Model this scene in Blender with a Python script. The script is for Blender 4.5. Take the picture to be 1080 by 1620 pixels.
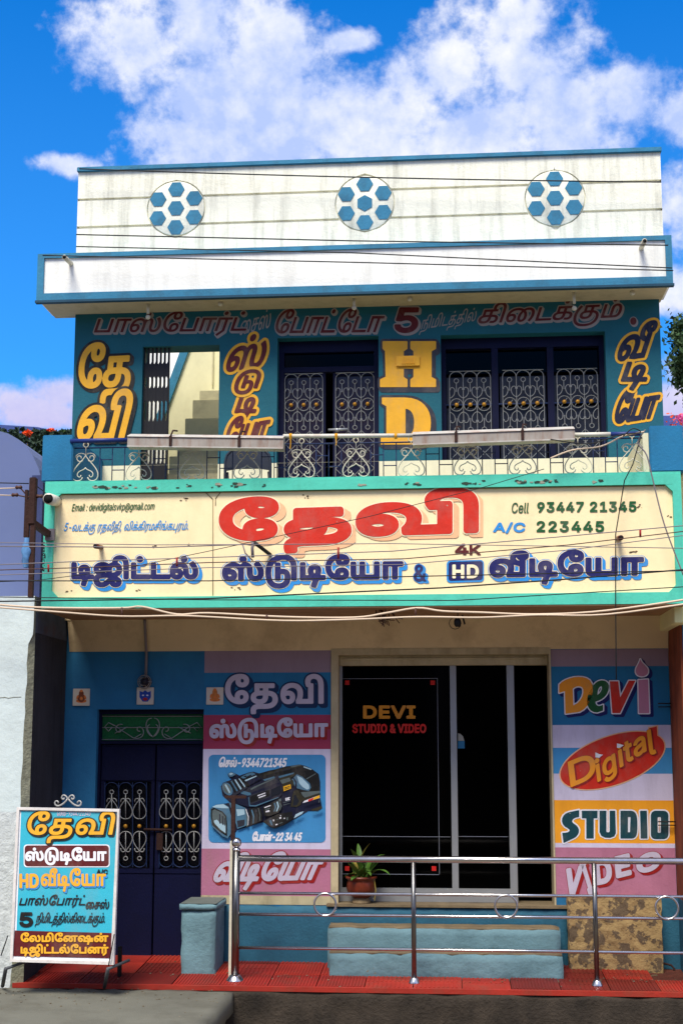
import bpy, bmesh, math, random
import numpy as np
from mathutils import Vector, Matrix
from mathutils.geometry import tessellate_polygon

random.seed(7)
for _o in list(bpy.data.objects):
    bpy.data.objects.remove(_o)
SC = bpy.context.scene
COL = SC.collection

# ------------------------------------------------------------------ camera
CAM_H = 1.92
CAM_D = 12.0
YAW = math.radians(4.6)
PITCH = math.radians(8.5)
FPX = 2100.0
CX0, CY0 = 540.0, 866.0
CAM_X = CAM_D * math.tan(YAW - math.atan(45 / FPX))
cam_data = bpy.data.cameras.new('camera')
cam = bpy.data.objects.new('camera', cam_data)
COL.objects.link(cam)
cam.location = (CAM_X, -CAM_D, CAM_H)
cam.rotation_euler = (math.pi / 2 + PITCH, 0, YAW)
cam_data.sensor_fit = 'AUTO'
cam_data.sensor_width = 36
cam_data.lens = FPX / 1620 * 36
cam_data.shift_y = (CY0 - 810) / 1620
cam_data.clip_start = 0.1
cam_data.clip_end = 5000
SC.camera = cam

# ------------------------------------------------------------------ sky, sun
SUN_EL = math.radians(57.5)
SUN_AZ = math.radians(-14)     # seen from the facade, the sun stands behind the camera, a little to the left
world = bpy.data.worlds.new('World')
SC.world = world
world.use_nodes = True
CAMROT = cam.rotation_euler.to_matrix()


def ray(px, py):
    return CAMROT @ Vector(((px - CX0) / FPX, (CY0 - py) / FPX, -1.0))


def build_sky():
    nt = world.node_tree
    N, L = nt.nodes, nt.links
    N.clear()
    out = N.new('ShaderNodeOutputWorld')
    bg = N.new('ShaderNodeBackground')
    bg.inputs['Strength'].default_value = 0.085
    sky = N.new('ShaderNodeTexSky')
    sky.sky_type = 'NISHITA'
    sky.sun_disc = False
    sky.sun_elevation = SUN_EL
    sky.sun_rotation = math.pi + SUN_AZ
    sky.air_density = 1.0
    sky.dust_density = 0.15
    sky.ozone_density = 3.0
    hs = N.new('ShaderNodeHueSaturation')
    hs.inputs['Saturation'].default_value = 1.55
    hs.inputs['Value'].default_value = 1.8
    L.new(sky.outputs[0], hs.inputs['Color'])
    tint = N.new('ShaderNodeMix')
    tint.data_type = 'RGBA'
    tint.blend_type = 'MULTIPLY'
    tint.inputs[0].default_value = 1
    L.new(hs.outputs[0], tint.inputs[6])
    # the clear sky pales towards the horizon
    tg = N.new('ShaderNodeTexCoord')
    sg = N.new('ShaderNodeSeparateXYZ')
    L.new(tg.outputs['Generated'], sg.inputs[0])
    pale = N.new('ShaderNodeMapRange')
    L.new(sg.outputs['Z'], pale.inputs[0])
    pale.inputs[1].default_value = 0.0
    pale.inputs[2].default_value = 0.55
    pale.inputs[3].default_value = 0.42
    pale.inputs[4].default_value = 0.0
    pm_ = N.new('ShaderNodeMix')
    pm_.data_type = 'RGBA'
    L.new(pale.outputs[0], pm_.inputs[0])
    pm_.inputs[7].default_value = (2.6, 6.0, 11.0, 1)
    tint.inputs[7].default_value = (0.16, 1.15, 1.42, 1)
    tc = N.new('ShaderNodeTexCoord')

    def noise(scale, detail, rough, off=0.0):
        n = N.new('ShaderNodeTexNoise')
        n.inputs['Scale'].default_value = scale
        n.inputs['Detail'].default_value = detail
        n.inputs['Roughness'].default_value = rough
        m = N.new('ShaderNodeMapping')
        m.inputs['Location'].default_value = (off, off * 2, off * 3)
        L.new(tc.outputs['Generated'], m.inputs[0])
        L.new(m.outputs[0], n.inputs['Vector'])
        return n.outputs[0]

    def math_(op, a, b=None, c=None, clamp=False):
        m = N.new('ShaderNodeMath')
        m.operation = op
        m.use_clamp = clamp
        for i, v in enumerate((a, b, c)):
            if v is None:
                continue
            if isinstance(v, (int, float)):
                m.inputs[i].default_value = v
            else:
                L.new(v, m.inputs[i])
        return m.outputs[0]

    # banks of cumulus standing beyond the roof: direction, angular half width and height
    blobs = [(215, 60, 105, 80), (330, 35, 120, 85), (415, 75, 95, 85), (330, 160, 110, 85), (290, 225, 90, 60),
             (470, 190, 120, 75), (600, 190, 150, 80), (640, 125, 60, 60), (700, 120, 85, 65), (810, 30, 85, 70),
             (810, 110, 115, 80), (870, 165, 95, 65), (760, 210, 170, 75), (990, 160, 70, 60), (1080, 185, 60, 40), (560, 66, 50, 18), (420, 240, 150, 45), (640, 235, 170, 40), (900, 225, 110, 35),
             (104, 262, 44, 15), (1085, 330, 60, 60), (1090, 460, 70, 45), (1100, 640, 90, 80),
             (60, 650, 90, 32), (100, 625, 60, 26), (-220, 120, 110, 60), (1330, 60, 130, 70)]
    best = None
    for px, py, rx, ry in blobs:
        d = ray(px, py).normalized()
        v = N.new('ShaderNodeVectorMath')
        v.operation = 'SUBTRACT'
        L.new(tc.outputs['Generated'], v.inputs[0])
        v.inputs[1].default_value = d
        s = N.new('ShaderNodeVectorMath')
        s.operation = 'MULTIPLY'
        L.new(v.outputs[0], s.inputs[0])
        s.inputs[1].default_value = (FPX / rx, FPX / rx, FPX / ry)
        ln = N.new('ShaderNodeVectorMath')
        ln.operation = 'LENGTH'
        L.new(s.outputs[0], ln.inputs[0])
        val = math_('SUBTRACT', 1.0, ln.outputs['Value'])
        best = val if best is None else math_('SMOOTH_MAX', best, val, 0.35)
    wide = math_('MULTIPLY_ADD', noise(3.2, 3, 0.5, 4.0), 5.0, -1.9)      # scattered banks in the rest of the sky
    bil = noise(16, 9, 0.62, 1.3)
    bil2 = noise(52, 6, 0.6, 7.7)
    # away from the banks named above the scattered ones take over
    sepz = N.new('ShaderNodeSeparateXYZ')
    L.new(tc.outputs['Generated'], sepz.inputs[0])
    away = math_('MULTIPLY_ADD', sepz.outputs['Y'], -4.0, 2.6, clamp=True)
    wide = math_('MULTIPLY_ADD', math_('SUBTRACT', 1.0, away), -3.0, wide)
    base = math_('MAXIMUM', best, wide)
    base = math_('MAXIMUM', base, -1.2)
    dens = math_('ADD', base, math_('MULTIPLY_ADD', bil, 2.3, -1.15))
    dens = math_('ADD', dens, math_('MULTIPLY_ADD', bil2, 1.3, -0.65))
    mask = N.new('ShaderNodeMapRange')
    mask.interpolation_type = 'SMOOTHSTEP'
    L.new(dens, mask.inputs[0])
    mask.inputs[1].default_value = -0.16
    mask.inputs[2].default_value = 0.62
    mask.inputs[4].default_value = 0.96
    shade = N.new('ShaderNodeMapRange')
    L.new(math_('ADD', noise(9, 6, 0.6, 2.2), math_('MULTIPLY', bil2, 0.5)), shade.inputs[0])
    shade.inputs[1].default_value = 0.58
    shade.inputs[2].default_value = 0.92
    # clouds near the horizon are tinted lilac by the haze
    lil = N.new('ShaderNodeMapRange')
    L.new(sepz.outputs['Z'], lil.inputs[0])
    lil.inputs[1].default_value = 0.22
    lil.inputs[2].default_value = 0.32
    lil.inputs[3].default_value = 0.85
    lil.inputs[4].default_value = 0.0
    cc = N.new('ShaderNodeMix')
    cc.data_type = 'RGBA'
    L.new(shade.outputs[0], cc.inputs[0])
    cc.inputs[6].default_value = (5.6, 7.0, 11.2, 1)
    cc.inputs[7].default_value = (11.6, 11.6, 12.2, 1)
    cl2 = N.new('ShaderNodeMix')
    cl2.data_type = 'RGBA'
    L.new(lil.outputs[0], cl2.inputs[0])
    L.new(cc.outputs[2], cl2.inputs[6])
    cl2.inputs[7].default_value = (6.4, 5.6, 9.4, 1)
    mx = N.new('ShaderNodeMix')
    mx.data_type = 'RGBA'
    L.new(mask.outputs[0], mx.inputs[0])
    L.new(tint.outputs[2], pm_.inputs[6])
    L.new(pm_.outputs[2], mx.inputs[6])
    L.new(cl2.outputs[2], mx.inputs[7])
    L.new(mx.outputs[2], bg.inputs['Color'])
    L.new(bg.outputs[0], out.inputs[0])


build_sky()
sun_data = bpy.data.lights.new('sun', 'SUN')
sun_data.energy = 5.0
sun_data.angle = math.radians(24)
sun_data.color = (1.0, 0.94, 0.82)
sun = bpy.data.objects.new('sun', sun_data)
COL.objects.link(sun)
_sd = Vector((math.sin(SUN_AZ) * math.cos(SUN_EL), -math.cos(SUN_AZ) * math.cos(SUN_EL), math.sin(SUN_EL)))
sun.rotation_euler = _sd.to_track_quat('Z', 'Y').to_euler()
sun.location = _sd * 30
SC.view_settings.view_transform = 'Standard'
SC.view_settings.look = 'None'
SC.view_settings.exposure = 0.1
SC.view_settings.gamma = 1
SC.view_settings.use_curve_mapping = False
SC.cycles.max_bounces = 8
SC.cycles.use_denoising = True


# ------------------------------------------------------------------ surveying: a point of the photograph carried onto a plane of the place
def P(px, py, Y=0.0, k=0.0):
    """point on the plane y = Y + k*z seen at photo pixel px, py"""
    d = ray(px, py)
    o = cam.location
    t = (Y + k * o.z - o.y) / (d.y - k * d.z)
    return Vector(o) + d * t


def X(px, py, Y=0.0):
    return P(px, py, Y).x


def Z(px, py, Y=0.0):
    return P(px, py, Y).z


def G(px, py, z=0.0):
    d = ray(px, py)
    t = (z - cam.location.z) / d.z
    return Vector(cam.location) + d * t


def depx(Y=0.0):
    """metres per photo pixel at depth Y"""
    return (CAM_D + Y) / FPX
GLYPHS = {
'ப': '778|88,0 88,554 174,554 174,72 604,72 604,554 690,554 690,0',
'ா': '640|88,0 88,554 623,554 623,482 453,482 453,0 367,0 367,482 174,482 174,0',
'L98': '1285|249,-12 *196,-12 *108,40 *57,153 57,242 *57,323 *105,445 *189,526 *298,566 359,566 *411,566 *494,537 *561,477 587,430 558,433 *567,468 *609,529 *674,566 719,566 *756,566 *815,544 837,521 *863,494 *889,411 889,343 889,255 *889,200 *905,121 930,95 *945,79 *987,62 1015,62 *1049,62 *1103,94 *1135,170 1135,237 *1135,303 *1102,415 *1046,508 1009,547 1087,600 *1149,521 *1222,347 1222,244 *1222,159 *1173,45 *1079,-12 1009,-12 *966,-12 *895,13 869,38 *848,58 *818,119 *802,200 802,250 802,288 *802,353 *793,427 783,449 *773,473 *737,494 714,494 *693,494 *662,476 652,463 *637,444 *623,391 623,351 623,0 537,0 537,293 *537,356 *503,431 477,453 *449,476 *392,492 355,492 *286,492 *188,425 *136,308 136,232 *136,168 *167,90 *220,56 253,56 *279,56 *318,79 *340,123 340,155 *340,205 *288,258 247,258 *207,258 *137,216 108,184 93,248 *123,283 *212,328 261,328 *333,328 *422,240 422,165 *422,110 *380,30 *303,-12|642,678 *613,678 *575,715 575,745 *575,774 *613,812 642,812 *671,812 *709,774 709,745 *709,715 *671,678',
'ே': '720|451,-12 *370,-12 *227,43 *118,151 *56,311 56,415 *56,519 *121,679 *236,788 *388,843 475,843 *535,843 *634,807 *693,730 693,667 *693,615 *649,542 *573,504 524,504 *473,504 *401,543 *363,612 363,656 *363,700 *401,770 427,792 484,774 *462,749 *443,695 443,665 *443,620 *489,574 526,574 *567,574 *612,627 612,667 *612,703 *577,749 *518,772 481,772 *470,772 *440,772 424,770 *367,761 *266,710 *187,622 *142,499 142,418 *142,339 *182,216 *253,127 *346,74 400,63 *417,59 *451,58 464,58 *504,58 *564,83 *598,134 598,173 *598,217 *555,276 510,276 *471,276 *420,223 420,171 *420,135 *444,69 468,43 406,27 *379,53 *340,130 340,185 *340,231 *380,304 *456,346 510,346 *559,346 *635,306 *679,229 679,173 *679,108 *619,26 *516,-12',
'L90': '640|231,-212 174,-159 367,24 367,482 174,482 174,0 88,0 88,554 623,554 623,482 453,482 453,0|320,678 *291,678 *253,715 253,745 *253,774 *291,812 320,812 *349,812 *387,774 387,745 *387,715 *349,678',
'L82': '693|88,0 88,554 174,554 174,72 676,72 676,0|347,678 *318,678 *280,715 280,745 *280,774 *318,812 347,812 *376,812 *414,774 414,745 *414,715 *376,678',
'ச': '723|261,-12 *201,-12 *105,26 *49,100 49,152 *49,206 *106,285 *230,328 332,328 683,328 683,258 325,258 *274,258 *203,246 178,232 *156,219 *135,182 135,153 *135,107 *211,60 269,60 *313,60 *376,87 *411,154 411,213 411,482 239,482 239,302 160,286 160,554 683,554 683,482 496,482 496,226 *496,159 *473,83 452,57 *421,19 *324,-12',
'ை': '1160|249,-12 *196,-12 *108,41 *57,153 57,243 *57,342 *144,487 *302,566 408,566 *456,566 *542,551 *622,521 659,497 695,466 *758,415 *825,271 825,189 *825,122 *786,33 *713,-12 663,-12 *605,-12 *532,40 *497,129 497,186 *497,245 *522,342 *567,423 597,457 640,498 *680,531 *774,566 828,566 *922,566 *1040,487 *1096,357 1096,280 *1096,211 *1069,104 *1028,21 1005,-12 933,32 *965,77 *1008,192 1008,276 *1008,342 *964,439 *881,492 821,492 *775,492 *708,468 673,439 *641,406 *600,328 *581,239 581,189 *581,120 *623,56 660,56 *691,56 *726,94 *740,152 740,182 *740,262 *679,388 621,433 *574,466 *462,492 398,492 *324,492 *214,438 *149,344 139,283 *138,268 *136,241 136,233 *136,168 *167,90 *221,56 254,56 *281,56 *319,79 *340,123 340,155 *340,205 *288,258 247,258 *207,258 *137,216 108,184 93,248 *123,283 *212,328 261,328 *333,328 *422,240 422,165 *422,110 *380,30 *303,-12',
'ட': '693|88,0 88,554 174,554 174,72 676,72 676,0',
'ந': '789|557,362 *608,362 *691,310 *741,208 741,134 *741,44 *689,-60 642,-94 *610,-117 *527,-145 *419,-156 347,-156 272,-156 *230,-156 *184,-168 167,-179 *151,-190 *133,-230 133,-263 *133,-278 *135,-305 136,-317 54,-321 *51,-303 *47,-260 47,-243 *47,-199 *79,-138 104,-119 *122,-106 *161,-91 *212,-84 245,-84 338,-84 *420,-84 *523,-70 *587,-39 610,-14 *630,8 *655,79 655,131 *655,183 *628,253 *575,289 536,289 *508,289 *451,264 430,247 427,322 *453,338 *517,362|88,0 88,554 609,554 609,482 434,482 434,0 348,0 348,482 174,482 174,0',
'ி': '262|-79,843 *-25,843 *64,808 98,773 *121,750 *155,681 *174,572 174,489 174,0 88,0 88,471 *88,543 *75,637 *51,698 34,718 *13,744 *-46,768 -81,768 *-124,768 *-184,735 *-215,676 -215,637 *-215,609 *-199,544 -182,515 -273,515 *-286,545 *-301,605 -301,636 *-301,690 *-265,768 *-203,818 *-123,843',
'ம': '858|580,566 *655,566 *751,489 *797,352 797,262 *797,192 *767,92 734,60 *711,37 *651,11 *570,0 512,0 88,0 88,554 174,554 174,72 400,72 400,355 *400,417 *423,490 445,515 *468,540 *532,566|578,494 *561,494 *529,483 518,471 *502,453 *486,400 486,338 486,72 533,72 *601,72 *677,110 *709,196 709,267 *709,331 *682,433 *625,494',
'L84': '825|261,-12 *201,-12 *105,26 *49,100 49,152 *49,206 *106,285 *230,328 332,328 477,328 *564,328 *700,285 *777,185 777,98 *777,31 *727,-60 681,-94 *648,-117 *565,-145 *457,-156 385,-156 272,-156 *230,-156 *184,-168 167,-179 *151,-190 *133,-230 133,-263 *133,-278 *135,-305 136,-317 54,-321 *51,-303 *47,-260 47,-243 *47,-199 *79,-138 104,-119 *122,-106 *161,-91 *212,-84 245,-84 354,-84 *443,-84 *557,-69 *627,-38 650,-13 *670,9 *691,68 691,105 *691,154 *652,214 *587,246 *508,258 467,258 325,258 *274,258 *203,246 178,232 *156,219 *135,182 135,153 *135,107 *211,60 269,60 *313,60 *376,87 *411,154 411,213 411,482 239,482 239,302 160,286 160,554 683,554 683,482 496,482 496,226 *496,159 *473,83 452,57 *421,19 *324,-12|435,678 *406,678 *368,715 368,745 *368,774 *406,812 435,812 *464,812 *502,774 502,745 *502,715 *464,678',
'த': '825|261,-12 *201,-12 *105,26 *49,100 49,152 *49,206 *106,285 *230,328 332,328 477,328 *564,328 *700,285 *777,185 777,98 *777,31 *727,-60 681,-94 *648,-117 *565,-145 *457,-156 385,-156 272,-156 *230,-156 *184,-168 167,-179 *151,-190 *133,-230 133,-263 *133,-278 *135,-305 136,-317 54,-321 *51,-303 *47,-260 47,-243 *47,-199 *79,-138 104,-119 *122,-106 *161,-91 *212,-84 245,-84 354,-84 *443,-84 *557,-69 *627,-38 650,-13 *670,9 *691,68 691,105 *691,154 *652,214 *587,246 *508,258 467,258 325,258 *274,258 *203,246 178,232 *156,219 *135,182 135,153 *135,107 *211,60 269,60 *313,60 *376,87 *411,154 411,213 411,482 239,482 239,302 160,286 160,554 683,554 683,482 496,482 496,226 *496,159 *473,83 452,57 *421,19 *324,-12',
'L92': '1013|249,-12 *196,-12 *108,40 *57,153 57,242 *57,323 *105,445 *189,526 *298,566 359,566 *407,566 *507,540 545,502 *573,475 *604,405 *617,313 617,252 *617,217 *624,159 *642,113 658,95 *673,79 *715,62 744,62 *777,62 *831,94 *863,170 863,237 *863,303 *831,415 *774,508 738,547 816,600 *878,521 *950,347 950,244 *950,159 *901,45 *807,-12 737,-12 *694,-12 *623,13 597,38 *565,68 *531,174 530,250 *530,286 *522,362 *498,431 472,455 *452,473 *396,492 355,492 *286,492 *188,425 *136,308 136,232 *136,168 *167,90 *220,56 253,56 *280,56 *319,79 *340,123 340,155 *340,205 *288,258 247,258 *207,258 *137,216 108,184 93,248 *123,283 *212,328 261,328 *333,328 *422,240 422,165 *422,110 *380,30 *303,-12|507,678 *478,678 *440,715 440,745 *440,774 *478,812 507,812 *536,812 *574,774 574,745 *574,715 *536,678',
'க': '825|261,-12 *201,-12 *105,26 *49,100 49,152 *49,206 *106,285 *230,328 332,328 512,328 *564,328 *640,318 *697,297 720,279 *746,259 *776,194 776,152 *776,76 *685,-8 602,-8 *579,-8 *525,-2 502,5 521,72 *536,68 *575,62 594,62 *641,62 *690,108 690,156 *690,190 *660,231 *611,251 *550,258 519,258 325,258 *274,258 *203,246 178,232 *156,219 *135,182 135,153 *135,107 *211,60 269,60 *313,60 *376,87 *411,153 411,213 411,482 239,482 239,302 160,286 160,554 683,554 683,482 496,482 496,226 *496,159 *473,83 452,57 *421,19 *324,-12',
'L77': '825|261,-12 *201,-12 *105,26 *49,100 49,152 *49,206 *106,285 *230,328 332,328 512,328 *564,328 *640,318 *697,297 720,279 *746,259 *776,194 776,152 *776,76 *685,-8 602,-8 *579,-8 *525,-2 502,5 521,72 *536,68 *575,62 594,62 *641,62 *690,108 690,156 *690,190 *660,231 *611,251 *550,258 519,258 325,258 *274,258 *203,246 178,232 *156,219 *135,182 135,153 *135,107 *211,60 269,60 *313,60 *376,87 *411,153 411,213 411,482 239,482 239,302 160,286 160,554 683,554 683,482 496,482 496,226 *496,159 *473,83 452,57 *421,19 *324,-12|432,678 *403,678 *365,715 365,745 *365,774 *403,812 432,812 *461,812 *499,774 499,745 *499,715 *461,678',
'L102': '1062|499,-12 *438,-12 *342,26 *286,100 286,152 *286,206 *343,285 *468,328 569,328 694,328 *781,328 *903,280 *979,198 *1014,95 1014,40 *1014,-40 *965,-160 *879,-245 *765,-297 *634,-321 566,-321 537,-321 *431,-321 *273,-268 *164,-177 *98,-61 *68,67 68,130 68,151 *68,233 *108,377 *172,502 207,554 280,510 *240,454 *184,335 *154,212 154,150 154,131 *154,56 *199,-79 *293,-184 *443,-244 548,-244 560,-244 *645,-244 *780,-208 *875,-137 *926,-30 926,41 *926,116 *864,212 *755,258 686,258 562,258 *511,258 *440,246 415,232 *393,219 *372,182 372,153 *372,107 *448,60 506,60 *550,60 *613,87 *648,154 648,213 648,482 476,482 476,302 397,286 397,554 920,554 920,482 733,482 733,226 *733,159 *710,83 689,57 *658,19 *561,-12',
'L88': '858|580,566 *655,566 *751,489 *797,352 797,262 *797,192 *767,92 734,60 *711,37 *651,11 *570,0 512,0 88,0 88,554 174,554 174,72 400,72 400,355 *400,417 *423,490 445,515 *468,540 *532,566|578,494 *561,494 *529,483 518,471 *502,453 *486,400 486,338 486,72 533,72 *601,72 *677,110 *709,196 709,267 *709,331 *682,433 *625,494|430,678 *401,678 *363,715 363,745 *363,774 *401,812 430,812 *459,812 *497,774 497,745 *497,715 *459,678',
'வ': '1044|249,-12 *196,-12 *108,41 *57,153 57,243 *57,350 *142,494 *282,566 364,566 *440,566 *549,521 *618,442 *651,339 651,280 *651,216 *623,116 603,72 870,72 870,554 956,554 956,0 515,0 511,63 *534,98 *563,201 563,269 *563,340 *513,440 *422,492 360,492 *290,492 *190,425 *136,310 136,237 *136,170 *167,91 *220,56 253,56 *279,56 *318,79 *340,123 340,155 *340,205 *288,258 247,258 *207,258 *137,216 108,184 93,248 *123,283 *212,328 261,328 *333,328 *422,240 422,165 *422,110 *380,30 *303,-12',
'L116': '1015|424,-297 *342,-297 *211,-229 *119,-98 *71,92 71,214 71,242 *71,363 *119,556 *208,700 *329,795 *475,843 557,843 *639,843 *760,801 804,763 *839,734 *887,659 *915,565 *928,449 928,377 928,0 842,0 842,334 *842,418 *826,565 *778,681 730,717 *699,741 *612,768 554,768 *494,768 *378,730 *278,651 *201,524 *157,346 157,229 *157,112 *193,-59 *262,-169 *360,-222 421,-222 *480,-222 *566,-186 *621,-116 *648,-14 648,53 *648,126 *622,211 *573,247 538,247 *508,247 *456,222 436,207 437,281 *455,295 *514,319 553,319 *607,319 *690,265 *736,152 736,62 *736,-39 *689,-177 *604,-260 *491,-297|355,0 355,554 442,554 442,0',
'L114': '797|88,0 88,554 174,554 174,72 780,72 780,0|489,471 *530,471 *589,445 *626,400 *643,342 643,310 *643,265 *625,171 612,124 498,-284 419,-262 497,10 500,26 519,94 *536,150 *556,252 556,307 *556,351 *521,399 488,399 *451,399 *406,341 406,286 *406,238 *441,154 *497,85 528,56 456,19 *421,58 *360,141 *323,237 323,295 *323,345 *361,424 *436,471',
'ய': '963|354,0 354,554 440,554 440,72 789,72 789,554 875,554 875,0|240,-11 *203,-11 *148,14 129,36 *118,51 *99,89 *88,151 88,202 88,554 174,554 174,223 *174,177 *182,102 202,82 *212,72 *239,61 258,61 *287,61 *338,91 360,125 358,39 *339,20 *281,-11',
'L155': '1044|249,-12 *196,-12 *108,41 *57,153 57,243 *57,350 *142,494 *282,566 364,566 *440,566 *549,521 *618,442 *651,339 651,280 *651,216 *623,116 603,72 870,72 870,554 956,554 956,0 515,0 511,63 *534,98 *563,201 563,269 *563,340 *513,440 *422,492 360,492 *290,492 *190,425 *136,310 136,237 *136,170 *167,91 *220,56 253,56 *279,56 *318,79 *340,123 340,155 *340,205 *288,258 247,258 *207,258 *137,216 108,184 93,248 *123,283 *212,328 261,328 *333,328 *422,240 422,165 *422,110 *380,30 *303,-12|872,843 *957,843 *1046,774 1046,718 *1046,655 *969,594 915,594 *857,594 *787,653 787,705 *787,728 *806,790 833,818 884,796 *868,777 *853,738 853,719 *853,697 *869,669 *897,656 915,656 *944,656 *976,688 976,713 *976,748 *920,780 876,780 *869,780 *848,779 840,778 *764,770 *693,685 693,626 *693,582 *725,521 *777,484 *839,464 870,461 870,390 *818,395 *725,428 *656,486 *616,568 616,623 *616,667 *646,746 *709,808 *806,843',
'ஜ': '1022|331,566 *404,566 *495,528 *546,470 559,439 541,430 *556,473 *607,534 *681,566 729,566 *804,566 *906,507 *959,403 959,335 *959,268 *919,174 883,143 *845,110 *738,76 *611,63 542,63 448,63 *382,63 *281,55 *210,31 187,8 *168,-11 *151,-61 151,-93 *151,-151 *195,-219 *260,-248 292,-248 *336,-248 *400,-223 *452,-177 478,-148 *520,-101 *596,-39 *687,-7 751,-7 *787,-7 *856,-26 *912,-67 *946,-130 946,-174 *946,-218 *905,-285 *833,-321 787,-321 *744,-321 *683,-297 *644,-256 *625,-206 625,-181 *625,-134 *671,-70 705,-41 772,-55 *738,-80 *707,-136 707,-168 *707,-202 *744,-252 789,-252 *807,-252 *842,-237 *865,-203 865,-173 *865,-143 *841,-106 *801,-85 *755,-77 733,-77 *718,-77 *689,-80 675,-83 *652,-90 *609,-119 *569,-160 549,-184 *516,-225 *443,-287 *355,-321 297,-321 *215,-321 *111,-258 *63,-154 63,-95 *63,-40 *100,39 131,65 *166,94 *260,124 *372,135 432,135 521,135 *597,135 *713,145 *797,172 823,196 *848,219 *871,287 871,334 *871,387 *833,457 *767,493 726,493 *697,493 *652,476 635,457 *616,434 *600,373 600,319 600,205 513,205 513,293 *513,341 *494,417 *453,469 *385,496 337,496 *306,496 *272,491 252,484 217,470 *190,456 *157,417 *142,372 142,348 *142,305 *185,252 234,252 *273,252 *322,296 322,335 *322,370 *285,421 *220,448 178,448 242,494 *288,490 *361,451 *404,386 404,342 *404,270 *311,184 235,184 *179,184 *102,227 *63,300 63,345 *63,415 *137,514 *260,566',
'ர': '640|231,-212 174,-159 367,24 367,482 174,482 174,0 88,0 88,554 623,554 623,482 453,482 453,0',
'L78': '1044|88,0 88,554 604,554 604,482 430,482 430,324 *450,336 *514,362 558,362 *608,362 *680,324 *718,252 718,201 *718,165 *698,99 682,72 804,72 804,0 344,0 344,72 595,72 *612,97 *632,158 632,192 *632,245 *582,289 543,289 *511,289 *452,263 430,246 430,144 344,144 344,482 174,482 174,0|733,0 733,72 870,72 870,554 956,554 956,0|522,678 *493,678 *455,715 455,745 *455,774 *493,812 522,812 *551,812 *589,774 589,745 *589,715 *551,678',
'L131': '778|604,-283 604,0 88,0 88,554 174,554 174,72 604,72 604,554 690,554 690,-283',
'ெ': '901|400,-12 *325,-12 *200,46 *107,152 *57,302 57,393 *57,505 *130,673 *251,786 *399,843 475,843 *555,843 *667,803 707,768 *745,735 *791,644 *813,512 813,415 813,0 727,0 727,365 *727,457 *713,587 *679,678 648,709 *620,738 *534,768 475,768 *424,768 *308,728 *207,638 *143,492 143,385 *143,323 *168,222 *214,144 *276,90 313,75 329,71 *349,64 *390,58 411,58 *462,58 *523,115 523,173 *523,218 *474,277 430,277 *387,277 *335,221 335,171 *335,135 *359,69 384,43 326,27 *299,53 *257,132 257,192 *257,234 *295,305 *373,349 432,349 *481,349 *557,308 *602,229 602,173 *602,108 *547,26 *456,-12',
'L86': '1234|249,-12 *196,-12 *108,41 *57,153 57,243 *57,342 *144,487 *302,566 408,566 *456,566 *543,551 *623,520 662,495 708,453 *761,406 *825,271 825,189 *825,122 *786,33 *713,-12 663,-12 *605,-12 *532,40 *497,129 497,186 *497,239 *520,333 *566,417 600,454 650,495 *680,513 *748,539 *845,554 918,554 1217,554 1217,482 1047,482 1047,0 961,0 961,482 895,482 *862,482 *804,477 *752,466 *704,446 681,430 *648,409 *604,332 *581,237 581,189 *581,120 *623,56 660,56 *691,56 *726,94 *740,152 740,182 *740,261 *679,388 621,433 *574,466 *462,492 398,492 *324,492 *214,438 *149,344 139,283 *138,268 *136,241 136,233 *136,168 *167,90 *220,56 253,56 *280,56 *319,79 *340,123 340,155 *340,205 *288,258 247,258 *207,258 *137,216 108,184 93,248 *123,283 *212,328 261,328 *333,328 *422,240 422,165 *422,110 *380,30 *303,-12|618,678 *589,678 *551,715 551,745 *551,774 *589,812 618,812 *647,812 *685,774 685,745 *685,715 *647,678',
'ல': '1013|249,-12 *196,-12 *108,40 *57,153 57,242 *57,323 *105,445 *189,526 *298,566 359,566 *407,566 *507,540 545,502 *573,475 *604,405 *617,313 617,252 *617,217 *624,159 *642,113 658,95 *673,79 *715,62 744,62 *777,62 *831,94 *863,170 863,237 *863,303 *831,415 *774,508 738,547 816,600 *878,521 *950,347 950,244 *950,159 *901,45 *807,-12 737,-12 *694,-12 *623,13 597,38 *565,68 *531,174 530,250 *530,286 *522,362 *498,431 472,455 *452,473 *396,492 355,492 *286,492 *188,425 *136,308 136,232 *136,168 *167,90 *220,56 253,56 *280,56 *319,79 *340,123 340,155 *340,205 *288,258 247,258 *207,258 *137,216 108,184 93,248 *123,283 *212,328 261,328 *333,328 *422,240 422,165 *422,110 *380,30 *303,-12',
'ன': '1234|249,-12 *196,-12 *108,41 *57,153 57,243 *57,342 *144,487 *302,566 408,566 *456,566 *543,551 *623,520 662,495 708,453 *761,406 *825,271 825,189 *825,122 *786,33 *713,-12 663,-12 *605,-12 *532,40 *497,129 497,186 *497,239 *520,333 *566,417 600,454 650,495 *680,513 *748,539 *845,554 918,554 1217,554 1217,482 1047,482 1047,0 961,0 961,482 895,482 *862,482 *804,477 *752,466 *704,446 681,430 *648,409 *604,332 *581,237 581,189 *581,120 *623,56 660,56 *691,56 *726,94 *740,152 740,182 *740,261 *679,388 621,433 *574,466 *462,492 398,492 *324,492 *214,438 *149,344 139,283 *138,268 *136,241 136,233 *136,168 *167,90 *220,56 253,56 *280,56 *319,79 *340,123 340,155 *340,205 *288,258 247,258 *207,258 *137,216 108,184 93,248 *123,283 *212,328 261,328 *333,328 *422,240 422,165 *422,110 *380,30 *303,-12',
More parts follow.
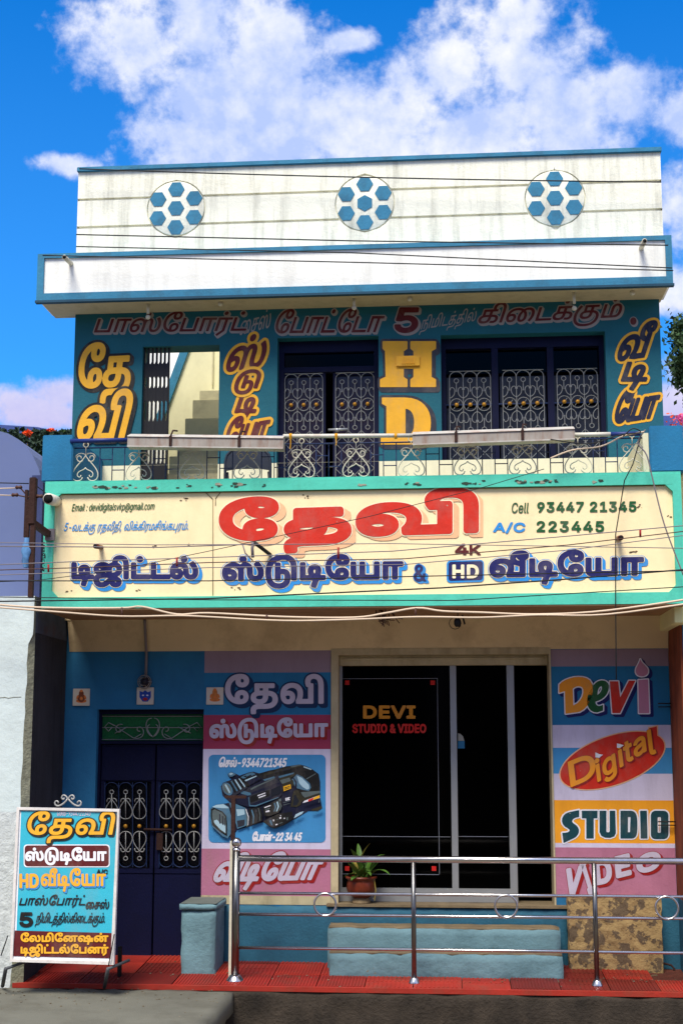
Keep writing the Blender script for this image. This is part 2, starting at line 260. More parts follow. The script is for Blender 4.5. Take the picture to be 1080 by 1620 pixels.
'ஷ': '1345|909,566 *952,566 *1013,541 *1051,496 *1069,438 1069,406 *1069,368 *1056,286 1044,239 1032,191 912,-284 833,-262 901,8 915,64 957,230 *970,283 *982,366 982,403 *982,447 *944,494 909,494 *868,494 *818,438 818,382 *818,337 *860,279 *935,252 984,252 1001,252 *1071,252 *1161,303 1188,328 1269,328 1269,0 780,0 798,72 1188,72 1188,153 *1188,176 *1190,226 1192,247 *1163,222 *1065,182 999,182 984,182 *930,182 *840,206 *772,256 *735,332 735,384 *735,435 *776,517 *854,566|249,-12 *196,-12 *108,41 *57,153 57,243 *57,350 *142,494 *282,566 364,566 *440,566 *549,521 *618,442 *651,339 651,280 *651,216 *623,116 603,72 869,72 867,0 515,0 511,63 *534,98 *563,201 563,269 *563,340 *513,440 *422,492 360,492 *290,492 *190,425 *136,310 136,237 *136,170 *167,91 *220,56 253,56 *279,56 *318,79 *340,123 340,155 *340,205 *288,258 247,258 *207,258 *137,216 108,184 93,248 *123,283 *212,328 261,328 *333,328 *422,243 422,165 *422,110 *380,30 *303,-12',
'.': '268|134,-12 *108,-12 *72,20 72,56 *72,94 *108,124 134,124 *160,124 *196,94 196,56 *196,20 *160,-12',
'ழ': '858|580,566 *655,566 *751,489 *797,352 797,262 *797,192 *767,92 734,60 *711,37 *651,11 *570,0 512,0 88,0 88,554 174,554 174,72 400,72 400,355 *400,417 *423,490 445,515 *468,540 *532,566|578,494 *561,494 *529,483 518,471 *502,453 *486,400 486,338 486,72 533,72 *601,72 *677,110 *709,196 709,267 *709,331 *682,433 *625,494|220,-61 *237,-61 *274,-64 290,-66 282,-133 *272,-131 *248,-130 233,-130 *196,-130 *149,-155 149,-185 *149,-212 *188,-241 *247,-251 276,-251 301,-251 *352,-251 *420,-227 *464,-183 479,-152 *488,-135 *506,-114 *539,-103 570,-101 645,-113 *602,-122 *563,-157 552,-182 *530,-224 *469,-287 *372,-321 294,-321 269,-321 *223,-321 *137,-300 111,-282 *92,-268 *63,-220 63,-186 *63,-128 *150,-61|549,-166 532,-157 *495,-149 *436,-113 *402,-49 400,0 485,0 *486,-29 *505,-70 527,-81 *541,-87 *580,-94 611,-94 739,-94 739,-166',
'0': '648|324,-10 *243,-10 *129,78 *69,245 69,363 *69,481 *130,648 *244,737 324,737 *405,737 *519,648 *579,481 579,363 *579,245 *520,78 *406,-10|324,71 *377,71 *452,140 *490,271 490,363 *490,457 *452,587 *377,657 324,657 *271,657 *197,587 *158,457 158,363 *158,271 *197,140 *271,71',
'1': '648|110,0 110,78 560,78 560,0|396,728 396,0 305,0 305,642 300,642 124,511 124,611 282,728',
'2': '648|92,0 92,67 334,329 *375,373 *428,439 *456,500 456,533 *456,571 *419,627 *358,657 319,657 *277,657 *216,623 *183,562 183,521 94,521 *94,585 *154,683 *256,737 321,737 *386,737 *486,683 *543,591 543,534 *543,495 *515,420 *444,325 379,257 220,87 220,82 556,82 556,0',
'3': '648|310,-10 *244,-10 *134,36 *65,123 61,184 156,184 *160,147 *202,97 *270,72 311,72 *355,72 *427,102 *468,162 468,206 *468,245 *432,311 *352,352 286,352 226,352 226,426 410,640 410,646 97,646 97,728 532,728 532,660 303,396 303,411 *382,419 *498,365 *561,266 561,205 *561,143 *496,45 *383,-10',
'4': '648|59,148 59,224 349,728 440,728 157,235 157,229 589,229 589,148|402,0 402,170 402,206 402,454 490,454 490,0',
'5': '648|315,-10 *251,-10 *150,41 *89,128 87,184 177,184 *180,151 *218,101 *279,72 315,72 *359,72 *428,113 *467,185 467,231 *467,278 *426,352 *355,395 310,395 *276,395 *207,373 185,356 98,367 141,728 524,728 524,646 219,646 194,434 198,434 *221,452 *289,476 327,476 *376,476 *461,440 *523,374 *558,285 558,232 *558,163 *495,53 *386,-10',
'6': '648|324,-10 *257,-10 *152,52 *93,161 93,231 *93,283 *138,398 196,485 361,728 461,728 218,373 209,373 *219,393 *256,427 *307,447 336,447 *402,447 *500,392 *555,292 555,224 *555,156 *495,51 *391,-10|324,70 *366,70 *430,110 *467,179 467,224 *467,270 *430,338 *366,377 324,377 *282,377 *217,339 *181,271 181,226 *181,180 *217,110 *282,70',
'7': '648|139,0 462,640 462,646 89,646 89,728 559,728 559,641 236,0',
'8': '648|324,-10 *250,-10 *137,42 *74,134 74,193 *74,239 *111,318 *176,371 216,378 216,382 *163,396 *101,486 101,544 *101,600 *158,687 *259,737 324,737 *388,737 *488,687 *546,600 546,544 *546,486 *483,396 432,382 432,378 *471,371 *536,318 *574,239 574,193 *574,134 *510,42 *397,-10|324,71 *372,71 *442,103 *481,160 481,198 *481,239 *440,301 *369,336 324,336 *278,336 *207,301 *166,239 166,198 *166,160 *204,103 *275,71|324,414 *362,414 *422,445 *457,500 457,537 *457,574 *423,627 *363,657 324,657 *284,657 *224,627 *190,574 190,537 *190,500 *224,445 *285,414',
'9': '648|324,737 *391,737 *496,676 *555,567 555,497 *555,445 *510,329 452,243 287,0 187,0 430,355 439,355 *429,334 *392,301 *341,281 312,281 *246,281 *147,336 *93,436 93,504 *93,572 *153,677 *257,737|324,658 *282,658 *218,618 *181,548 181,504 *181,458 *218,389 *282,350 324,350 *366,350 *431,389 *467,458 467,502 *467,547 *431,618 *366,658',
'A': '690|25,0 290,728 397,728 665,0 567,0 413,432 *398,472 *361,591 334,684 352,684 *325,590 *287,469 274,432 124,0|158,203 158,284 532,284 532,203',
'B': '654|88,0 88,728 346,728 *422,728 *521,675 *569,588 569,535 *569,488 *536,427 *482,391 450,382 450,375 *484,373 *552,330 *598,251 598,194 *598,139 *547,51 *440,0 354,0|181,82 352,82 *437,82 *508,147 508,195 *508,231 *471,293 *403,330 356,330 181,330|181,408 341,408 *380,408 *443,439 *480,495 480,533 *480,580 *415,646 344,646 181,646',
'C': '730|382,-10 *289,-10 *143,81 *60,248 60,363 *60,479 *143,646 *289,737 382,737 *438,737 *536,705 *614,643 *666,555 676,499 583,499 *575,536 *538,593 *483,632 *418,651 382,651 *317,651 *211,585 *150,457 150,363 *150,271 *212,142 *317,76 382,76 *418,76 *483,96 *538,135 *575,192 583,229 676,229 *667,173 *614,85 *536,23 *438,-10',
'D': '722|315,0 139,0 139,82 309,82 *398,82 *515,150 *572,277 572,365 *572,453 *515,578 *402,646 318,646 135,646 135,728 324,728 *431,728 *582,641 *662,478 662,365 *662,251 *581,88 *426,0|181,728 181,0 88,0 88,728',
'E': '601|88,0 88,728 531,728 531,646 181,646 181,408 507,408 507,326 181,326 181,82 536,82 536,0',
'H': '743|88,0 88,728 181,728 181,413 562,413 562,728 655,728 655,0 562,0 562,331 181,331 181,0',
'I': '441|45,0 45,82 174,82 174,646 45,646 45,728 396,728 396,646 267,646 267,82 396,82 396,0',
'K': '672|151,208 151,307 *176,341 *226,404 *277,463 305,493 522,728 644,728 333,395 328,395|88,0 88,728 181,728 181,479 179,322 181,276 181,0|534,0 271,370 329,442 644,0',
'M': '903|88,0 88,728 220,728 399,269 *405,252 *421,204 *439,147 *456,91 462,67 442,67 *449,90 *465,145 *483,202 *500,252 506,269 683,728 815,728 815,0 724,0 724,416 *724,438 *725,496 *726,559 *728,625 728,655 736,655 *726,622 *703,552 *681,487 *661,433 654,416 492,0 411,0 246,416 *239,433 *221,485 *199,549 *175,620 163,655 172,655 *173,628 *174,564 *175,500 *176,439 176,416 176,0',
'O': '765|383,-10 *290,-10 *144,81 *60,248 60,363 *60,479 *144,646 *290,737 383,737 *476,737 *622,646 *705,479 705,363 *705,248 *622,81 *476,-10|383,76 *448,76 *553,142 *615,271 615,363 *615,457 *553,585 *448,651 383,651 *317,651 *212,585 *150,457 150,363 *150,271 *212,143 *317,76',
'P': '639|88,0 88,728 337,728 *422,728 *532,666 *585,561 585,496 *585,431 *532,326 *422,263 337,263 161,263 161,345 333,345 *391,345 *461,384 *493,453 493,496 *493,539 *461,607 *390,646 332,646 181,646 181,0',
'S': '642|321,-13 *242,-13 *126,38 *61,129 57,190 152,190 *156,149 *204,96 *278,70 321,70 *370,70 *449,103 *495,161 495,200 *495,235 *455,279 *390,307 351,318 263,343 *175,368 *77,460 77,533 *77,594 *144,687 *257,737 327,737 *399,737 *509,687 *573,599 575,544 484,544 *478,597 *389,655 324,655 *277,655 *207,625 *167,571 167,537 *167,499 *215,453 *280,427 306,419 379,399 *408,392 *479,364 *543,319 *585,249 585,198 *585,139 *523,43 *405,-13',
'T': '646|48,646 48,728 598,728 598,646 370,646 370,0 277,0 277,646',
'U': '744|373,-12 *287,-12 *158,56 *88,173 88,248 88,728 181,728 181,255 *181,203 *227,121 *313,74 373,74 *432,74 *518,121 *563,203 563,255 563,728 656,728 656,248 *656,173 *586,56 *458,-12',
'V': '690|293,0 25,728 123,728 277,296 *290,259 *330,135 356,44 338,44 *364,137 *403,259 416,296 566,728 665,728 400,0',
'&': '644|283,-10 *211,-10 *107,43 *51,134 51,190 *51,238 *90,307 *159,367 202,399 310,479 *323,488 *354,516 *376,554 376,579 *376,614 *330,659 291,659 *263,659 *221,636 *198,597 198,570 *198,543 *223,493 *266,439 293,406 628,0 522,0 247,331 *208,378 *146,453 *110,526 110,570 *110,618 *154,692 *234,734 288,734 *343,734 *422,692 *465,621 465,578 *465,544 *440,488 *396,440 368,419 223,311 *178,278 *141,221 141,187 *141,151 *175,97 *237,67 277,67 *320,67 *400,103 *464,169 *501,263 501,321 585,321 *585,249 *552,156 *510,103 496,89 478,67 *442,28 *335,-10',
'/': '360|338,762 104,-109 22,-109 257,762',
'@': '966|510,-193 *401,-193 *233,-133 *118,-19 *60,149 60,256 *60,360 *119,525 *233,641 *396,702 500,702 *600,702 *752,637 *854,526 *906,387 906,312 *906,260 *896,155 *862,68 *795,15 738,15 *713,15 *653,30 *608,66 604,97 600,97 *587,65 *521,18 466,18 *401,18 *314,83 *270,192 270,261 *270,327 *322,430 *413,490 471,490 *518,490 *581,456 594,438 599,438 599,479 676,479 676,157 *676,127 *709,83 740,83 *776,83 *814,132 *829,234 829,313 *829,374 *788,488 *706,579 *581,632 497,632 *413,632 *281,581 *189,483 *141,343 141,254 *141,164 *189,24 *284,-72 *422,-122 513,-122 *552,-122 *627,-107 *686,-89 700,-84 721,-153 *698,-162 *627,-181 *547,-193|470,93 *517,93 *575,131 *602,208 602,265 *602,324 *573,390 *515,417 472,417 *432,417 *375,375 *345,306 345,265 *345,220 *370,141 *424,93',
'-': '648|482,351 482,270 163,270 163,351',
'.': '269|136,-6 *109,-6 *70,32 70,60 *70,87 *109,125 136,125 *164,125 *202,87 202,60 *202,32 *164,-6',
',': '269|53,-175 96,102 196,102 120,-175',
':': '269|136,-6 *109,-6 *70,32 70,60 *70,87 *109,125 136,125 *164,125 *202,87 202,60 *202,32 *164,-6|136,389 *109,389 *70,427 70,455 *70,482 *109,521 136,521 *164,521 *202,482 202,455 *202,427 *164,389',
'a': '562|230,-13 *178,-13 *94,26 *44,102 44,155 *44,202 *81,261 *143,294 *218,311 256,316 *305,322 *367,329 *396,346 396,366 396,369 *396,403 *371,450 *320,476 282,476 *243,476 *188,451 *153,415 144,396 60,423 *81,473 *152,529 *238,553 280,553 *307,553 *377,540 *442,500 *484,424 484,360 484,0 398,0 398,74 392,74 *383,55 *342,15 *276,-13|245,65 *294,65 *361,103 *396,164 396,197 396,273 *391,267 *355,256 *309,249 *265,243 252,242 *221,238 *166,219 *132,182 132,151 *132,123 *162,84 *212,65',
'c': '571|299,-12 *225,-12 *113,59 *51,186 51,270 *51,355 *113,482 *225,553 299,553 *339,553 *409,532 *467,494 *509,438 521,402 436,378 *430,399 *406,434 *371,460 *326,474 299,474 *245,474 *174,417 *140,324 140,270 *140,216 *174,124 *245,67 299,67 *327,67 *373,82 *408,108 *433,146 438,167 522,144 *512,107 *469,50 *411,9 *339,-12',
'd': '612|282,-12 *214,-12 *109,58 *51,185 51,271 *51,358 *110,484 *214,553 282,553 *335,553 *398,518 *432,473 440,458 447,458 447,728 535,728 535,0 450,0 450,84 440,84 *432,69 *397,24 *334,-12|295,67 *345,67 *413,119 *448,212 448,272 *448,333 *414,423 *345,474 295,474 *243,474 *174,420 *140,329 140,272 *140,215 *175,122 *244,67',
'e': '583|307,-12 *228,-12 *113,59 *51,185 51,269 *51,353 *111,480 *222,553 296,553 *340,553 *424,524 *493,460 *534,355 534,280 534,243 110,243 110,317 487,317 446,290 *446,344 *412,427 *346,475 296,475 *247,475 *177,426 *140,349 140,304 140,255 *140,194 *182,110 *257,66 307,66 *339,66 *392,85 *430,123 440,150 525,127 *513,86 *452,23 *363,-12',
'g': '613|298,-216 *238,-216 *149,-185 *91,-134 74,-104 145,-59 *157,-74 *191,-112 *250,-139 298,-139 *364,-139 *448,-77 448,-9 448,100 440,100 *431,84 *397,42 *334,9 281,9 *216,9 *111,71 *51,190 51,275 *51,360 *110,484 *215,553 283,553 *336,553 *399,518 *433,473 442,458 451,458 451,546 536,546 536,-14 *536,-84 *473,-174 *365,-216|296,87 *346,87 *414,132 *449,218 449,277 *449,335 *415,424 *346,474 296,474 *244,474 *175,421 *140,332 140,277 *140,221 *175,135 *245,87',
'i': '242|77,0 77,546 165,546 165,0|122,635 *97,635 *61,669 61,693 *61,718 *97,751 122,751 *147,751 *183,718 183,693 *183,669 *147,635',
'l': '275|200,-4 *138,-4 *77,62 77,121 77,728 165,728 165,143 *165,105 *183,75 210,75 *225,75 *239,77 246,79 263,4 *251,1 *217,-4',
'm': '876|77,0 77,546 163,546 163,424 156,424 *167,468 *216,526 *281,556 316,556 *375,556 *449,482 460,423 448,423 *458,464 *510,523 *583,556 627,556 *674,556 *752,515 *799,432 799,368 799,0 711,0 711,366 *711,425 *645,476 601,476 *564,476 *511,445 *482,391 482,356 482,0 394,0 394,375 *394,420 *333,476 287,476 *255,476 *199,446 *165,387 165,344 165,0',
't': '327|292,546 292,471 10,471 10,546|92,676 180,676 180,142 *180,105 *209,71 244,71 *252,71 *278,75 289,77 307,3 *293,-2 *259,-7 242,-7 *171,-7 *92,68 92,135',
'v': '562|235,0 26,546 123,546 239,222 *257,172 *283,72 297,25 265,25 *279,72 *305,172 323,222 439,546 536,546 327,0',
's': '528|263,-12 *207,-12 *119,21 *62,85 53,132 136,152 *148,107 *213,65 262,65 *319,65 *387,114 387,148 *387,176 *347,214 307,223 216,245 *142,262 *69,336 69,394 *69,440 *122,512 *213,553 271,553 *328,553 *406,519 *456,460 468,421 388,401 *377,430 *325,478 272,478 *223,478 *158,433 158,399 *158,369 *202,332 250,321 333,301 *407,284 *478,210 478,154 *478,106 *424,31 *327,-12',
'k': '549|160,196 160,305 176,305 409,546 518,546 266,287 256,287|77,0 77,728 165,728 165,0|422,0 213,267 276,329 535,0',
'n': '591|165,327 165,0 77,0 77,546 162,546 162,414 150,414 *175,489 *267,553 329,553 *384,553 *467,507 *514,416 514,347 514,0 426,0 426,339 *426,402 *360,474 303,474 *264,474 *201,439 *165,374',
'r': '376|77,0 77,546 162,546 162,462 168,462 *183,503 *261,554 310,554 *319,554 *346,553 354,552 354,464 *350,465 *319,469 301,469 *262,469 *200,436 *165,379 165,342 165,0',
'o': '600|299,-12 *225,-12 *113,59 *51,186 51,270 *51,355 *113,482 *225,553 299,553 *374,553 *486,482 *549,355 549,270 *549,186 *486,59 *374,-12|299,67 *354,67 *426,124 *460,216 460,270 *460,324 *426,417 *354,474 299,474 *245,474 *174,417 *140,324 140,270 *140,216 *174,124 *245,67',
'p': '612|77,-204 77,546 162,546 162,458 172,458 *181,473 *214,518 *277,553 330,553 *398,553 *502,484 *562,358 562,271 *562,185 *503,58 *399,-12 331,-12 *279,-12 *215,24 *181,69 172,84 165,84 165,-204|317,67 *369,67 *438,122 *472,215 472,272 *472,329 *438,420 *369,474 317,474 *267,474 *199,423 *164,333 164,272 *164,212 *199,119 *268,67',
}
LIGATURES = {'க்': 'L77', 'ங்': 'L78', 'ட்': 'L82', 'த்': 'L84', 'ன்': 'L86', 'ம்': 'L88', 'ர்': 'L90', 'ல்': 'L92', 'ஸ்': 'L98', 'கு': 'L102', 'டி': 'L114', 'டு': 'L116', 'பு': 'L131', 'வீ': 'L155'}


# ------------------------------------------------------------------ materials
def lin(c):
    return tuple(((v / 255) / 12.92 if v / 255 <= 0.04045 else ((v / 255 + 0.055) / 1.055) ** 2.4) for v in c)


MATS = {}


def mat(name, rgb, rough=0.75, metal=0.0, var=0.12, scale=3.0, bump=0.0, bscale=40.0, dirt=None, dirt_amt=0.0,
        dirt_scale=(2, 2, 2), spec=0.35, chips=None, chip_amt=0.0, chip_scale=14.0, coat=0.0):
    if name in MATS:
        return MATS[name]
    m = bpy.data.materials.new(name)
    m.use_nodes = True
    nt = m.node_tree
    N, L = nt.nodes, nt.links
    b = N['Principled BSDF']
    b.inputs['Roughness'].default_value = rough
    b.inputs['Metallic'].default_value = metal
    b.inputs['Specular IOR Level'].default_value = spec
    b.inputs['Coat Weight'].default_value = coat
    geo = N.new('ShaderNodeNewGeometry')

    def nz(scale, detail=5, rough_=0.6, vec=None, stretch=None):
        n = N.new('ShaderNodeTexNoise')
        n.inputs['Scale'].default_value = scale
        n.inputs['Detail'].default_value = detail
        n.inputs['Roughness'].default_value = rough_
        if stretch:
            mp = N.new('ShaderNodeMapping')
            mp.inputs['Scale'].default_value = stretch
            L.new(geo.outputs['Position'], mp.inputs[0])
            L.new(mp.outputs[0], n.inputs['Vector'])
        else:
            L.new(geo.outputs['Position'], n.inputs['Vector'])
        return n

    def mixc(fac, a, bcol, blend='MIX'):
        x = N.new('ShaderNodeMix')
        x.data_type = 'RGBA'
        x.blend_type = blend
        if isinstance(fac, float):
            x.inputs[0].default_value = fac
        else:
            L.new(fac, x.inputs[0])
        for i, v in ((6, a), (7, bcol)):
            if isinstance(v, tuple):
                x.inputs[i].default_value = v
            else:
                L.new(v, x.inputs[i])
        return x.outputs[2]

    c = lin(rgb) + (1,)
    n1 = nz(scale)
    rmp = N.new('ShaderNodeMapRange')
    rmp.inputs[1].default_value = 0.3
    rmp.inputs[2].default_value = 0.7
    rmp.inputs[3].default_value = 1 - var
    rmp.inputs[4].default_value = 1 + var * 0.6
    L.new(n1.outputs[0], rmp.inputs[0])
    comb = N.new('ShaderNodeCombineColor')
    for i in range(3):
        L.new(rmp.outputs[0], comb.inputs[i])
    col = mixc(1.0, c, comb.outputs[0], 'MULTIPLY')
    if dirt and dirt_amt > 0:
        n2 = nz(1.0, 7, 0.7, stretch=dirt_scale)
        r2 = N.new('ShaderNodeMapRange')
        r2.inputs[1].default_value = 0.48
        r2.inputs[2].default_value = 0.78
        r2.inputs[4].default_value = dirt_amt
        L.new(n2.outputs[0], r2.inputs[0])
        col = mixc(r2.outputs[0], col, lin(dirt) + (1,))
    if chips and chip_amt > 0:
        n3 = nz(chip_scale, 8, 0.65)
        r3 = N.new('ShaderNodeMapRange')
        r3.inputs[1].default_value = 0.74 - chip_amt
        r3.inputs[2].default_value = 0.755 - chip_amt
        L.new(n3.outputs[0], r3.inputs[0])
        col = mixc(r3.outputs[0], col, lin(chips) + (1,))
    L.new(col, b.inputs['Base Color'])
    if bump > 0:
        n4 = nz(bscale, 6, 0.65)
        bp = N.new('ShaderNodeBump')
        bp.inputs['Strength'].default_value = bump
        bp.inputs['Distance'].default_value = 0.02
        L.new(n4.outputs[0], bp.inputs['Height'])
        L.new(bp.outputs[0], b.inputs['Normal'])
    MATS[name] = m
    return m


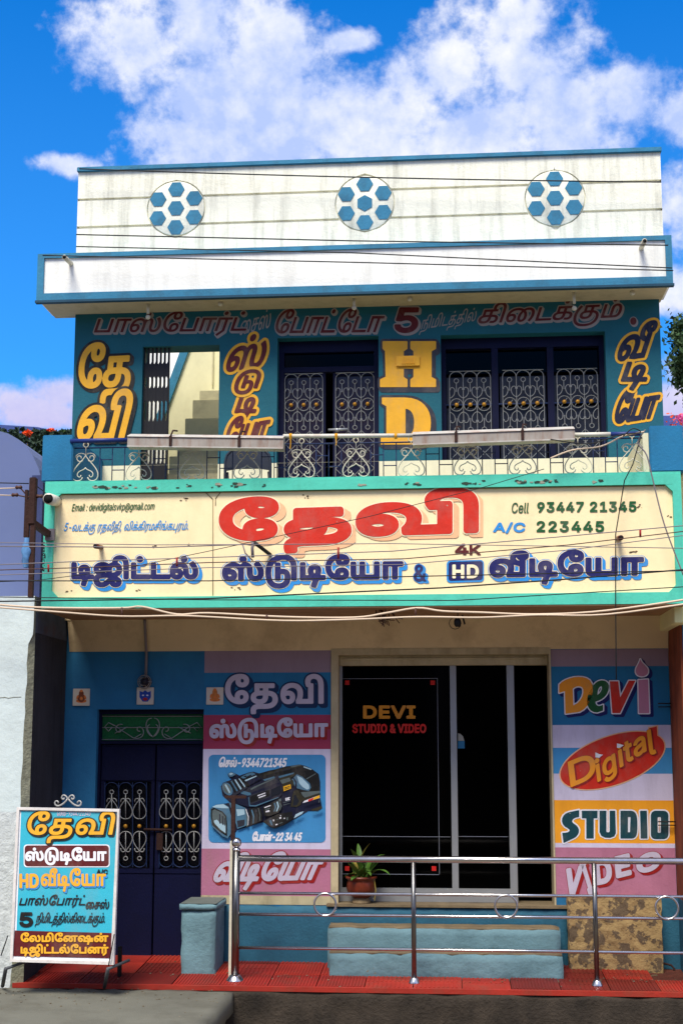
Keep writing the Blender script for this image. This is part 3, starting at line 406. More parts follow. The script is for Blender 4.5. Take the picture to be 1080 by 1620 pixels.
GRIME = (70, 66, 55)
M = dict(
    white=mat('white_limewash', (236, 234, 222), bump=0.25, bscale=30, dirt=(120, 118, 100), dirt_amt=0.35, dirt_scale=(7, 7, 0.8), var=0.05),
    parapet=mat('stained_parapet_plaster', (240, 238, 220), bump=0.3, bscale=25, dirt=(88, 86, 70), dirt_amt=0.55, dirt_scale=(9, 9, 0.9), var=0.05),
    slabwhite=mat('white_slab_paint', (238, 238, 232), bump=0.2, var=0.05, dirt=(130, 128, 116), dirt_amt=0.3, dirt_scale=(7, 7, 0.7)),
    trim=mat('blue_trim_paint', (50, 124, 158), var=0.14, bump=0.25, dirt=(48, 62, 66), dirt_amt=0.6, dirt_scale=(5, 5, 3), chips=(150, 160, 160), chip_amt=0.015, chip_scale=16),
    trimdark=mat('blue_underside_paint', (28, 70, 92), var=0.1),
    soffit=mat('dusty_beige_soffit', (186, 172, 140), var=0.12, dirt=(80, 72, 56), dirt_amt=0.55, dirt_scale=(3, 3, 3)),
    teal=mat('teal_wall_paint', (16, 92, 108), var=0.12, scale=2.2, bump=0.2, bscale=22, dirt=(16, 70, 86), dirt_amt=0.35, dirt_scale=(2, 2, 1)),
    dado=mat('cream_dado_paint', (226, 222, 190), var=0.07, dirt=(130, 124, 96), dirt_amt=0.35, dirt_scale=(4, 4, 1)),
    pier=mat('blue_pier_paint', (24, 112, 156), var=0.12, bump=0.2, dirt=(16, 60, 84), dirt_amt=0.3, dirt_scale=(3, 3, 2)),
    green=mat('turquoise_border_paint', (80, 196, 172), var=0.08, bump=0.15, dirt=(50, 110, 95), dirt_amt=0.35, dirt_scale=(5, 5, 3)),
    cream=mat('cream_sign_paint', (250, 228, 180), var=0.04, scale=1.4, bump=0.12, bscale=18, dirt=(190, 160, 115), dirt_amt=0.3, dirt_scale=(3, 3, 1.5)),
    seam=mat('sign_groove_shadow_paint', (120, 105, 75)),
    ceiling=mat('brown_soffit_distemper', (166, 128, 92), var=0.15, scale=1.3, dirt=(82, 52, 30), dirt_amt=0.6, dirt_scale=(1.2, 1.2, 1.2)),
    beam=mat('beige_beam_distemper', (214, 192, 152), var=0.12, scale=1.2, bump=0.15, dirt=(110, 80, 52), dirt_amt=0.6, dirt_scale=(1.5, 1.5, 1.5)),
    bluewall=mat('lower_blue_wall_paint', (36, 112, 158), var=0.14, scale=1.8, bump=0.25, bscale=20, dirt=(18, 72, 120), dirt_amt=0.45, dirt_scale=(2, 2, 1),
                 chips=(150, 130, 70), chip_amt=0.03, chip_scale=9),
    shaded_lilac=mat('shaded_lilac_band_paint', (146, 126, 142), var=0.08, bump=0.1, dirt=(90, 70, 80), dirt_amt=0.3, dirt_scale=(3, 3, 1)),  # pale lilac again, with the shade under the fascia put into the colour
    bandblue=mat('blue_band_paint', (28, 112, 160), var=0.12, bump=0.1, dirt=(16, 62, 95), dirt_amt=0.3, dirt_scale=(3, 3, 1)),
    bandsky=mat('sky_blue_band_paint', (62, 140, 196), var=0.1, bump=0.1, dirt=(40, 80, 110), dirt_amt=0.3, dirt_scale=(4, 4, 1)),
    crimson=mat('crimson_band_paint', (156, 52, 82), var=0.1, bump=0.1),
    lilac=mat('pale_lilac_paint', (206, 198, 222), var=0.06, bump=0.1, dirt=(120, 105, 120), dirt_amt=0.35, dirt_scale=(5, 5, 1)),
    pink=mat('faded_pink_paint', (178, 112, 140), var=0.12, bump=0.15, dirt=(150, 120, 110), dirt_amt=0.4, dirt_scale=(6, 6, 2),
             chips=(196, 170, 130), chip_amt=0.055, chip_scale=7),
    pinkwall=mat('rose_pink_paint', (176, 112, 138), var=0.12, bump=0.15, dirt=(120, 60, 80), dirt_amt=0.3, dirt_scale=(4, 4, 1)),
    orange=mat('orange_band_paint', (240, 160, 30), var=0.08, bump=0.1, dirt=(150, 90, 30), dirt_amt=0.3, dirt_scale=(5, 5, 1)),
    plinth=mat('blue_grey_plinth_paint', (106, 140, 150), var=0.16, scale=2.5, bump=0.4, bscale=25, dirt=(52, 78, 86), dirt_amt=0.85, dirt_scale=(2.2, 2.2, 5),
               chips=(120, 112, 90), chip_amt=0.06, chip_scale=6),
    plinthdark=mat('deep_blue_plinth_paint', (38, 92, 116), var=0.18, scale=2.5, bump=0.3, dirt=(24, 60, 80), dirt_amt=0.7, dirt_scale=(3, 3, 3)),
    tread=mat('worn_cement_tread', (118, 102, 78), var=0.25, scale=6, bump=0.3, dirt=(70, 60, 44), dirt_amt=0.6, dirt_scale=(5, 5, 5)),
    jamb=mat('cream_jamb_paint', (186, 172, 138), var=0.15, scale=5, bump=0.2, dirt=(110, 96, 66), dirt_amt=0.6, dirt_scale=(8, 8, 2)),
    alu=mat('dull_aluminium', (168, 170, 172), rough=0.42, metal=0.6, var=0.05),
    glass=mat('black_tinted_glass', (1, 1, 1), rough=0.08, var=0.0, spec=0.05),
    dark=mat('unlit_interior', (14, 13, 15), var=0.1, rough=0.95, spec=0.05),
    navy=mat('navy_door_enamel', (4, 8, 46), spec=0.2, rough=0.6, var=0.2, bump=0.1, dirt=(8, 10, 40), dirt_amt=0.5, dirt_scale=(3, 3, 2), chips=(96, 40, 40), chip_amt=0.02, chip_scale=8),
    navyup=mat('navy_window_enamel', (5, 11, 48), spec=0.2, rough=0.65, var=0.2),
    grey_pane=mat('grey_figured_glass', (30, 32, 44), rough=0.4, var=0.15, spec=0.3),
    panel_dark=mat('dark_blue_panel', (10, 14, 40), rough=0.5, var=0.3),
    wroughtw=mat('silver_painted_iron', (160, 160, 158), rough=0.5, metal=0.3, var=0.15, scale=30),
    wroughtd=mat('dark_blue_painted_iron', (34, 52, 92), rough=0.55, metal=0.2, var=0.2),
    wroughtc=mat('cream_painted_iron', (206, 200, 180), rough=0.6, var=0.15, scale=20),
    gold=mat('brass_boss_paint', (176, 124, 34), rough=0.45, metal=0.3, var=0.1),
    netgreen=mat('green_netlon_mesh', (12, 96, 48), rough=0.7, var=0.4, scale=60),
    steel=mat('polished_stainless_steel', (205, 203, 205), rough=0.24, metal=1.0, var=0.16, scale=10),
    steelpost=mat('steel_post_dark_reflection', (120, 118, 116), rough=0.3, metal=1.0, var=0.2, scale=8),  # railing steel darkened: the dark street's reflection is put into the colour
    rust=mat('rusted_iron', (56, 32, 26), rough=0.9, var=0.35, scale=12, bump=0.4, dirt=(40, 24, 18), dirt_amt=0.7, dirt_scale=(6, 6, 6)),
    rustwhite=mat('rust_streaked_white_enamel', (186, 182, 174), rough=0.6, var=0.14, scale=6, dirt=(140, 66, 26), dirt_amt=0.75, dirt_scale=(7, 7, 7)),
    rustbox=mat('grey_rust_streaked_enamel', (150, 142, 134), rough=0.7, var=0.2, scale=8, dirt=(120, 70, 40), dirt_amt=0.95, dirt_scale=(16, 16, 2)),
    pipewhite=mat('white_painted_pipe', (214, 210, 196), rough=0.5, var=0.1, dirt=(120, 60, 40), dirt_amt=0.5, dirt_scale=(12, 12, 12)),
    pipeblue=mat('blue_painted_pipe', (24, 46, 110), rough=0.5, var=0.15),
    hole=mat('black_pipe_bore', (4, 4, 4), rough=0.9, var=0),
    wire=mat('black_wire_sheath', (14, 14, 16), rough=0.6, var=0.1),
    wirecream=mat('pale_wire_sheath', (206, 184, 160), rough=0.6, var=0.1),
    wiregrey=mat('grey_wire_sheath', (120, 112, 116), rough=0.6, var=0.1),
    wirebrown=mat('brown_wire_sheath', (74, 44, 36), rough=0.6, var=0.1),
    terracotta=mat('glazed_terracotta', (104, 42, 24), rough=0.35, var=0.3, scale=14, dirt=(40, 16, 12), dirt_amt=0.6, dirt_scale=(12, 12, 12)),
    potfoot=mat('lichen_grey_pot_foot', (140, 120, 90), rough=0.9, var=0.3, scale=30),
    leaf=mat('green_leaf', (74, 110, 40), rough=0.5, var=0.35, scale=18),
    leafy=mat('yellowing_leaf', (170, 150, 70), rough=0.6, var=0.3, scale=18),
    soil=mat('potting_soil', (40, 30, 22), var=0.3, scale=40),
    redtile=mat('red_cement_tile', (142, 34, 24), rough=0.6, var=0.22, scale=2.5, bump=0.2, bscale=60, dirt=(96, 50, 38), dirt_amt=0.85, dirt_scale=(4, 4, 4)),
    redtile2=mat('orange_red_cement_tile', (154, 40, 27), rough=0.6, var=0.22, scale=3.5, bump=0.2, bscale=60, dirt=(110, 60, 44), dirt_amt=0.8, dirt_scale=(4, 4, 4)),
    redtile3=mat('dark_red_cement_tile', (108, 28, 22), rough=0.55, var=0.25, scale=3, bump=0.2, bscale=60, dirt=(80, 36, 28), dirt_amt=0.6, dirt_scale=(5, 5, 5)),
    bedding=mat('sandy_tile_bedding', (84, 40, 28), var=0.3, scale=9, bump=0.5, rough=0.95),
    kerb=mat('dirty_kerb_concrete', (60, 52, 44), rough=0.95, var=0.45, scale=5, bump=0.9, bscale=40, dirt=(26, 23, 20), dirt_amt=0.9, dirt_scale=(3, 3, 1.5)),
    slab=mat('grey_cement_slab', (104, 103, 93), rough=0.9, var=0.14, scale=3, bump=0.5, bscale=90, dirt=(70, 66, 56), dirt_amt=0.7, dirt_scale=(2, 2, 2)),
    road=mat('dusty_asphalt', (122, 112, 96), rough=0.95, var=0.3, scale=6, bump=0.5, bscale=80),
    ground=mat('dry_ground', (132, 120, 96), rough=0.95, var=0.3, scale=0.2),
    rubble=mat('rubble_stone', (98, 84, 62), rough=0.95, var=0.3, scale=12, bump=0.4),
    peeling=mat('peeling_yellow_plaster', (162, 136, 92), rough=0.95, var=0.2, scale=6, bump=0.8, bscale=16, dirt=(104, 74, 50), dirt_amt=1.0, dirt_scale=(5, 5, 5),
                chips=(98, 82, 64), chip_amt=0.23, chip_scale=9),
    lavender=mat('lavender_blue_limewash', (98, 110, 150), rough=0.9, var=0.08, scale=0.8, dirt=(84, 98, 160), dirt_amt=0.5, dirt_scale=(0.6, 0.6, 1.2)),
    paleplaster=mat('pale_blue_white_limewash', (202, 214, 214), rough=0.9, var=0.06, bump=0.5, bscale=9, dirt=(140, 140, 140), dirt_amt=0.3, dirt_scale=(2, 2, 2)),
    roughcast=mat('flaking_grey_plaster', (200, 206, 206), rough=0.95, var=0.2, scale=14, bump=1.0, bscale=14),
    sooty=mat('sooty_cement_plaster', (52, 52, 58), rough=0.9, var=0.3, scale=3, bump=0.3, dirt=(22, 20, 24), dirt_amt=0.9, dirt_scale=(14, 14, 0.5)),
    patchblue=mat('old_blue_brown_plaster', (76, 86, 104), rough=0.9, var=0.3, scale=5, dirt=(86, 50, 24), dirt_amt=0.9, dirt_scale=(4, 4, 4)),
    brokenedge=mat('broken_plaster_edge', (140, 140, 120), rough=0.95, var=0.3, scale=20, bump=0.8, bscale=30),
    creamstair=mat('cream_stair_plaster', (234, 228, 188), var=0.07, dirt=(150, 142, 104), dirt_amt=0.3, dirt_scale=(2, 2, 1)),
    stairgrey=mat('grey_cream_stair_plaster', (212, 204, 168), var=0.1, dirt=(110, 104, 80), dirt_amt=0.5, dirt_scale=(4, 4, 4)),
    pureWhite=mat('overexposed_sky_white', (250, 250, 248), var=0.02),
    gate=mat('black_gate_paint', (16, 14, 18), rough=0.5, var=0.2),
    chair=mat('slate_painted_chair_steel', (40, 46, 60), rough=0.45, var=0.15),
    brownboard=mat('weathered_brown_board', (128, 62, 34), rough=0.9, var=0.35, scale=5, dirt=(60, 34, 26), dirt_amt=0.8, dirt_scale=(10, 10, 0.8)),
    boardblue=mat('chalky_blue_edge_paint', (70, 130, 180), rough=0.9, var=0.2, scale=8, dirt=(40, 70, 110), dirt_amt=0.7, dirt_scale=(14, 14, 1)),
    nbcream=mat('pale_yellow_wall', (232, 228, 168), var=0.06),
    nbdark=mat('dark_green_shutter', (22, 46, 42), var=0.2),
    bark=mat('bark', (84, 66, 50), rough=0.95, var=0.3, scale=8, bump=0.4),
    foliage=mat('tree_foliage', (58, 84, 46), rough=0.7, var=0.4, scale=1.5),
    foliage2=mat('dark_tree_foliage', (38, 60, 42), rough=0.7, var=0.4, scale=1.0),
    flame=mat('orange_blossom', (232, 78, 16), rough=0.7, var=0.3, scale=2),
    pinkflower=mat('pink_blossom', (236, 110, 170), rough=0.6, var=0.2, scale=20),
    orangeflower=mat('orange_red_blossom', (214, 80, 40), rough=0.6, var=0.2, scale=20),
    hill=mat('haze_blue_wooded_hill', (40, 58, 112), rough=0.95, var=0.25, scale=0.02),  # blue of the distant haze is put into the hill's own colour
    cloth=mat('blue_cloth', (92, 140, 190), rough=0.9, var=0.3, scale=20),
    tilewhite=mat('glazed_white_tile', (206, 196, 184), rough=0.3, var=0.06),
    # sign painters' enamels
    L_red=mat('red_enamel', (206, 40, 18), rough=0.6, var=0.14, scale=7, bump=0.12, bscale=30, dirt=(140, 130, 118), dirt_amt=0.34, dirt_scale=(5, 5, 3), chips=(170, 160, 140), chip_amt=0.022, chip_scale=22),
    L_redlight=mat('bright_red_enamel', (226, 66, 40), rough=0.6, var=0.14, scale=9, bump=0.12, bscale=30, dirt=(140, 130, 118), dirt_amt=0.34, dirt_scale=(5, 5, 3), chips=(170, 160, 140), chip_amt=0.022, chip_scale=22),
    L_reddark=mat('deep_red_enamel', (146, 14, 14), rough=0.6, var=0.1, bump=0.12, bscale=30, dirt=(140, 130, 118), dirt_amt=0.34, dirt_scale=(5, 5, 3), chips=(170, 160, 140), chip_amt=0.022, chip_scale=22),
    L_peach=mat('peach_enamel', (240, 186, 140), rough=0.6, var=0.04, bump=0.12, bscale=30, dirt=(140, 130, 118), dirt_amt=0.34, dirt_scale=(5, 5, 3), chips=(170, 160, 140), chip_amt=0.022, chip_scale=22),
    L_cream=mat('cream_enamel', (250, 234, 196), rough=0.6, var=0.03, bump=0.12, bscale=30, dirt=(140, 130, 118), dirt_amt=0.34, dirt_scale=(5, 5, 3), chips=(170, 160, 140), chip_amt=0.022, chip_scale=22),
    L_navy=mat('navy_enamel', (22, 24, 92), rough=0.6, var=0.15, scale=8, bump=0.12, bscale=30, dirt=(140, 130, 118), dirt_amt=0.34, dirt_scale=(5, 5, 3), chips=(170, 160, 140), chip_amt=0.022, chip_scale=22),
    L_inkblue=mat('ink_blue_enamel', (10, 16, 48), rough=0.6, var=0.15, bump=0.12, bscale=30, dirt=(140, 130, 118), dirt_amt=0.34, dirt_scale=(5, 5, 3), chips=(170, 160, 140), chip_amt=0.022, chip_scale=22),
    L_blue=mat('bright_blue_enamel', (40, 140, 214), rough=0.6, var=0.08, bump=0.12, bscale=30, dirt=(140, 130, 118), dirt_amt=0.34, dirt_scale=(5, 5, 3), chips=(170, 160, 140), chip_amt=0.022, chip_scale=22),
    L_white=mat('white_enamel', (232, 232, 240), rough=0.6, var=0.04, bump=0.12, bscale=30, dirt=(140, 130, 118), dirt_amt=0.34, dirt_scale=(5, 5, 3), chips=(170, 160, 140), chip_amt=0.022, chip_scale=22),
    L_yellow=mat('yellow_enamel', (238, 176, 30), rough=0.6, var=0.06, bump=0.12, bscale=30, dirt=(140, 130, 118), dirt_amt=0.34, dirt_scale=(5, 5, 3), chips=(170, 160, 140), chip_amt=0.022, chip_scale=22),
    L_gold=mat('golden_yellow_enamel', (230, 168, 36), rough=0.6, var=0.10, scale=6, bump=0.12, bscale=30, dirt=(140, 130, 118), dirt_amt=0.34, dirt_scale=(5, 5, 3), chips=(170, 160, 140), chip_amt=0.022, chip_scale=22),
    L_black=mat('black_enamel', (10, 10, 12), rough=0.6, var=0.05, bump=0.12, bscale=30, dirt=(140, 130, 118), dirt_amt=0.34, dirt_scale=(5, 5, 3), chips=(170, 160, 140), chip_amt=0.022, chip_scale=22),
    L_charcoal=mat('charcoal_enamel', (42, 44, 56), rough=0.6, var=0.12, bump=0.12, bscale=30, dirt=(140, 130, 118), dirt_amt=0.34, dirt_scale=(5, 5, 3), chips=(170, 160, 140), chip_amt=0.022, chip_scale=22),
    L_maroon=mat('maroon_enamel', (88, 10, 16), rough=0.6, var=0.15, scale=8, bump=0.12, bscale=30, dirt=(140, 130, 118), dirt_amt=0.34, dirt_scale=(5, 5, 3), chips=(170, 160, 140), chip_amt=0.022, chip_scale=22),
    L_grey=mat('pale_grey_enamel', (150, 144, 140), rough=0.6, var=0.1, bump=0.12, bscale=30, dirt=(140, 130, 118), dirt_amt=0.34, dirt_scale=(5, 5, 3), chips=(170, 160, 140), chip_amt=0.022, chip_scale=22),
    L_dgreen=mat('dark_green_enamel', (14, 84, 40), rough=0.6, var=0.08, bump=0.12, bscale=30, dirt=(140, 130, 118), dirt_amt=0.34, dirt_scale=(5, 5, 3), chips=(170, 160, 140), chip_amt=0.022, chip_scale=22),
    L_lilac=mat('lilac_enamel', (190, 180, 200), rough=0.6, var=0.05, bump=0.12, bscale=30, dirt=(140, 130, 118), dirt_amt=0.34, dirt_scale=(5, 5, 3), chips=(170, 160, 140), chip_amt=0.022, chip_scale=22),
    L_pink=mat('dusty_pink_enamel', (196, 130, 160), rough=0.6, var=0.05, bump=0.12, bscale=30, dirt=(140, 130, 118), dirt_amt=0.34, dirt_scale=(5, 5, 3), chips=(170, 160, 140), chip_amt=0.022, chip_scale=22),
    L_orange=mat('orange_enamel', (238, 150, 30), rough=0.6, var=0.06, bump=0.12, bscale=30, dirt=(140, 130, 118), dirt_amt=0.34, dirt_scale=(5, 5, 3), chips=(170, 160, 140), chip_amt=0.022, chip_scale=22),
    L_teal=mat('deep_teal_enamel', (6, 62, 72), rough=0.6, var=0.12, bump=0.12, bscale=30, dirt=(140, 130, 118), dirt_amt=0.34, dirt_scale=(5, 5, 3), chips=(170, 160, 140), chip_amt=0.022, chip_scale=22),
    L_boardteal=mat('turquoise_board_enamel', (52, 172, 196), rough=0.45, var=0.04, bump=0.12, bscale=30, dirt=(140, 130, 118), dirt_amt=0.34, dirt_scale=(5, 5, 3), chips=(170, 160, 140), chip_amt=0.022, chip_scale=22),
    L_silver=mat('silver_line_print', (120, 124, 136), rough=0.5, var=0.05, bump=0.12, bscale=30, dirt=(140, 130, 118), dirt_amt=0.34, dirt_scale=(5, 5, 3), chips=(170, 160, 140), chip_amt=0.022, chip_scale=22),
    L_dimorange=mat('amber_film_letters', (200, 128, 20), rough=0.6, var=0.15, bump=0.12, bscale=30, dirt=(140, 130, 118), dirt_amt=0.34, dirt_scale=(5, 5, 3), chips=(170, 160, 140), chip_amt=0.022, chip_scale=22),
    L_dimred=mat('red_film_letters', (196, 22, 14), rough=0.6, var=0.1, bump=0.12, bscale=30, dirt=(140, 130, 118), dirt_amt=0.34, dirt_scale=(5, 5, 3), chips=(170, 160, 140), chip_amt=0.022, chip_scale=22),
    L_steelblue=mat('steel_blue_enamel', (74, 116, 142), rough=0.6, var=0.2, scale=20, bump=0.12, bscale=30, dirt=(140, 130, 118), dirt_amt=0.34, dirt_scale=(5, 5, 3), chips=(170, 160, 140), chip_amt=0.022, chip_scale=22),
    L_olive=mat('olive_black_enamel', (48, 44, 26), rough=0.6, var=0.2, scale=20, bump=0.12, bscale=30, dirt=(140, 130, 118), dirt_amt=0.34, dirt_scale=(5, 5, 3), chips=(170, 160, 140), chip_amt=0.022, chip_scale=22),
)


# ------------------------------------------------------------------ meshes and things
WLOC = {}


def link(o, parent=None, wloc=(0, 0, 0)):
    COL.objects.link(o)
    wloc = Vector(wloc)
    WLOC[o.name] = wloc
    if parent is not None:
        o.parent = parent
        o.location = wloc - WLOC[parent.name]
    else:
        o.location = wloc
    return o


from mathutils import noise as mnoise


def rough_box(mb, x0, x1, y0, y1, z0, z1, amp=0.008, step=0.06, mi=0, seed=0.0, edge=0.012):
    """a hand-built masonry box: subdivided, uneven, with worn and chipped edges"""
    bm = bmesh.new()
    nx, ny, nz = [max(1, min(60, int(abs(b - a) / step))) for a, b in ((x0, x1), (y0, y1), (z0, z1))]
    idx = {}

    def vert(i, j, k):
        key = (i, j, k)
        if key not in idx:
            p = Vector((x0 + (x1 - x0) * i / nx, y0 + (y1 - y0) * j / ny, z0 + (z1 - z0) * k / nz))
            on = (i in (0, nx)) + (j in (0, ny)) + (k in (0, nz))
            q = p * 7 + Vector((seed, seed * 2, seed * 3))
            d = mnoise.noise_vector(q) * amp + mnoise.noise_vector(p * 22 + Vector((seed, 0, 0))) * amp * 0.5
            if on >= 2:
                c = Vector(((x0 + x1) / 2, (y0 + y1) / 2, (z0 + z1) / 2))
                e = edge * (0.35 + max(0.0, mnoise.noise(p * 9 + Vector((0, seed, 0)))) * 2.2)
                s = Vector((0, 0, 0))
                if i in (0, nx):
                    s.x = 1 if p.x < c.x else -1
                if j in (0, ny):
                    s.y = 1 if p.y < c.y else -1
                if k in (0, nz):
                    s.z = 1 if p.z < c.z else -1
                d += s * e
            idx[key] = bm.verts.new(p + d)
        return idx[key]

    for i in range(nx):
        for k in range(nz):
            bm.faces.new((vert(i, 0, k), vert(i + 1, 0, k), vert(i + 1, 0, k + 1), vert(i, 0, k + 1)))
            bm.faces.new((vert(i, ny, k), vert(i, ny, k + 1), vert(i + 1, ny, k + 1), vert(i + 1, ny, k)))
    for j in range(ny):
        for k in range(nz):
            bm.faces.new((vert(0, j, k), vert(0, j, k + 1), vert(0, j + 1, k + 1), vert(0, j + 1, k)))
            bm.faces.new((vert(nx, j, k), vert(nx, j + 1, k), vert(nx, j + 1, k + 1), vert(nx, j, k + 1)))
    for i in range(nx):
        for j in range(ny):
            bm.faces.new((vert(i, j, 0), vert(i, j + 1, 0), vert(i + 1, j + 1, 0), vert(i + 1, j, 0)))
            bm.faces.new((vert(i, j, nz), vert(i + 1, j, nz), vert(i + 1, j + 1, nz), vert(i, j + 1, nz)))
    bm.verts.index_update()
    mb.add([v.co.copy() for v in bm.verts], [[v.index for v in f.verts] for f in bm.faces], mi, True)
    bm.free()


class MB:
    """collects faces given in world metres, then becomes ONE mesh object"""

    def __init__(self):
        self.v, self.f, self.m, self.sm = [], [], [], []

    def add(self, vs, fs, mi=0, smooth=False):
        b = len(self.v)
        self.v += [tuple(p) for p in vs]
        self.f += [tuple(i + b for i in f) for f in fs]
        self.m += [mi] * len(fs)
        self.sm += [smooth] * len(fs)
        return self

    def box(self, x0, x1, y0, y1, z0, z1, mi=0, bev=0.0):
        if x0 > x1: x0, x1 = x1, x0
        if y0 > y1: y0, y1 = y1, y0
        if z0 > z1: z0, z1 = z1, z0
        if bev > 0:
            bm = bmesh.new()
            vs = [bm.verts.new(p) for p in ((x0, y0, z0), (x1, y0, z0), (x1, y1, z0), (x0, y1, z0), (x0, y0, z1), (x1, y0, z1), (x1, y1, z1), (x0, y1, z1))]
            for f in ((0, 3, 2, 1), (4, 5, 6, 7), (0, 1, 5, 4), (1, 2, 6, 5), (2, 3, 7, 6), (3, 0, 4, 7)):
                bm.faces.new([vs[i] for i in f])
            bmesh.ops.bevel(bm, geom=bm.edges[:], offset=bev, segments=2, affect='EDGES')
            bm.verts.index_update()
            self.add([v.co.copy() for v in bm.verts], [[v.index for v in f.verts] for f in bm.faces], mi)
            bm.free()
            return self
        vs = [(x0, y0, z0), (x1, y0, z0), (x1, y1, z0), (x0, y1, z0), (x0, y0, z1), (x1, y0, z1), (x1, y1, z1), (x0, y1, z1)]
        return self.add(vs, [(0, 3, 2, 1), (4, 5, 6, 7), (0, 1, 5, 4), (1, 2, 6, 5), (2, 3, 7, 6), (3, 0, 4, 7)], mi)

    def hexa(self, pts, mi=0):
        """8 points: bottom 4 then top 4"""
        return self.add(pts, [(0, 3, 2, 1), (4, 5, 6, 7), (0, 1, 5, 4), (1, 2, 6, 5), (2, 3, 7, 6), (3, 0, 4, 7)], mi)

    def quad(self, a, b, c, d, mi=0):
        return self.add([a, b, c, d], [(0, 1, 2, 3)], mi)

    def tube(self, pts, r, n=6, mi=0, closed=False, r_end=None):
        pts = [Vector(p) for p in pts]
        k = len(pts)
        if k < 2:
            return self
        vs, fs = [], []
        prev = None
        for i, p in enumerate(pts):
            if closed:
                t = pts[(i + 1) % k] - pts[i - 1]
            else:
                t = pts[min(i + 1, k - 1)] - pts[max(i - 1, 0)]
            if t.length < 1e-9:
                t = Vector((0, 0, 1))
            t.normalize()
            if prev is None:
                u = t.cross(Vector((0, 1, 0)))
                if u.length < 0.1:
                    u = t.cross(Vector((0, 0, 1)))
            else:
                u = prev - t * prev.dot(t)
            u.normalize()
            prev = u
            w = t.cross(u)
            rr = r if r_end is None else r + (r_end - r) * i / (k - 1)
            for j in range(n):
                a = 2 * math.pi * j / n
                vs.append(p + u * (math.cos(a) * rr) + w * (math.sin(a) * rr))
        last = k if closed else k - 1
        for i in range(last):
            for j in range(n):
                a, b = i * n + j, i * n + (j + 1) % n
                c, d = ((i + 1) % k) * n + (j + 1) % n, ((i + 1) % k) * n + j
                fs.append((a, b, c, d))
        if not closed:
            fs.append(tuple(range(n))[::-1])
            fs.append(tuple(range((k - 1) * n, k * n)))
        return self.add(vs, fs, mi, smooth=n > 4)

    def lathe(self, c, prof, n=20, mi=0, axis='z'):
        vs, fs = [], []
        c = Vector(c)
        for r, h in prof:
            for j in range(n):
                a = 2 * math.pi * j / n
                if axis == 'z':
                    vs.append(c + Vector((r * math.cos(a), r * math.sin(a), h)))
                elif axis == 'y':
                    vs.append(c + Vector((r * math.cos(a), h, r * math.sin(a))))
                else:
                    vs.append(c + Vector((h, r * math.cos(a), r * math.sin(a))))
        for i in range(len(prof) - 1):
            for j in range(n):
                fs.append((i * n + j, i * n + (j + 1) % n, (i + 1) * n + (j + 1) % n, (i + 1) * n + j))
        fs.append(tuple(range(n))[::-1])
        fs.append(tuple(range((len(prof) - 1) * n, len(prof) * n)))
        return self.add(vs, fs, mi, smooth=True)

    def prism(self, poly, y0, y1, mi=0):
        """poly: list of (x, z), extruded along y"""
        n = len(poly)
        vs = [(x, y0, z) for x, z in poly] + [(x, y1, z) for x, z in poly]
        fs = [tuple(range(n)), tuple(range(2 * n - 1, n - 1, -1))]
        fs += [(i, (i + 1) % n, n + (i + 1) % n, n + i) for i in range(n)]
        return self.add(vs, fs, mi)

    def build(self, name, mats, parent=None, label=None, kind=None, recalc=True, org=None):
        if not isinstance(mats, (list, tuple)):
            mats = [mats]
        me = bpy.data.meshes.new(name)
        if self.v:
            a = np.array([tuple(p) for p in self.v])
            lo, hi = a.min(0), a.max(0)
            c = Vector(((lo[0] + hi[0]) / 2, (lo[1] + hi[1]) / 2, lo[2]))
        else:
            c = Vector((0, 0, 0))
        if org is not None:
            c = Vector(org)
        me.from_pydata([(p[0] - c.x, p[1] - c.y, p[2] - c.z) for p in self.v], [], self.f)
        for mm in mats:
            me.materials.append(mm)
        me.polygons.foreach_set('material_index', self.m)
        me.polygons.foreach_set('use_smooth', self.sm)
        if recalc:
            bm = bmesh.new()
            bm.from_mesh(me)
            bmesh.ops.recalc_face_normals(bm, faces=bm.faces)
            bm.to_mesh(me)
            bm.free()
        me.update()
        o = bpy.data.objects.new(name, me)
        link(o, parent, c)
        if label:
            o['label'] = label
        if kind:
            o['kind'] = kind
        return o


def tag(o, label, cat, group=None):
    o['label'] = label
    o['category'] = cat
    if group:
        o['group'] = group
    return o


def thing(name, loc, label, cat, group=None):
    e = bpy.data.objects.new(name, None)
    e.empty_display_size = 0.1
    link(e, None, loc)
    return tag(e, label, cat, group)


def dup(o, dloc, parent=None):
    """copy of an object (and of its children), moved by dloc; mesh data shared"""
    c = o.copy()
    COL.objects.link(c)
    WLOC[c.name] = WLOC[o.name] + Vector(dloc)
    p = parent if parent is not None else o.parent
    c.parent = p
    c.location = WLOC[c.name] - (WLOC[p.name] if p is not None else Vector((0, 0, 0)))
    for ch in [x for x in COL.objects if x.parent == o]:
        dup(ch, dloc, c)
    return c


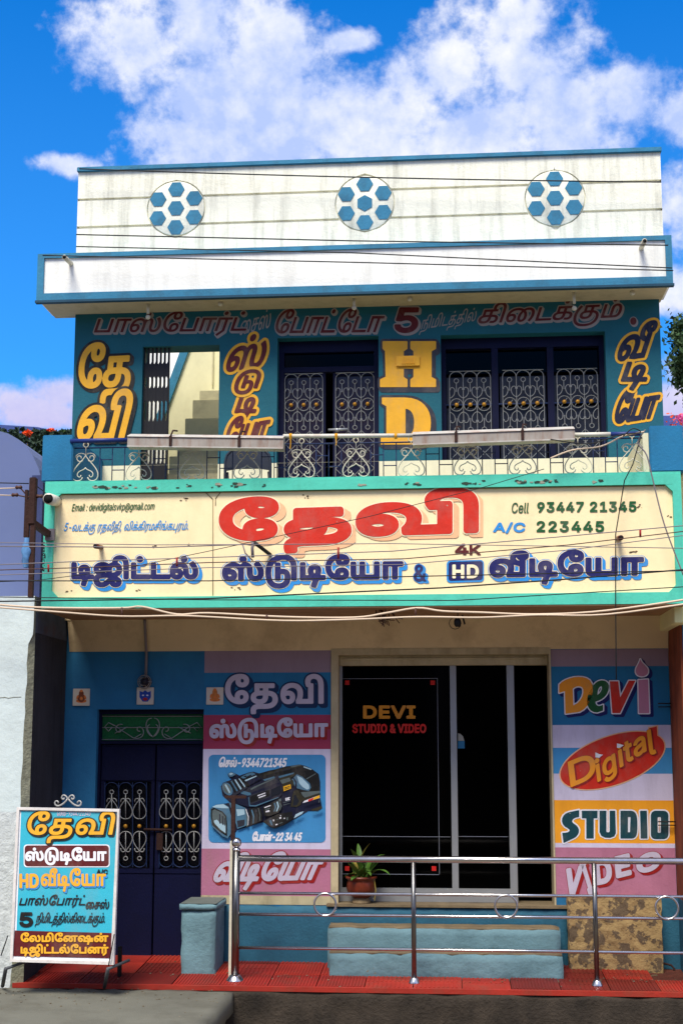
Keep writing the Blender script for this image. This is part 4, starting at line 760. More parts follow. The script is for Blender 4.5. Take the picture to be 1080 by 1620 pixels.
# ------------------------------------------------------------------ sign writing: letter outlines -> distance field -> painted shapes
def glyph(ch):
    s = GLYPHS[ch]
    parts = s.split('|')
    adv = int(parts[0])
    cs = []
    for p in parts[1:]:
        if not p:
            continue
        pts = []
        for t in p.split():
            off = t[0] == '*'
            x, y = t.lstrip('*').split(',')
            pts.append((float(x), float(y), not off))
        full = []
        n = len(pts)
        for i in range(n):
            a, b = pts[i], pts[(i + 1) % n]
            full.append(a)
            if not a[2] and not b[2]:
                full.append(((a[0] + b[0]) / 2, (a[1] + b[1]) / 2, True))
        st = next(i for i, q in enumerate(full) if q[2])
        full = full[st:] + full[:st]
        out = []
        i, n = 0, len(full)
        while i < n:
            a = full[i]
            b = full[(i + 1) % n]
            out.append((a[0], a[1]))
            if b[2]:
                i += 1
            else:
                c = full[(i + 2) % n]
                for t in (0.25, 0.5, 0.75):
                    u = 1 - t
                    out.append((u * u * a[0] + 2 * u * t * b[0] + t * t * c[0], u * u * a[1] + 2 * u * t * b[1] + t * t * c[1]))
                i += 2
        cs.append(np.array(out))
    return adv, cs


PREV = {chr(0xBC6), chr(0xBC7), chr(0xBC8)}


def shape(w):
    w = w.replace(chr(0xBCB), chr(0xBC7) + chr(0xBBE)).replace(chr(0xBCA), chr(0xBC6) + chr(0xBBE))
    out, i = [], 0
    while i < len(w):
        if w[i:i + 2] in LIGATURES:
            out.append(LIGATURES[w[i:i + 2]])
            i += 2
            continue
        if w[i] in PREV:
            out.insert(len(out) - 1, w[i])
        else:
            out.append(w[i])
        i += 1
    return out


def run(text, gap=0.0):
    x, gs = 0.0, []
    for g in shape(text):
        if g == ' ':
            x += 280
            continue
        adv, cs = glyph(g)
        gs.append([c + np.array((x, 0)) for c in cs])
        x += adv + gap
    return gs


def sdf_of(groups, lo, hi, res, evenodd=False):
    nx = int((hi[0] - lo[0]) / res) + 2
    ny = int((hi[1] - lo[1]) / res) + 2
    F = np.full((ny, nx), 99.0, dtype=np.float64)
    for cs in groups:
        allp = np.concatenate(cs)
        mg = 14.0
        i0 = max(0, int((allp[:, 0].min() - mg - lo[0]) / res))
        i1 = min(nx, int((allp[:, 0].max() + mg - lo[0]) / res) + 2)
        j0 = max(0, int((allp[:, 1].min() - mg - lo[1]) / res))
        j1 = min(ny, int((allp[:, 1].max() + mg - lo[1]) / res) + 2)
        gx, gy = np.meshgrid(lo[0] + res * np.arange(i0, i1), lo[1] + res * np.arange(j0, j1))
        d2 = np.full(gx.shape, 1e9)
        wn = np.zeros(gx.shape, dtype=np.int32)
        for c in cs:
            n = len(c)
            for q in range(n):
                ax, ay = c[q]
                bx, by = c[(q + 1) % n]
                ex, ey = bx - ax, by - ay
                l2 = ex * ex + ey * ey
                if l2 < 1e-12:
                    continue
                px, py = gx - ax, gy - ay
                t = np.clip((px * ex + py * ey) / l2, 0, 1)
                dx, dy = px - t * ex, py - t * ey
                np.minimum(d2, dx * dx + dy * dy, out=d2)
                cr = ex * py - ey * px
                if ay <= by:
                    wn += ((ay <= gy) & (by > gy) & (cr > 0))
                else:
                    wn -= ((ay > gy) & (by <= gy) & (cr < 0))
        d = np.sqrt(d2)
        d[(wn % 2 != 0) if evenodd else (wn != 0)] *= -1
        F[j0:j1, i0:i1] = np.minimum(F[j0:j1, i0:i1], d)
    return F


def contours(F, lo, res):
    """closed loops of F = 0, F < 0 inside"""
    ny, nx = F.shape
    F = F.copy()
    F[np.abs(F) < 1e-7] = 1e-7
    F[0, :] = F[-1, :] = 9
    F[:, 0] = F[:, -1] = 9
    I = F < 0
    code = I[:-1, :-1] * 1 + I[:-1, 1:] * 2 + I[1:, 1:] * 4 + I[1:, :-1] * 8
    ys, xs = np.nonzero((code > 0) & (code < 15))
    nxt = {}
    tab = {1: [(0, 3)], 2: [(1, 0)], 3: [(1, 3)], 4: [(2, 1)], 6: [(2, 0)], 7: [(2, 3)], 8: [(3, 2)], 9: [(0, 2)],
           11: [(1, 2)], 12: [(3, 1)], 13: [(0, 1)], 14: [(3, 0)], 5: [(0, 3), (2, 1)], 10: [(1, 0), (3, 2)]}
    for y, x in zip(ys.tolist(), xs.tolist()):
        ek = ((0, x, y), (1, x + 1, y), (0, x, y + 1), (1, x, y))
        for a, b in tab[int(code[y, x])]:
            nxt[ek[a]] = ek[b]

    def pos(e):
        h, x, y = e
        if h == 0:
            a, b = F[y, x], F[y, x + 1]
            return (lo[0] + res * (x + a / (a - b)), lo[1] + res * y)
        a, b = F[y, x], F[y + 1, x]
        return (lo[0] + res * x, lo[1] + res * (y + a / (a - b)))

    loops = []
    while nxt:
        s = next(iter(nxt))
        lp = []
        e = s
        while e in nxt:
            lp.append(pos(e))
            e = nxt.pop(e)
        if len(lp) >= 6:
            loops.append(np.array(lp))
    return loops


def rdp(p, tol):
    n = len(p)
    k = int(np.argmax(((p - p[0]) ** 2).sum(1)))
    keep = np.zeros(n + 1, bool)
    q = np.vstack([p, p[:1]])
    keep[[0, k, n]] = True
    st = [(0, k), (k, n)]
    while st:
        a, b = st.pop()
        if b - a < 2:
            continue
        d = q[b] - q[a]
        L = math.hypot(*d)
        s = q[a + 1:b] - q[a]
        dist = np.abs(s[:, 0] * d[1] - s[:, 1] * d[0]) / L if L > 1e-9 else np.hypot(s[:, 0], s[:, 1])
        i = int(np.argmax(dist))
        if dist[i] > tol:
            keep[a + 1 + i] = True
            st += [(a, a + 1 + i), (a + 1 + i, b)]
    return q[:-1][keep[:-1]]


def area(p):
    x, y = p[:, 0], p[:, 1]
    return 0.5 * float((x * np.roll(y, -1) - np.roll(x, -1) * y).sum())


def pip(pt, poly):
    x, y = pt
    px, py = poly[:, 0], poly[:, 1]
    qx, qy = np.roll(px, -1), np.roll(py, -1)
    c = (py > y) != (qy > y)
    with np.errstate(divide='ignore', invalid='ignore'):
        xi = (qx - px) * (y - py) / (qy - py) + px
    return int((c & (x < xi)).sum()) % 2 == 1


def fill_loops(mb, loops, proj, mi, tol=0.1, amin=0.6):
    loops = [rdp(l, tol) for l in loops]
    loops = [(l, area(l)) for l in loops if len(l) >= 3]
    loops = [(l, a) for l, a in loops if abs(a) > amin]
    if not loops:
        return
    big = max(loops, key=lambda t: abs(t[1]))
    sg = 1 if big[1] > 0 else -1
    outer = [l for l, a in loops if a * sg > 0]
    holes = [l for l, a in loops if a * sg < 0]
    own = {i: [] for i in range(len(outer))}
    for h in holes:
        c = [(abs(area(o)), i) for i, o in enumerate(outer) if pip(h[0], o)]
        if c:
            own[min(c)[1]].append(h)
    for i, o in enumerate(outer):
        ls = [o] + own[i]
        tris = tessellate_polygon([[Vector((x, y, 0)) for x, y in l] for l in ls])
        pts = [proj(x, y) for l in ls for x, y in l]
        # drop skinny doubles
        mb.add(pts, [t for t in tris if len(set(t)) == 3], mi)


def paint(name, groups, layers, mats, parent, Y=0.0, k=0.0, res=0.6, label=None, lift=0.0, name_pad=12, evenodd=False):
    """groups: glyph groups of contours in photo pixels; layers: (grow, [(dx, dy) shifts], material index)"""
    allp = np.concatenate([c for g in groups for c in g])
    pad = name_pad
    lo = (allp[:, 0].min() - pad, allp[:, 1].min() - pad)
    hi = (allp[:, 0].max() + pad, allp[:, 1].max() + pad)
    F = sdf_of(groups, lo, hi, res, evenodd)
    mb = MB()
    for li, (w, shifts, mi) in enumerate(layers):
        A = None
        for dx, dy in shifts:
            sx, sy = int(round(dx / res)), int(round(dy / res))
            S = np.full_like(F, 99.0)
            ny, nx = F.shape
            S[max(0, sy):ny + min(0, sy), max(0, sx):nx + min(0, sx)] = F[max(0, -sy):ny - max(0, sy), max(0, -sx):nx - max(0, sx)]
            A = S if A is None else np.minimum(A, S)
        yy = Y - 0.003 - 0.0025 * li - lift
        fill_loops(mb, contours(A - w, lo, res), lambda x, y: P(x, y, yy, k), mi, tol=0.12 if res > 0.45 else 0.08)
    return mb.build(name, mats, parent, label, recalc=False)


def place(gs, BL, BR, H, up=None, shear=0.0, arc=None):
    """fit a run of glyphs between two photo points, H pixels tall"""
    allp = np.concatenate([c for g in gs for c in g])
    x0, x1, y0, y1 = allp[:, 0].min(), allp[:, 0].max(), allp[:, 1].min(), allp[:, 1].max()
    BL, BR = np.array(BL, float), np.array(BR, float)
    base = BR - BL
    if up is None:
        up = np.array((0.0, -1.0))
    else:
        up = np.array(up, float)
        up /= np.hypot(*up)
    bl = np.hypot(*base)
    sh = shear * H
    bdir = base / bl
    wid = bl - abs(sh)
    out = []
    for g in gs:
        gg = []
        for c in g:
            u = (c[:, 0] - x0) / (x1 - x0)
            v = (c[:, 1] - y0) / (y1 - y0)
            p = BL + np.outer(u * wid + v * sh, bdir) + np.outer(v * H, up)
            if arc:
                p[:, 1] -= arc * 4 * u * (1 - u)
            gg.append(p)
        out.append(gg)
    return out


def sweep(dx, dy, n=4):
    return [(dx * i / n, dy * i / n) for i in range(n + 1)]


def word(text, box, layers, mats, parent, Y=0.0, slope=0.0, shear=0.0, gap=0.0, res=None, label=None, k=0.0, up=None, arc=None, lift=0.0):
    """box = x0, y_top, x1, y_bottom in photo pixels"""
    x0, yt, x1, yb = box
    grow = max(0.0, next(l[0] for l in layers[::-1] if l[1] == [(0, 0)] or len(l[1]) == 1)) if layers else 0
    g0 = layers[-1][0]
    H = yb - yt - 2 * max(g0, 0)
    dy = slope * (x1 - x0)
    gs = place(run(text, gap), (x0 + g0, yb - g0), (x1 - g0, yb - g0 + dy), H, up=up, shear=shear, arc=arc)
    if res is None:
        res = 0.3 if H < 14 else (0.4 if H < 32 else (0.55 if H < 60 else 0.7))
    return paint('lettering', gs, layers, mats, parent, Y, k, res, label, lift=lift)


def poly_paint(name, shapes, mats, parent, Y=0.0, k=0.0, label=None, lift=0.0, dz=0.0012):
    """flat painted picture: shapes = (list of photo points, material index) bottom layer first"""
    mb = MB()
    for i, (pts, mi) in enumerate(shapes):
        yy = Y - 0.003 - dz * i - lift
        tris = tessellate_polygon([[Vector((x, y, 0)) for x, y in pts]])
        mb.add([P(x, y, yy, k) for x, y in pts], tris, mi)
    return mb.build(name, mats, parent, label, recalc=False)


def ell(cx, cy, rx, ry, rot=0, n=28, a0=0, a1=360):
    r = math.radians(rot)
    o = []
    for i in range(n):
        t = math.radians(a0 + (a1 - a0) * i / (n if a1 - a0 == 360 else n - 1))
        x, y = rx * math.cos(t), ry * math.sin(t)
        o.append((cx + x * math.cos(r) - y * math.sin(r), cy + x * math.sin(r) + y * math.cos(r)))
    return o


def rrect(x0, y0, x1, y1, r, n=5, dy=0.0):
    o = []
    for cx, cy, a in ((x1 - r, y0 + r, -90), (x1 - r, y1 - r, 0), (x0 + r, y1 - r, 90), (x0 + r, y0 + r, 180)):
        for i in range(n + 1):
            t = math.radians(a + 90 * i / n)
            px = cx + r * math.cos(t)
            o.append((px, cy + r * math.sin(t) + dy * (px - x0) / (x1 - x0)))
    return o


# ================================================================== the shop building
FY = -1.0            # face of the painted fascia and of the balcony
SY = -0.36            # face of the sunshade slab
zfas_t = (Z(65, 765, FY) + Z(1065, 750, FY)) / 2
zfas_b = (Z(65, 962, FY) + Z(1075, 956, FY)) / 2
xfas_l, xfas_r = X(69, 860, FY), X(1080, 860, FY)
zfloor = zfas_t - 0.62
xw_l, xw_r = X(116, 620), X(1047, 620)
xlow_l, xlow_r = X(104, 1250), X(1064, 1250)
zs_b = (Z(57, 475, SY) + Z(1062, 452, SY)) / 2
zs_t = (Z(68, 403, SY) + Z(1057, 377, SY)) / 2
xs_l, xs_r = X(62, 440, SY), X(1060, 415, SY)
zp_t = (Z(127, 268, 0) + Z(1043, 235, 0)) / 2
xp_l, xp_r = X(124, 330), X(1045, 300)
ZG = 0.0

building = thing('shop_building', (0, 0.5, ZG), 'two-storey blue and cream photo studio building with painted signboards and a white parapet', 'building')


def wall_holes(mb, x0, x1, z0, z1, yf, yb, holes, mi=0, mr=None, mfun=None, notop=(), nobot=(), caps=True):
    """a wall slab standing in the x-z plane with rectangular holes and their reveals"""
    mr = mi if mr is None else mr
    xs = sorted({x0, x1, *[h[0] for h in holes], *[h[1] for h in holes]})
    zs = sorted({z0, z1, *[h[2] for h in holes], *[h[3] for h in holes]})
    for a, b in zip(xs, xs[1:]):
        for c, d in zip(zs, zs[1:]):
            mx, mz = (a + b) / 2, (c + d) / 2
            if any(h[0] < mx < h[1] and h[2] < mz < h[3] for h in holes):
                continue
            q = mi if mfun is None else mfun(mx, mz)
            mb.quad((a, yf, c), (b, yf, c), (b, yf, d), (a, yf, d), q)
            mb.quad((b, yb, c), (a, yb, c), (a, yb, d), (b, yb, d), q)
    for h0, h1, h2, h3 in holes:
        mb.quad((h0, yf, h2), (h0, yb, h2), (h0, yb, h3), (h0, yf, h3), mr)
        mb.quad((h1, yb, h2), (h1, yf, h2), (h1, yf, h3), (h1, yb, h3), mr)
        if h0 not in notop:
            mb.quad((h0, yf, h3), (h1, yf, h3), (h1, yb, h3), (h0, yb, h3), mr)
        if h0 not in nobot:
            mb.quad((h0, yb, h2), (h1, yb, h2), (h1, yf, h2), (h0, yf, h2), mr)
    if caps:
        mb.quad((x0, yf, z1), (x1, yf, z1), (x1, yb, z1), (x0, yb, z1), mi)
        mb.quad((x0, yb, z0), (x1, yb, z0), (x1, yf, z0), (x0, yf, z0), mi)
    mb.quad((x0, yb, z0), (x0, yf, z0), (x0, yf, z1), (x0, yb, z1), mi)
    mb.quad((x1, yf, z0), (x1, yb, z0), (x1, yb, z1), (x1, yf, z1), mi)


# ---------------- upper wall
h_stair = (X(224, 650), X(346, 650), zfloor, Z(285, 547))
h_mid = (X(438, 650), X(599, 650), zfloor, Z(520, 533))
h_right = (X(698, 650), X(960, 650), Z(830, 733), Z(830, 527))
zdado = (Z(200, 728) + Z(900, 733)) / 2
mb = MB()
for (a, b, top, bot) in ((0, 0, 0, 0),):
    pass
holes = [h_stair, h_mid, h_right]
xs_split = zdado
wall_holes(mb, xw_l, xw_r, xs_split, zs_b + 0.10, 0.0, 0.22,
           [(h_stair[0], h_stair[1], xs_split, h_stair[3]), (h_mid[0], h_mid[1], xs_split, h_mid[3]), h_right if h_right[2] > xs_split else (h_right[0], h_right[1], xs_split + 0.001, h_right[3])], 0, nobot=(h_stair[0], h_mid[0]), caps=False)
mb.build('upper_wall', M['teal'], building, recalc=False)
mb = MB()
wall_holes(mb, xw_l, xw_r, zfloor, xs_split - 0.002, -0.004, 0.216,
           [(h_stair[0], h_stair[1], zfloor + 0.001, xs_split - 0.003), (h_mid[0], h_mid[1], zfloor + 0.001, xs_split - 0.003)], 0, notop=(h_stair[0], h_mid[0]), caps=False)
mb.build('dado', M['dado'], building, recalc=False)

# room behind the upper wall, open stair well at its left
xr0 = h_stair[1] + 0.06
mb = MB()
ry = 3.4
mb.quad((xr0, ry, zfloor), (xw_r, ry, zfloor), (xw_r, ry, zs_t), (xr0, ry, zs_t))
mb.quad((xr0, 0.22, zfloor), (xr0, ry, zfloor), (xr0, ry, zs_t), (xr0, 0.22, zs_t))
mb.quad((xw_r, 0.22, zfloor), (xw_r, ry, zfloor), (xw_r, ry, zs_t), (xw_r, 0.22, zs_t))
mb.build('upper_room', M['dark'], building, recalc=False)
mb = MB()
mb.box(xr0 + 0.004, xw_r - 0.004, 0.23, ry - 0.01, zs_t - 0.12, zs_t - 0.02)
mb.build('roof_slab', M['soffit'], building)
# outer faces of the side walls
mb = MB()
mb.box(xw_r - 0.06, xw_r - 0.001, 0.221, ry, zfas_b, zs_t - 0.02)
mb.build('side_wall', M['teal'], building)
mb = MB()
mb.box(xr0 - 0.06, xr0 - 0.004, 0.22, ry, zfloor, zs_t - 0.02)
mb.build('side_wall', M['creamstair'], building)

# ---------------- stair well: parapet wall with sloping blue coping, steps, added white sheet for the overexposed sky
YP = 1.7
pl = lambda x, y: (X(x, y, YP), Z(x, y, YP))
mb = MB()
poly = [pl(262, 655), (pl(262, 655)[0], zfloor), (pl(352, 700)[0], zfloor), pl(352, 470), pl(330, 470)]
mb.prism(poly, YP, YP + 0.15)
mb.build('stair_parapet', M['creamstair'], building)
mb = MB()
a, b = Vector(P(264, 652, YP)), Vector(P(332, 466, YP))
d = (b - a).normalized()
nrm = Vector((-d.z, 0, d.x))
w_ = 0.085
mb.prism([((a - d * .3).x, (a - d * .3).z), (b.x, b.z), ((b + nrm * w_).x, (b + nrm * w_).z), ((a - d * .3 + nrm * w_).x, (a - d * .3 + nrm * w_).z)], YP - 0.035, YP + 0.18)
mb.build('stair_coping', M['trim'], building)
tops = [(316, 618), (305, 633), (293, 662), (281, 690), (268, 722), (255, 750)]
prevz = zfloor
for i, (px, py) in enumerate(tops[::-1]):
    yb_ = 0.62 + 0.16 * i
    mb = MB()
    x_, z_ = X(px, py, yb_), Z(px, py, yb_)
    mb.box(x_, xr0 - 0.065, yb_, YP - 0.01, z_ - 0.35, z_, bev=0.006)
    mb.build('stair_step', M['stairgrey'], building)
mb = MB()
mb.box(X(335, 600, YP - .02), X(337, 600, YP - .02), YP - 0.03, YP - 0.01, Z(336, 610, YP), Z(336, 545, YP))
mb.build('corner_line', M['stairgrey'], building)
mb = MB()
mb.box(xw_l, X(352, 600, 2.4), 2.4, 2.5, zfloor, zs_t + 0.6)
mb.build('white_sky_sheet', M['pureWhite'], building)  # added white sheet in place of the overexposed sky behind the stairs
mb = MB()
mb.box(xw_l + 0.002, xw_l + 0.12, 0.222, 2.398, zfloor, zs_b)
mb.build('stair_side_wall', M['creamstair'], building)

# ---------------- parapet in three plaster courses with grooves, medallions
def zline(yl, yr, Y=0.0):
    return (Z(127, yl, Y) + Z(1043, yr, Y)) / 2
g1 = zline(316, 289)
g2 = zline(360, 334)
cop = zp_t - 0.045
zbase = zs_t - 0.03
centers = [(279.5, 331), (577, 323), (877, 315)]
Rm = 50 * depx()
mb = MB()
gap = 0.013
CC = [(X(x, y), Z(x, y)) for x, y in centers]
# the courses stop at the round medallions
bands = [(zbase, g2 - gap), (g2 + gap, g1 - gap), (g1 + gap, cop)]
edges = [xp_l]
mb.box(xp_l + 0.01, xp_r - 0.01, 0.0, 0.14, zbase, cop)
for z0, z1 in bands:
    # split around circles with little steps that follow the round edge
    n = 10
    for k in range(n):
        za, zb = z0 + (z1 - z0) * k / n, z0 + (z1 - z0) * (k + 1) / n
        xs = [xp_l]
        for cx, cz in CC:
            def half(z):
                dz = z - cz
                return math.sqrt(max(0, Rm * Rm - dz * dz))
            xs.append((cx, half(za), half(zb)))
        cur_a = cur_b = xp_l
        for cx, ha, hb in xs[1:]:
            mb.quad((cur_a, -0.022, za), (cx - ha, -0.022, za), (cx - hb, -0.022, zb), (cur_b, -0.022, zb))
            if ha > 0 or hb > 0:
                mb.quad((cx - ha, -0.022, za), (cx - ha, 0, za), (cx - hb, 0, zb), (cx - hb, -0.022, zb))
                mb.quad((cx + ha, 0, za), (cx + ha, -0.022, za), (cx + hb, -0.022, zb), (cx + hb, 0, zb))
            cur_a, cur_b = cx + ha, cx + hb
        mb.quad((cur_a, -0.022, za), (xp_r, -0.022, za), (xp_r, -0.022, zb), (cur_b, -0.022, zb))
    for zz, up in ((z0, -1), (z1, 1)):
        cur = xp_l
        for cx, cz in CC + [(xp_r, None)]:
            h = math.sqrt(max(0, Rm * Rm - (zz - cz) ** 2)) if cz is not None else 0
            if up > 0:
                mb.quad((cur, -0.022, zz), (cx - h, -0.022, zz), (cx - h, 0.0, zz), (cur, 0.0, zz))
            else:
                mb.quad((cur, 0.0, zz), (cx - h, 0.0, zz), (cx - h, -0.022, zz), (cur, -0.022, zz))
            cur = cx + h
mb.quad((xp_l, -0.022, zbase), (xp_l, 0.14, zbase), (xp_l, 0.14, cop), (xp_l, -0.022, cop))
mb.quad((xp_r, 0.14, zbase), (xp_r, -0.022, zbase), (xp_r, -0.022, cop), (xp_r, 0.14, cop))
parapet = mb.build('parapet', M['parapet'], building, recalc=False)
mb = MB()
mb.box(xp_l - 0.01, xp_r + 0.01, -0.05, 0.17, cop, zp_t, bev=0.005)
mb.build('parapet_coping', M['trim'], building)
for ci, (cx, cy) in enumerate(centers):
    mb = MB()
    ccx, ccz = CC[ci]
    mb.lathe((ccx, 0, ccz), [(Rm * 0.955, -0.003), (Rm * 0.955, -0.021), (Rm * 0.94, -0.023), (0.001, -0.023)], n=48, axis='y')
    md = mb.build('medallion', M['parapet'], building)
    r = 14.0 * depx()
    pos = [(0, 0)] + [(35.5 * math.cos(math.radians(a)), 33.5 * math.sin(math.radians(a))) for a in (90, 150, 210, 270, 330, 30)]
    for j, (dx, dy) in enumerate(pos):
        mb = MB()
        a0 = 30 if (ci == 1 and j == 0) else 0
        hx, hz = ccx + dx * depx(), ccz + dy * depx()
        pts = [(hx + r * math.cos(math.radians(a0 + 60 * q)), hz + r * math.sin(math.radians(a0 + 60 * q))) for q in range(6)]
        ring = [(hx + (r + .008) * math.cos(math.radians(a0 + 60 * q)), hz + (r + .008) * math.sin(math.radians(a0 + 60 * q))) for q in range(6)]
        mb.prism(pts, -0.030, -0.0235)
        mb.build('hexagon', M['trim'], md)

# ---------------- sunshade slab
mb = MB()
fr = 0.045
mb.box(xs_l, xs_r, SY, 0.0 - 0.024, zs_b + 0.012, zs_t - 0.03)
mb.box(xs_l, xs_r, SY + 0.001, 0.1, zs_b + 0.013, zs_b + 0.1)
slab_o = mb.build('sunshade_slab', M['slabwhite'], building)
mb = MB()
mb.box(xs_l - 0.012, xs_r + 0.012, SY - 0.02, -0.026, zs_t - 0.03, zs_t + 0.012)
mb.box(xs_l - 0.012, xs_r + 0.012, SY - 0.022, SY + 0.02, zs_b, zs_b + 0.07)
mb.box(xs_l - 0.012, xs_l + 0.05, SY - 0.021, SY + 0.02, zs_b + 0.07, zs_t - 0.03)
mb.box(xs_r - 0.045, xs_r + 0.012, SY - 0.021, SY + 0.02, zs_b + 0.07, zs_t - 0.03)
mb.build('slab_border', M['trim'], slab_o)
mb = MB()
mb.box(xs_l - 0.02, xs_r + 0.02, SY - 0.034, SY + 0.02, zs_b - 0.022, zs_b - 0.0)
mb.build('drip_edge', M['trimdark'], slab_o)
mb = MB()
mb.box(xs_l + 0.03, xs_r - 0.03, SY + 0.025, 0.1, zs_b - 0.012, zs_b + 0.011)
mb.build('soffit', M['soffit'], slab_o)
for px, py, ln in ((235, 476, 0.14), (560, 466, 0.10), (907, 459, 0.16), (349, 487, 0.03), (648, 484, 0.03), (1000, 470, 0.03)):
    c = P(px, py, SY + 0.12)
    mb = MB()
    mb.tube([(c.x, c.y, zs_b - 0.01), (c.x, c.y, zs_b - 0.02 - ln * 0.6)], 0.014, 8)
    mb.lathe((c.x, c.y, zs_b - 0.02 - ln), [(0.012, 0), (0.022, 0.01), (0.022, 0.03), (0.012, 0.04)], 8)
    mb.build('ceiling_hook', M['wroughtc'], building)
for px, py in ((113, 412), (1013, 387)):
    c = P(px, py, SY)
    mb = MB()
    s_, e_ = Vector((c.x, SY + 0.03, c.z - 0.03)), Vector((c.x, SY - 0.22, c.z - 0.05))
    mb.tube([s_, e_], 0.022, 12)
    sp = mb.build('drain_spout', M['wroughtc'], building)
    mb = MB()
    mb.tube([e_ + Vector((0, -0.001, 0)), e_ + Vector((0, -0.003, 0))], 0.017, 12)
    mb.build('bore', M['hole'], sp)

# ---------------- fascia with the painted signboard
mb = MB()
bt, bb = 0.085, 0.085
xi_l, xi_r = X(84, 860, FY), X(1066, 850, FY)
zi_t = (Z(90, 779, FY) + Z(1060, 768, FY)) / 2
zi_b = (Z(80, 944, FY) + Z(1066, 938, FY)) / 2
mb.box(xfas_l, xfas_r, FY + 0.03, FY + 0.15, zfas_b + .002, zfas_t - .002)
fas = mb.build('fascia', M['cream'], building)
mb = MB()
ch = 0.06
outer = [(xfas_l, zfas_b), (xfas_r, zfas_b), (xfas_r, zfas_t), (xfas_l, zfas_t)]
mb.box(xfas_l, xfas_r, FY - 0.003, FY + 0.032, zfas_b, zi_b)
mb.box(xfas_l, xfas_r, FY - 0.003, FY + 0.032, zi_t, zfas_t)
mb.box(xfas_l, xi_l, FY - 0.003, FY + 0.032, zi_b, zi_t)
mb.box(xi_r, xfas_r, FY - 0.003, FY + 0.032, zi_b, zi_t)
for sx, x_ in ((1, xi_l), (-1, xi_r)):
    for sz, z_ in ((1, zi_b), (-1, zi_t)):
        mb.prism([(x_, z_), (x_ + sx * ch, z_), (x_, z_ + sz * ch)], FY - 0.002, FY + 0.031)
mb.box(xfas_l, xfas_r, FY + 0.002, FY + 0.16, zfas_t - 0.0015, zfas_t + 0.02)
mb.build('green_border', M['green'], fas)
mb = MB()
# chamfered panel joint near the left third
xj = X(337, 860, FY)
for px0, py0, px1, py1 in ((322, 776, 337, 790), (352, 775, 341, 789), (337, 790, 337, 942), (341, 789, 341, 800)):
    a, b = P(px0, py0, FY + 0.028), P(px1, py1, FY + 0.028)
    mb.tube([a, b], 0.0035, 5)
mb.box(xi_l + ch, xi_r - ch, FY + 0.025, FY + 0.0295, zi_t - 0.008, zi_t)
mb.build('panel_joint', M['seam'], fas)
# balcony floor, deep soffit, beam over the shop front
mb = MB()
mb.box(xfas_l, xfas_r, FY + 0.155, 0.0, zfloor - 0.12, zfloor)
mb.build('balcony_floor', M['stairgrey'], building)
mb = MB()
mb.box(xfas_l + 0.002, xfas_r - .002, FY + 0.004, -0.102, zfas_b - 0.012, zfas_b + 0.0015)
mb.build('balcony_soffit', M['ceiling'], building)
zbeam = (Z(105, 1030) + Z(1060, 1027)) / 2
mb = MB()
mb.box(xlow_l - 0.3, xlow_r + 0.02, -0.10, -0.001, zbeam + 0.30, zfas_b - 0.013)
mb.quad((xlow_l, -0.004, zbeam), (xlow_r, -0.004, zbeam), (xlow_r, -0.101, zbeam + 0.30), (xlow_l, -0.101, zbeam + 0.30))
mb.build('beam', M['beam'], building, recalc=False)
for px, py, r, L_ in ((84, 789, 0.048, 0.20), (155, 862, 0.020, 0.16), (974, 848, 0.022, 0.14)):
    c = P(px + 4, py + 3, FY)
    mb = MB()
    e_ = Vector((c.x, FY - L_, c.z - 0.02))
    mb.tube([(c.x, FY + 0.03, c.z), e_], r, 16)
    sp = mb.build('drain_pipe', M['pipewhite'] if r > .03 else M['terracotta'], building)
    mb = MB()
    mb.tube([e_ + Vector((0, -0.001, 0)), e_ + Vector((0, -0.003, 0))], r * 0.85, 16)
    mb.build('bore', M['hole'], sp)
# chipped plaster patches along the top of the green border
rng = random.Random(3)
mb = MB()
for x0, x1, n in ((145, 215, 14), (215, 250, 5), (280, 300, 4), (330, 395, 10), (415, 425, 3), (640, 670, 5), (735, 775, 7), (815, 885, 12), (860, 880, 4), (930, 955, 4), (560, 600, 2)):
    for i in range(n):
        px = rng.uniform(x0, x1)
        py = 772 - (px - 60) * 0.0125 + rng.uniform(-2.5, 2.5)
        c = P(px, py, FY)
        pts = []
        m_ = rng.randint(6, 9)
        rr = rng.uniform(0.006, 0.022)
        for q in range(m_):
            a = 2 * math.pi * q / m_
            s = rr * rng.uniform(0.5, 1.2)
            pts.append((c.x + 1.6 * s * math.cos(a), c.z + 0.7 * s * math.sin(a)))
        yy = FY - 0.004 - 0.0003 * (i % 6)
        mb.add([(x, yy - 0.002, z) for x, z in pts], [tuple(range(m_))], 0 if rng.random() < .75 else 1)
mb.build('chipped_patch', [mat('exposed_dark_plaster', (44, 64, 52), var=0.4, scale=30), mat('loose_grey_plaster', (150, 150, 132), var=0.3, scale=30)], fas, kind='stuff')

# wing piers of the balcony
for a, b, t, side in ((X(67, 720, FY), X(115, 720, FY), Z(90, 688, FY), 0), (X(1027, 710, FY), X(1081, 710, FY), Z(1050, 673, FY), 1)):
    mb = MB()
    mb.box(a, b, FY, -0.002, zfas_t + 0.021, t, 0, bev=0.008)
    pr = mb.build('balcony_pier', M['pier'], building)
    if side:
        mb = MB()
        mb.box(a - 0.05, a - 0.001, FY + 0.05, -0.01, zfas_t + 0.021, t - 0.05)
        mb.build('pier_inner_face', M['dado'], pr)
# ---------------- balcony railing
RY = FY + 0.06
zr_t = (Z(120, 703, RY) + Z(1015, 699, RY)) / 2
zr_b = zfas_t + 0.01
xra, xrb = X(116, 730, RY), X(1026, 730, RY)
rail = MB()
rail.tube([(xra, RY, zr_t), (xrb, RY, zr_t)], 0.007, 6)
rail.tube([(xra, RY, zr_b + 0.012), (xrb, RY, zr_b + 0.012)], 0.006, 6)
railing = rail.build('balcony_railing', M['wroughtd'], building)


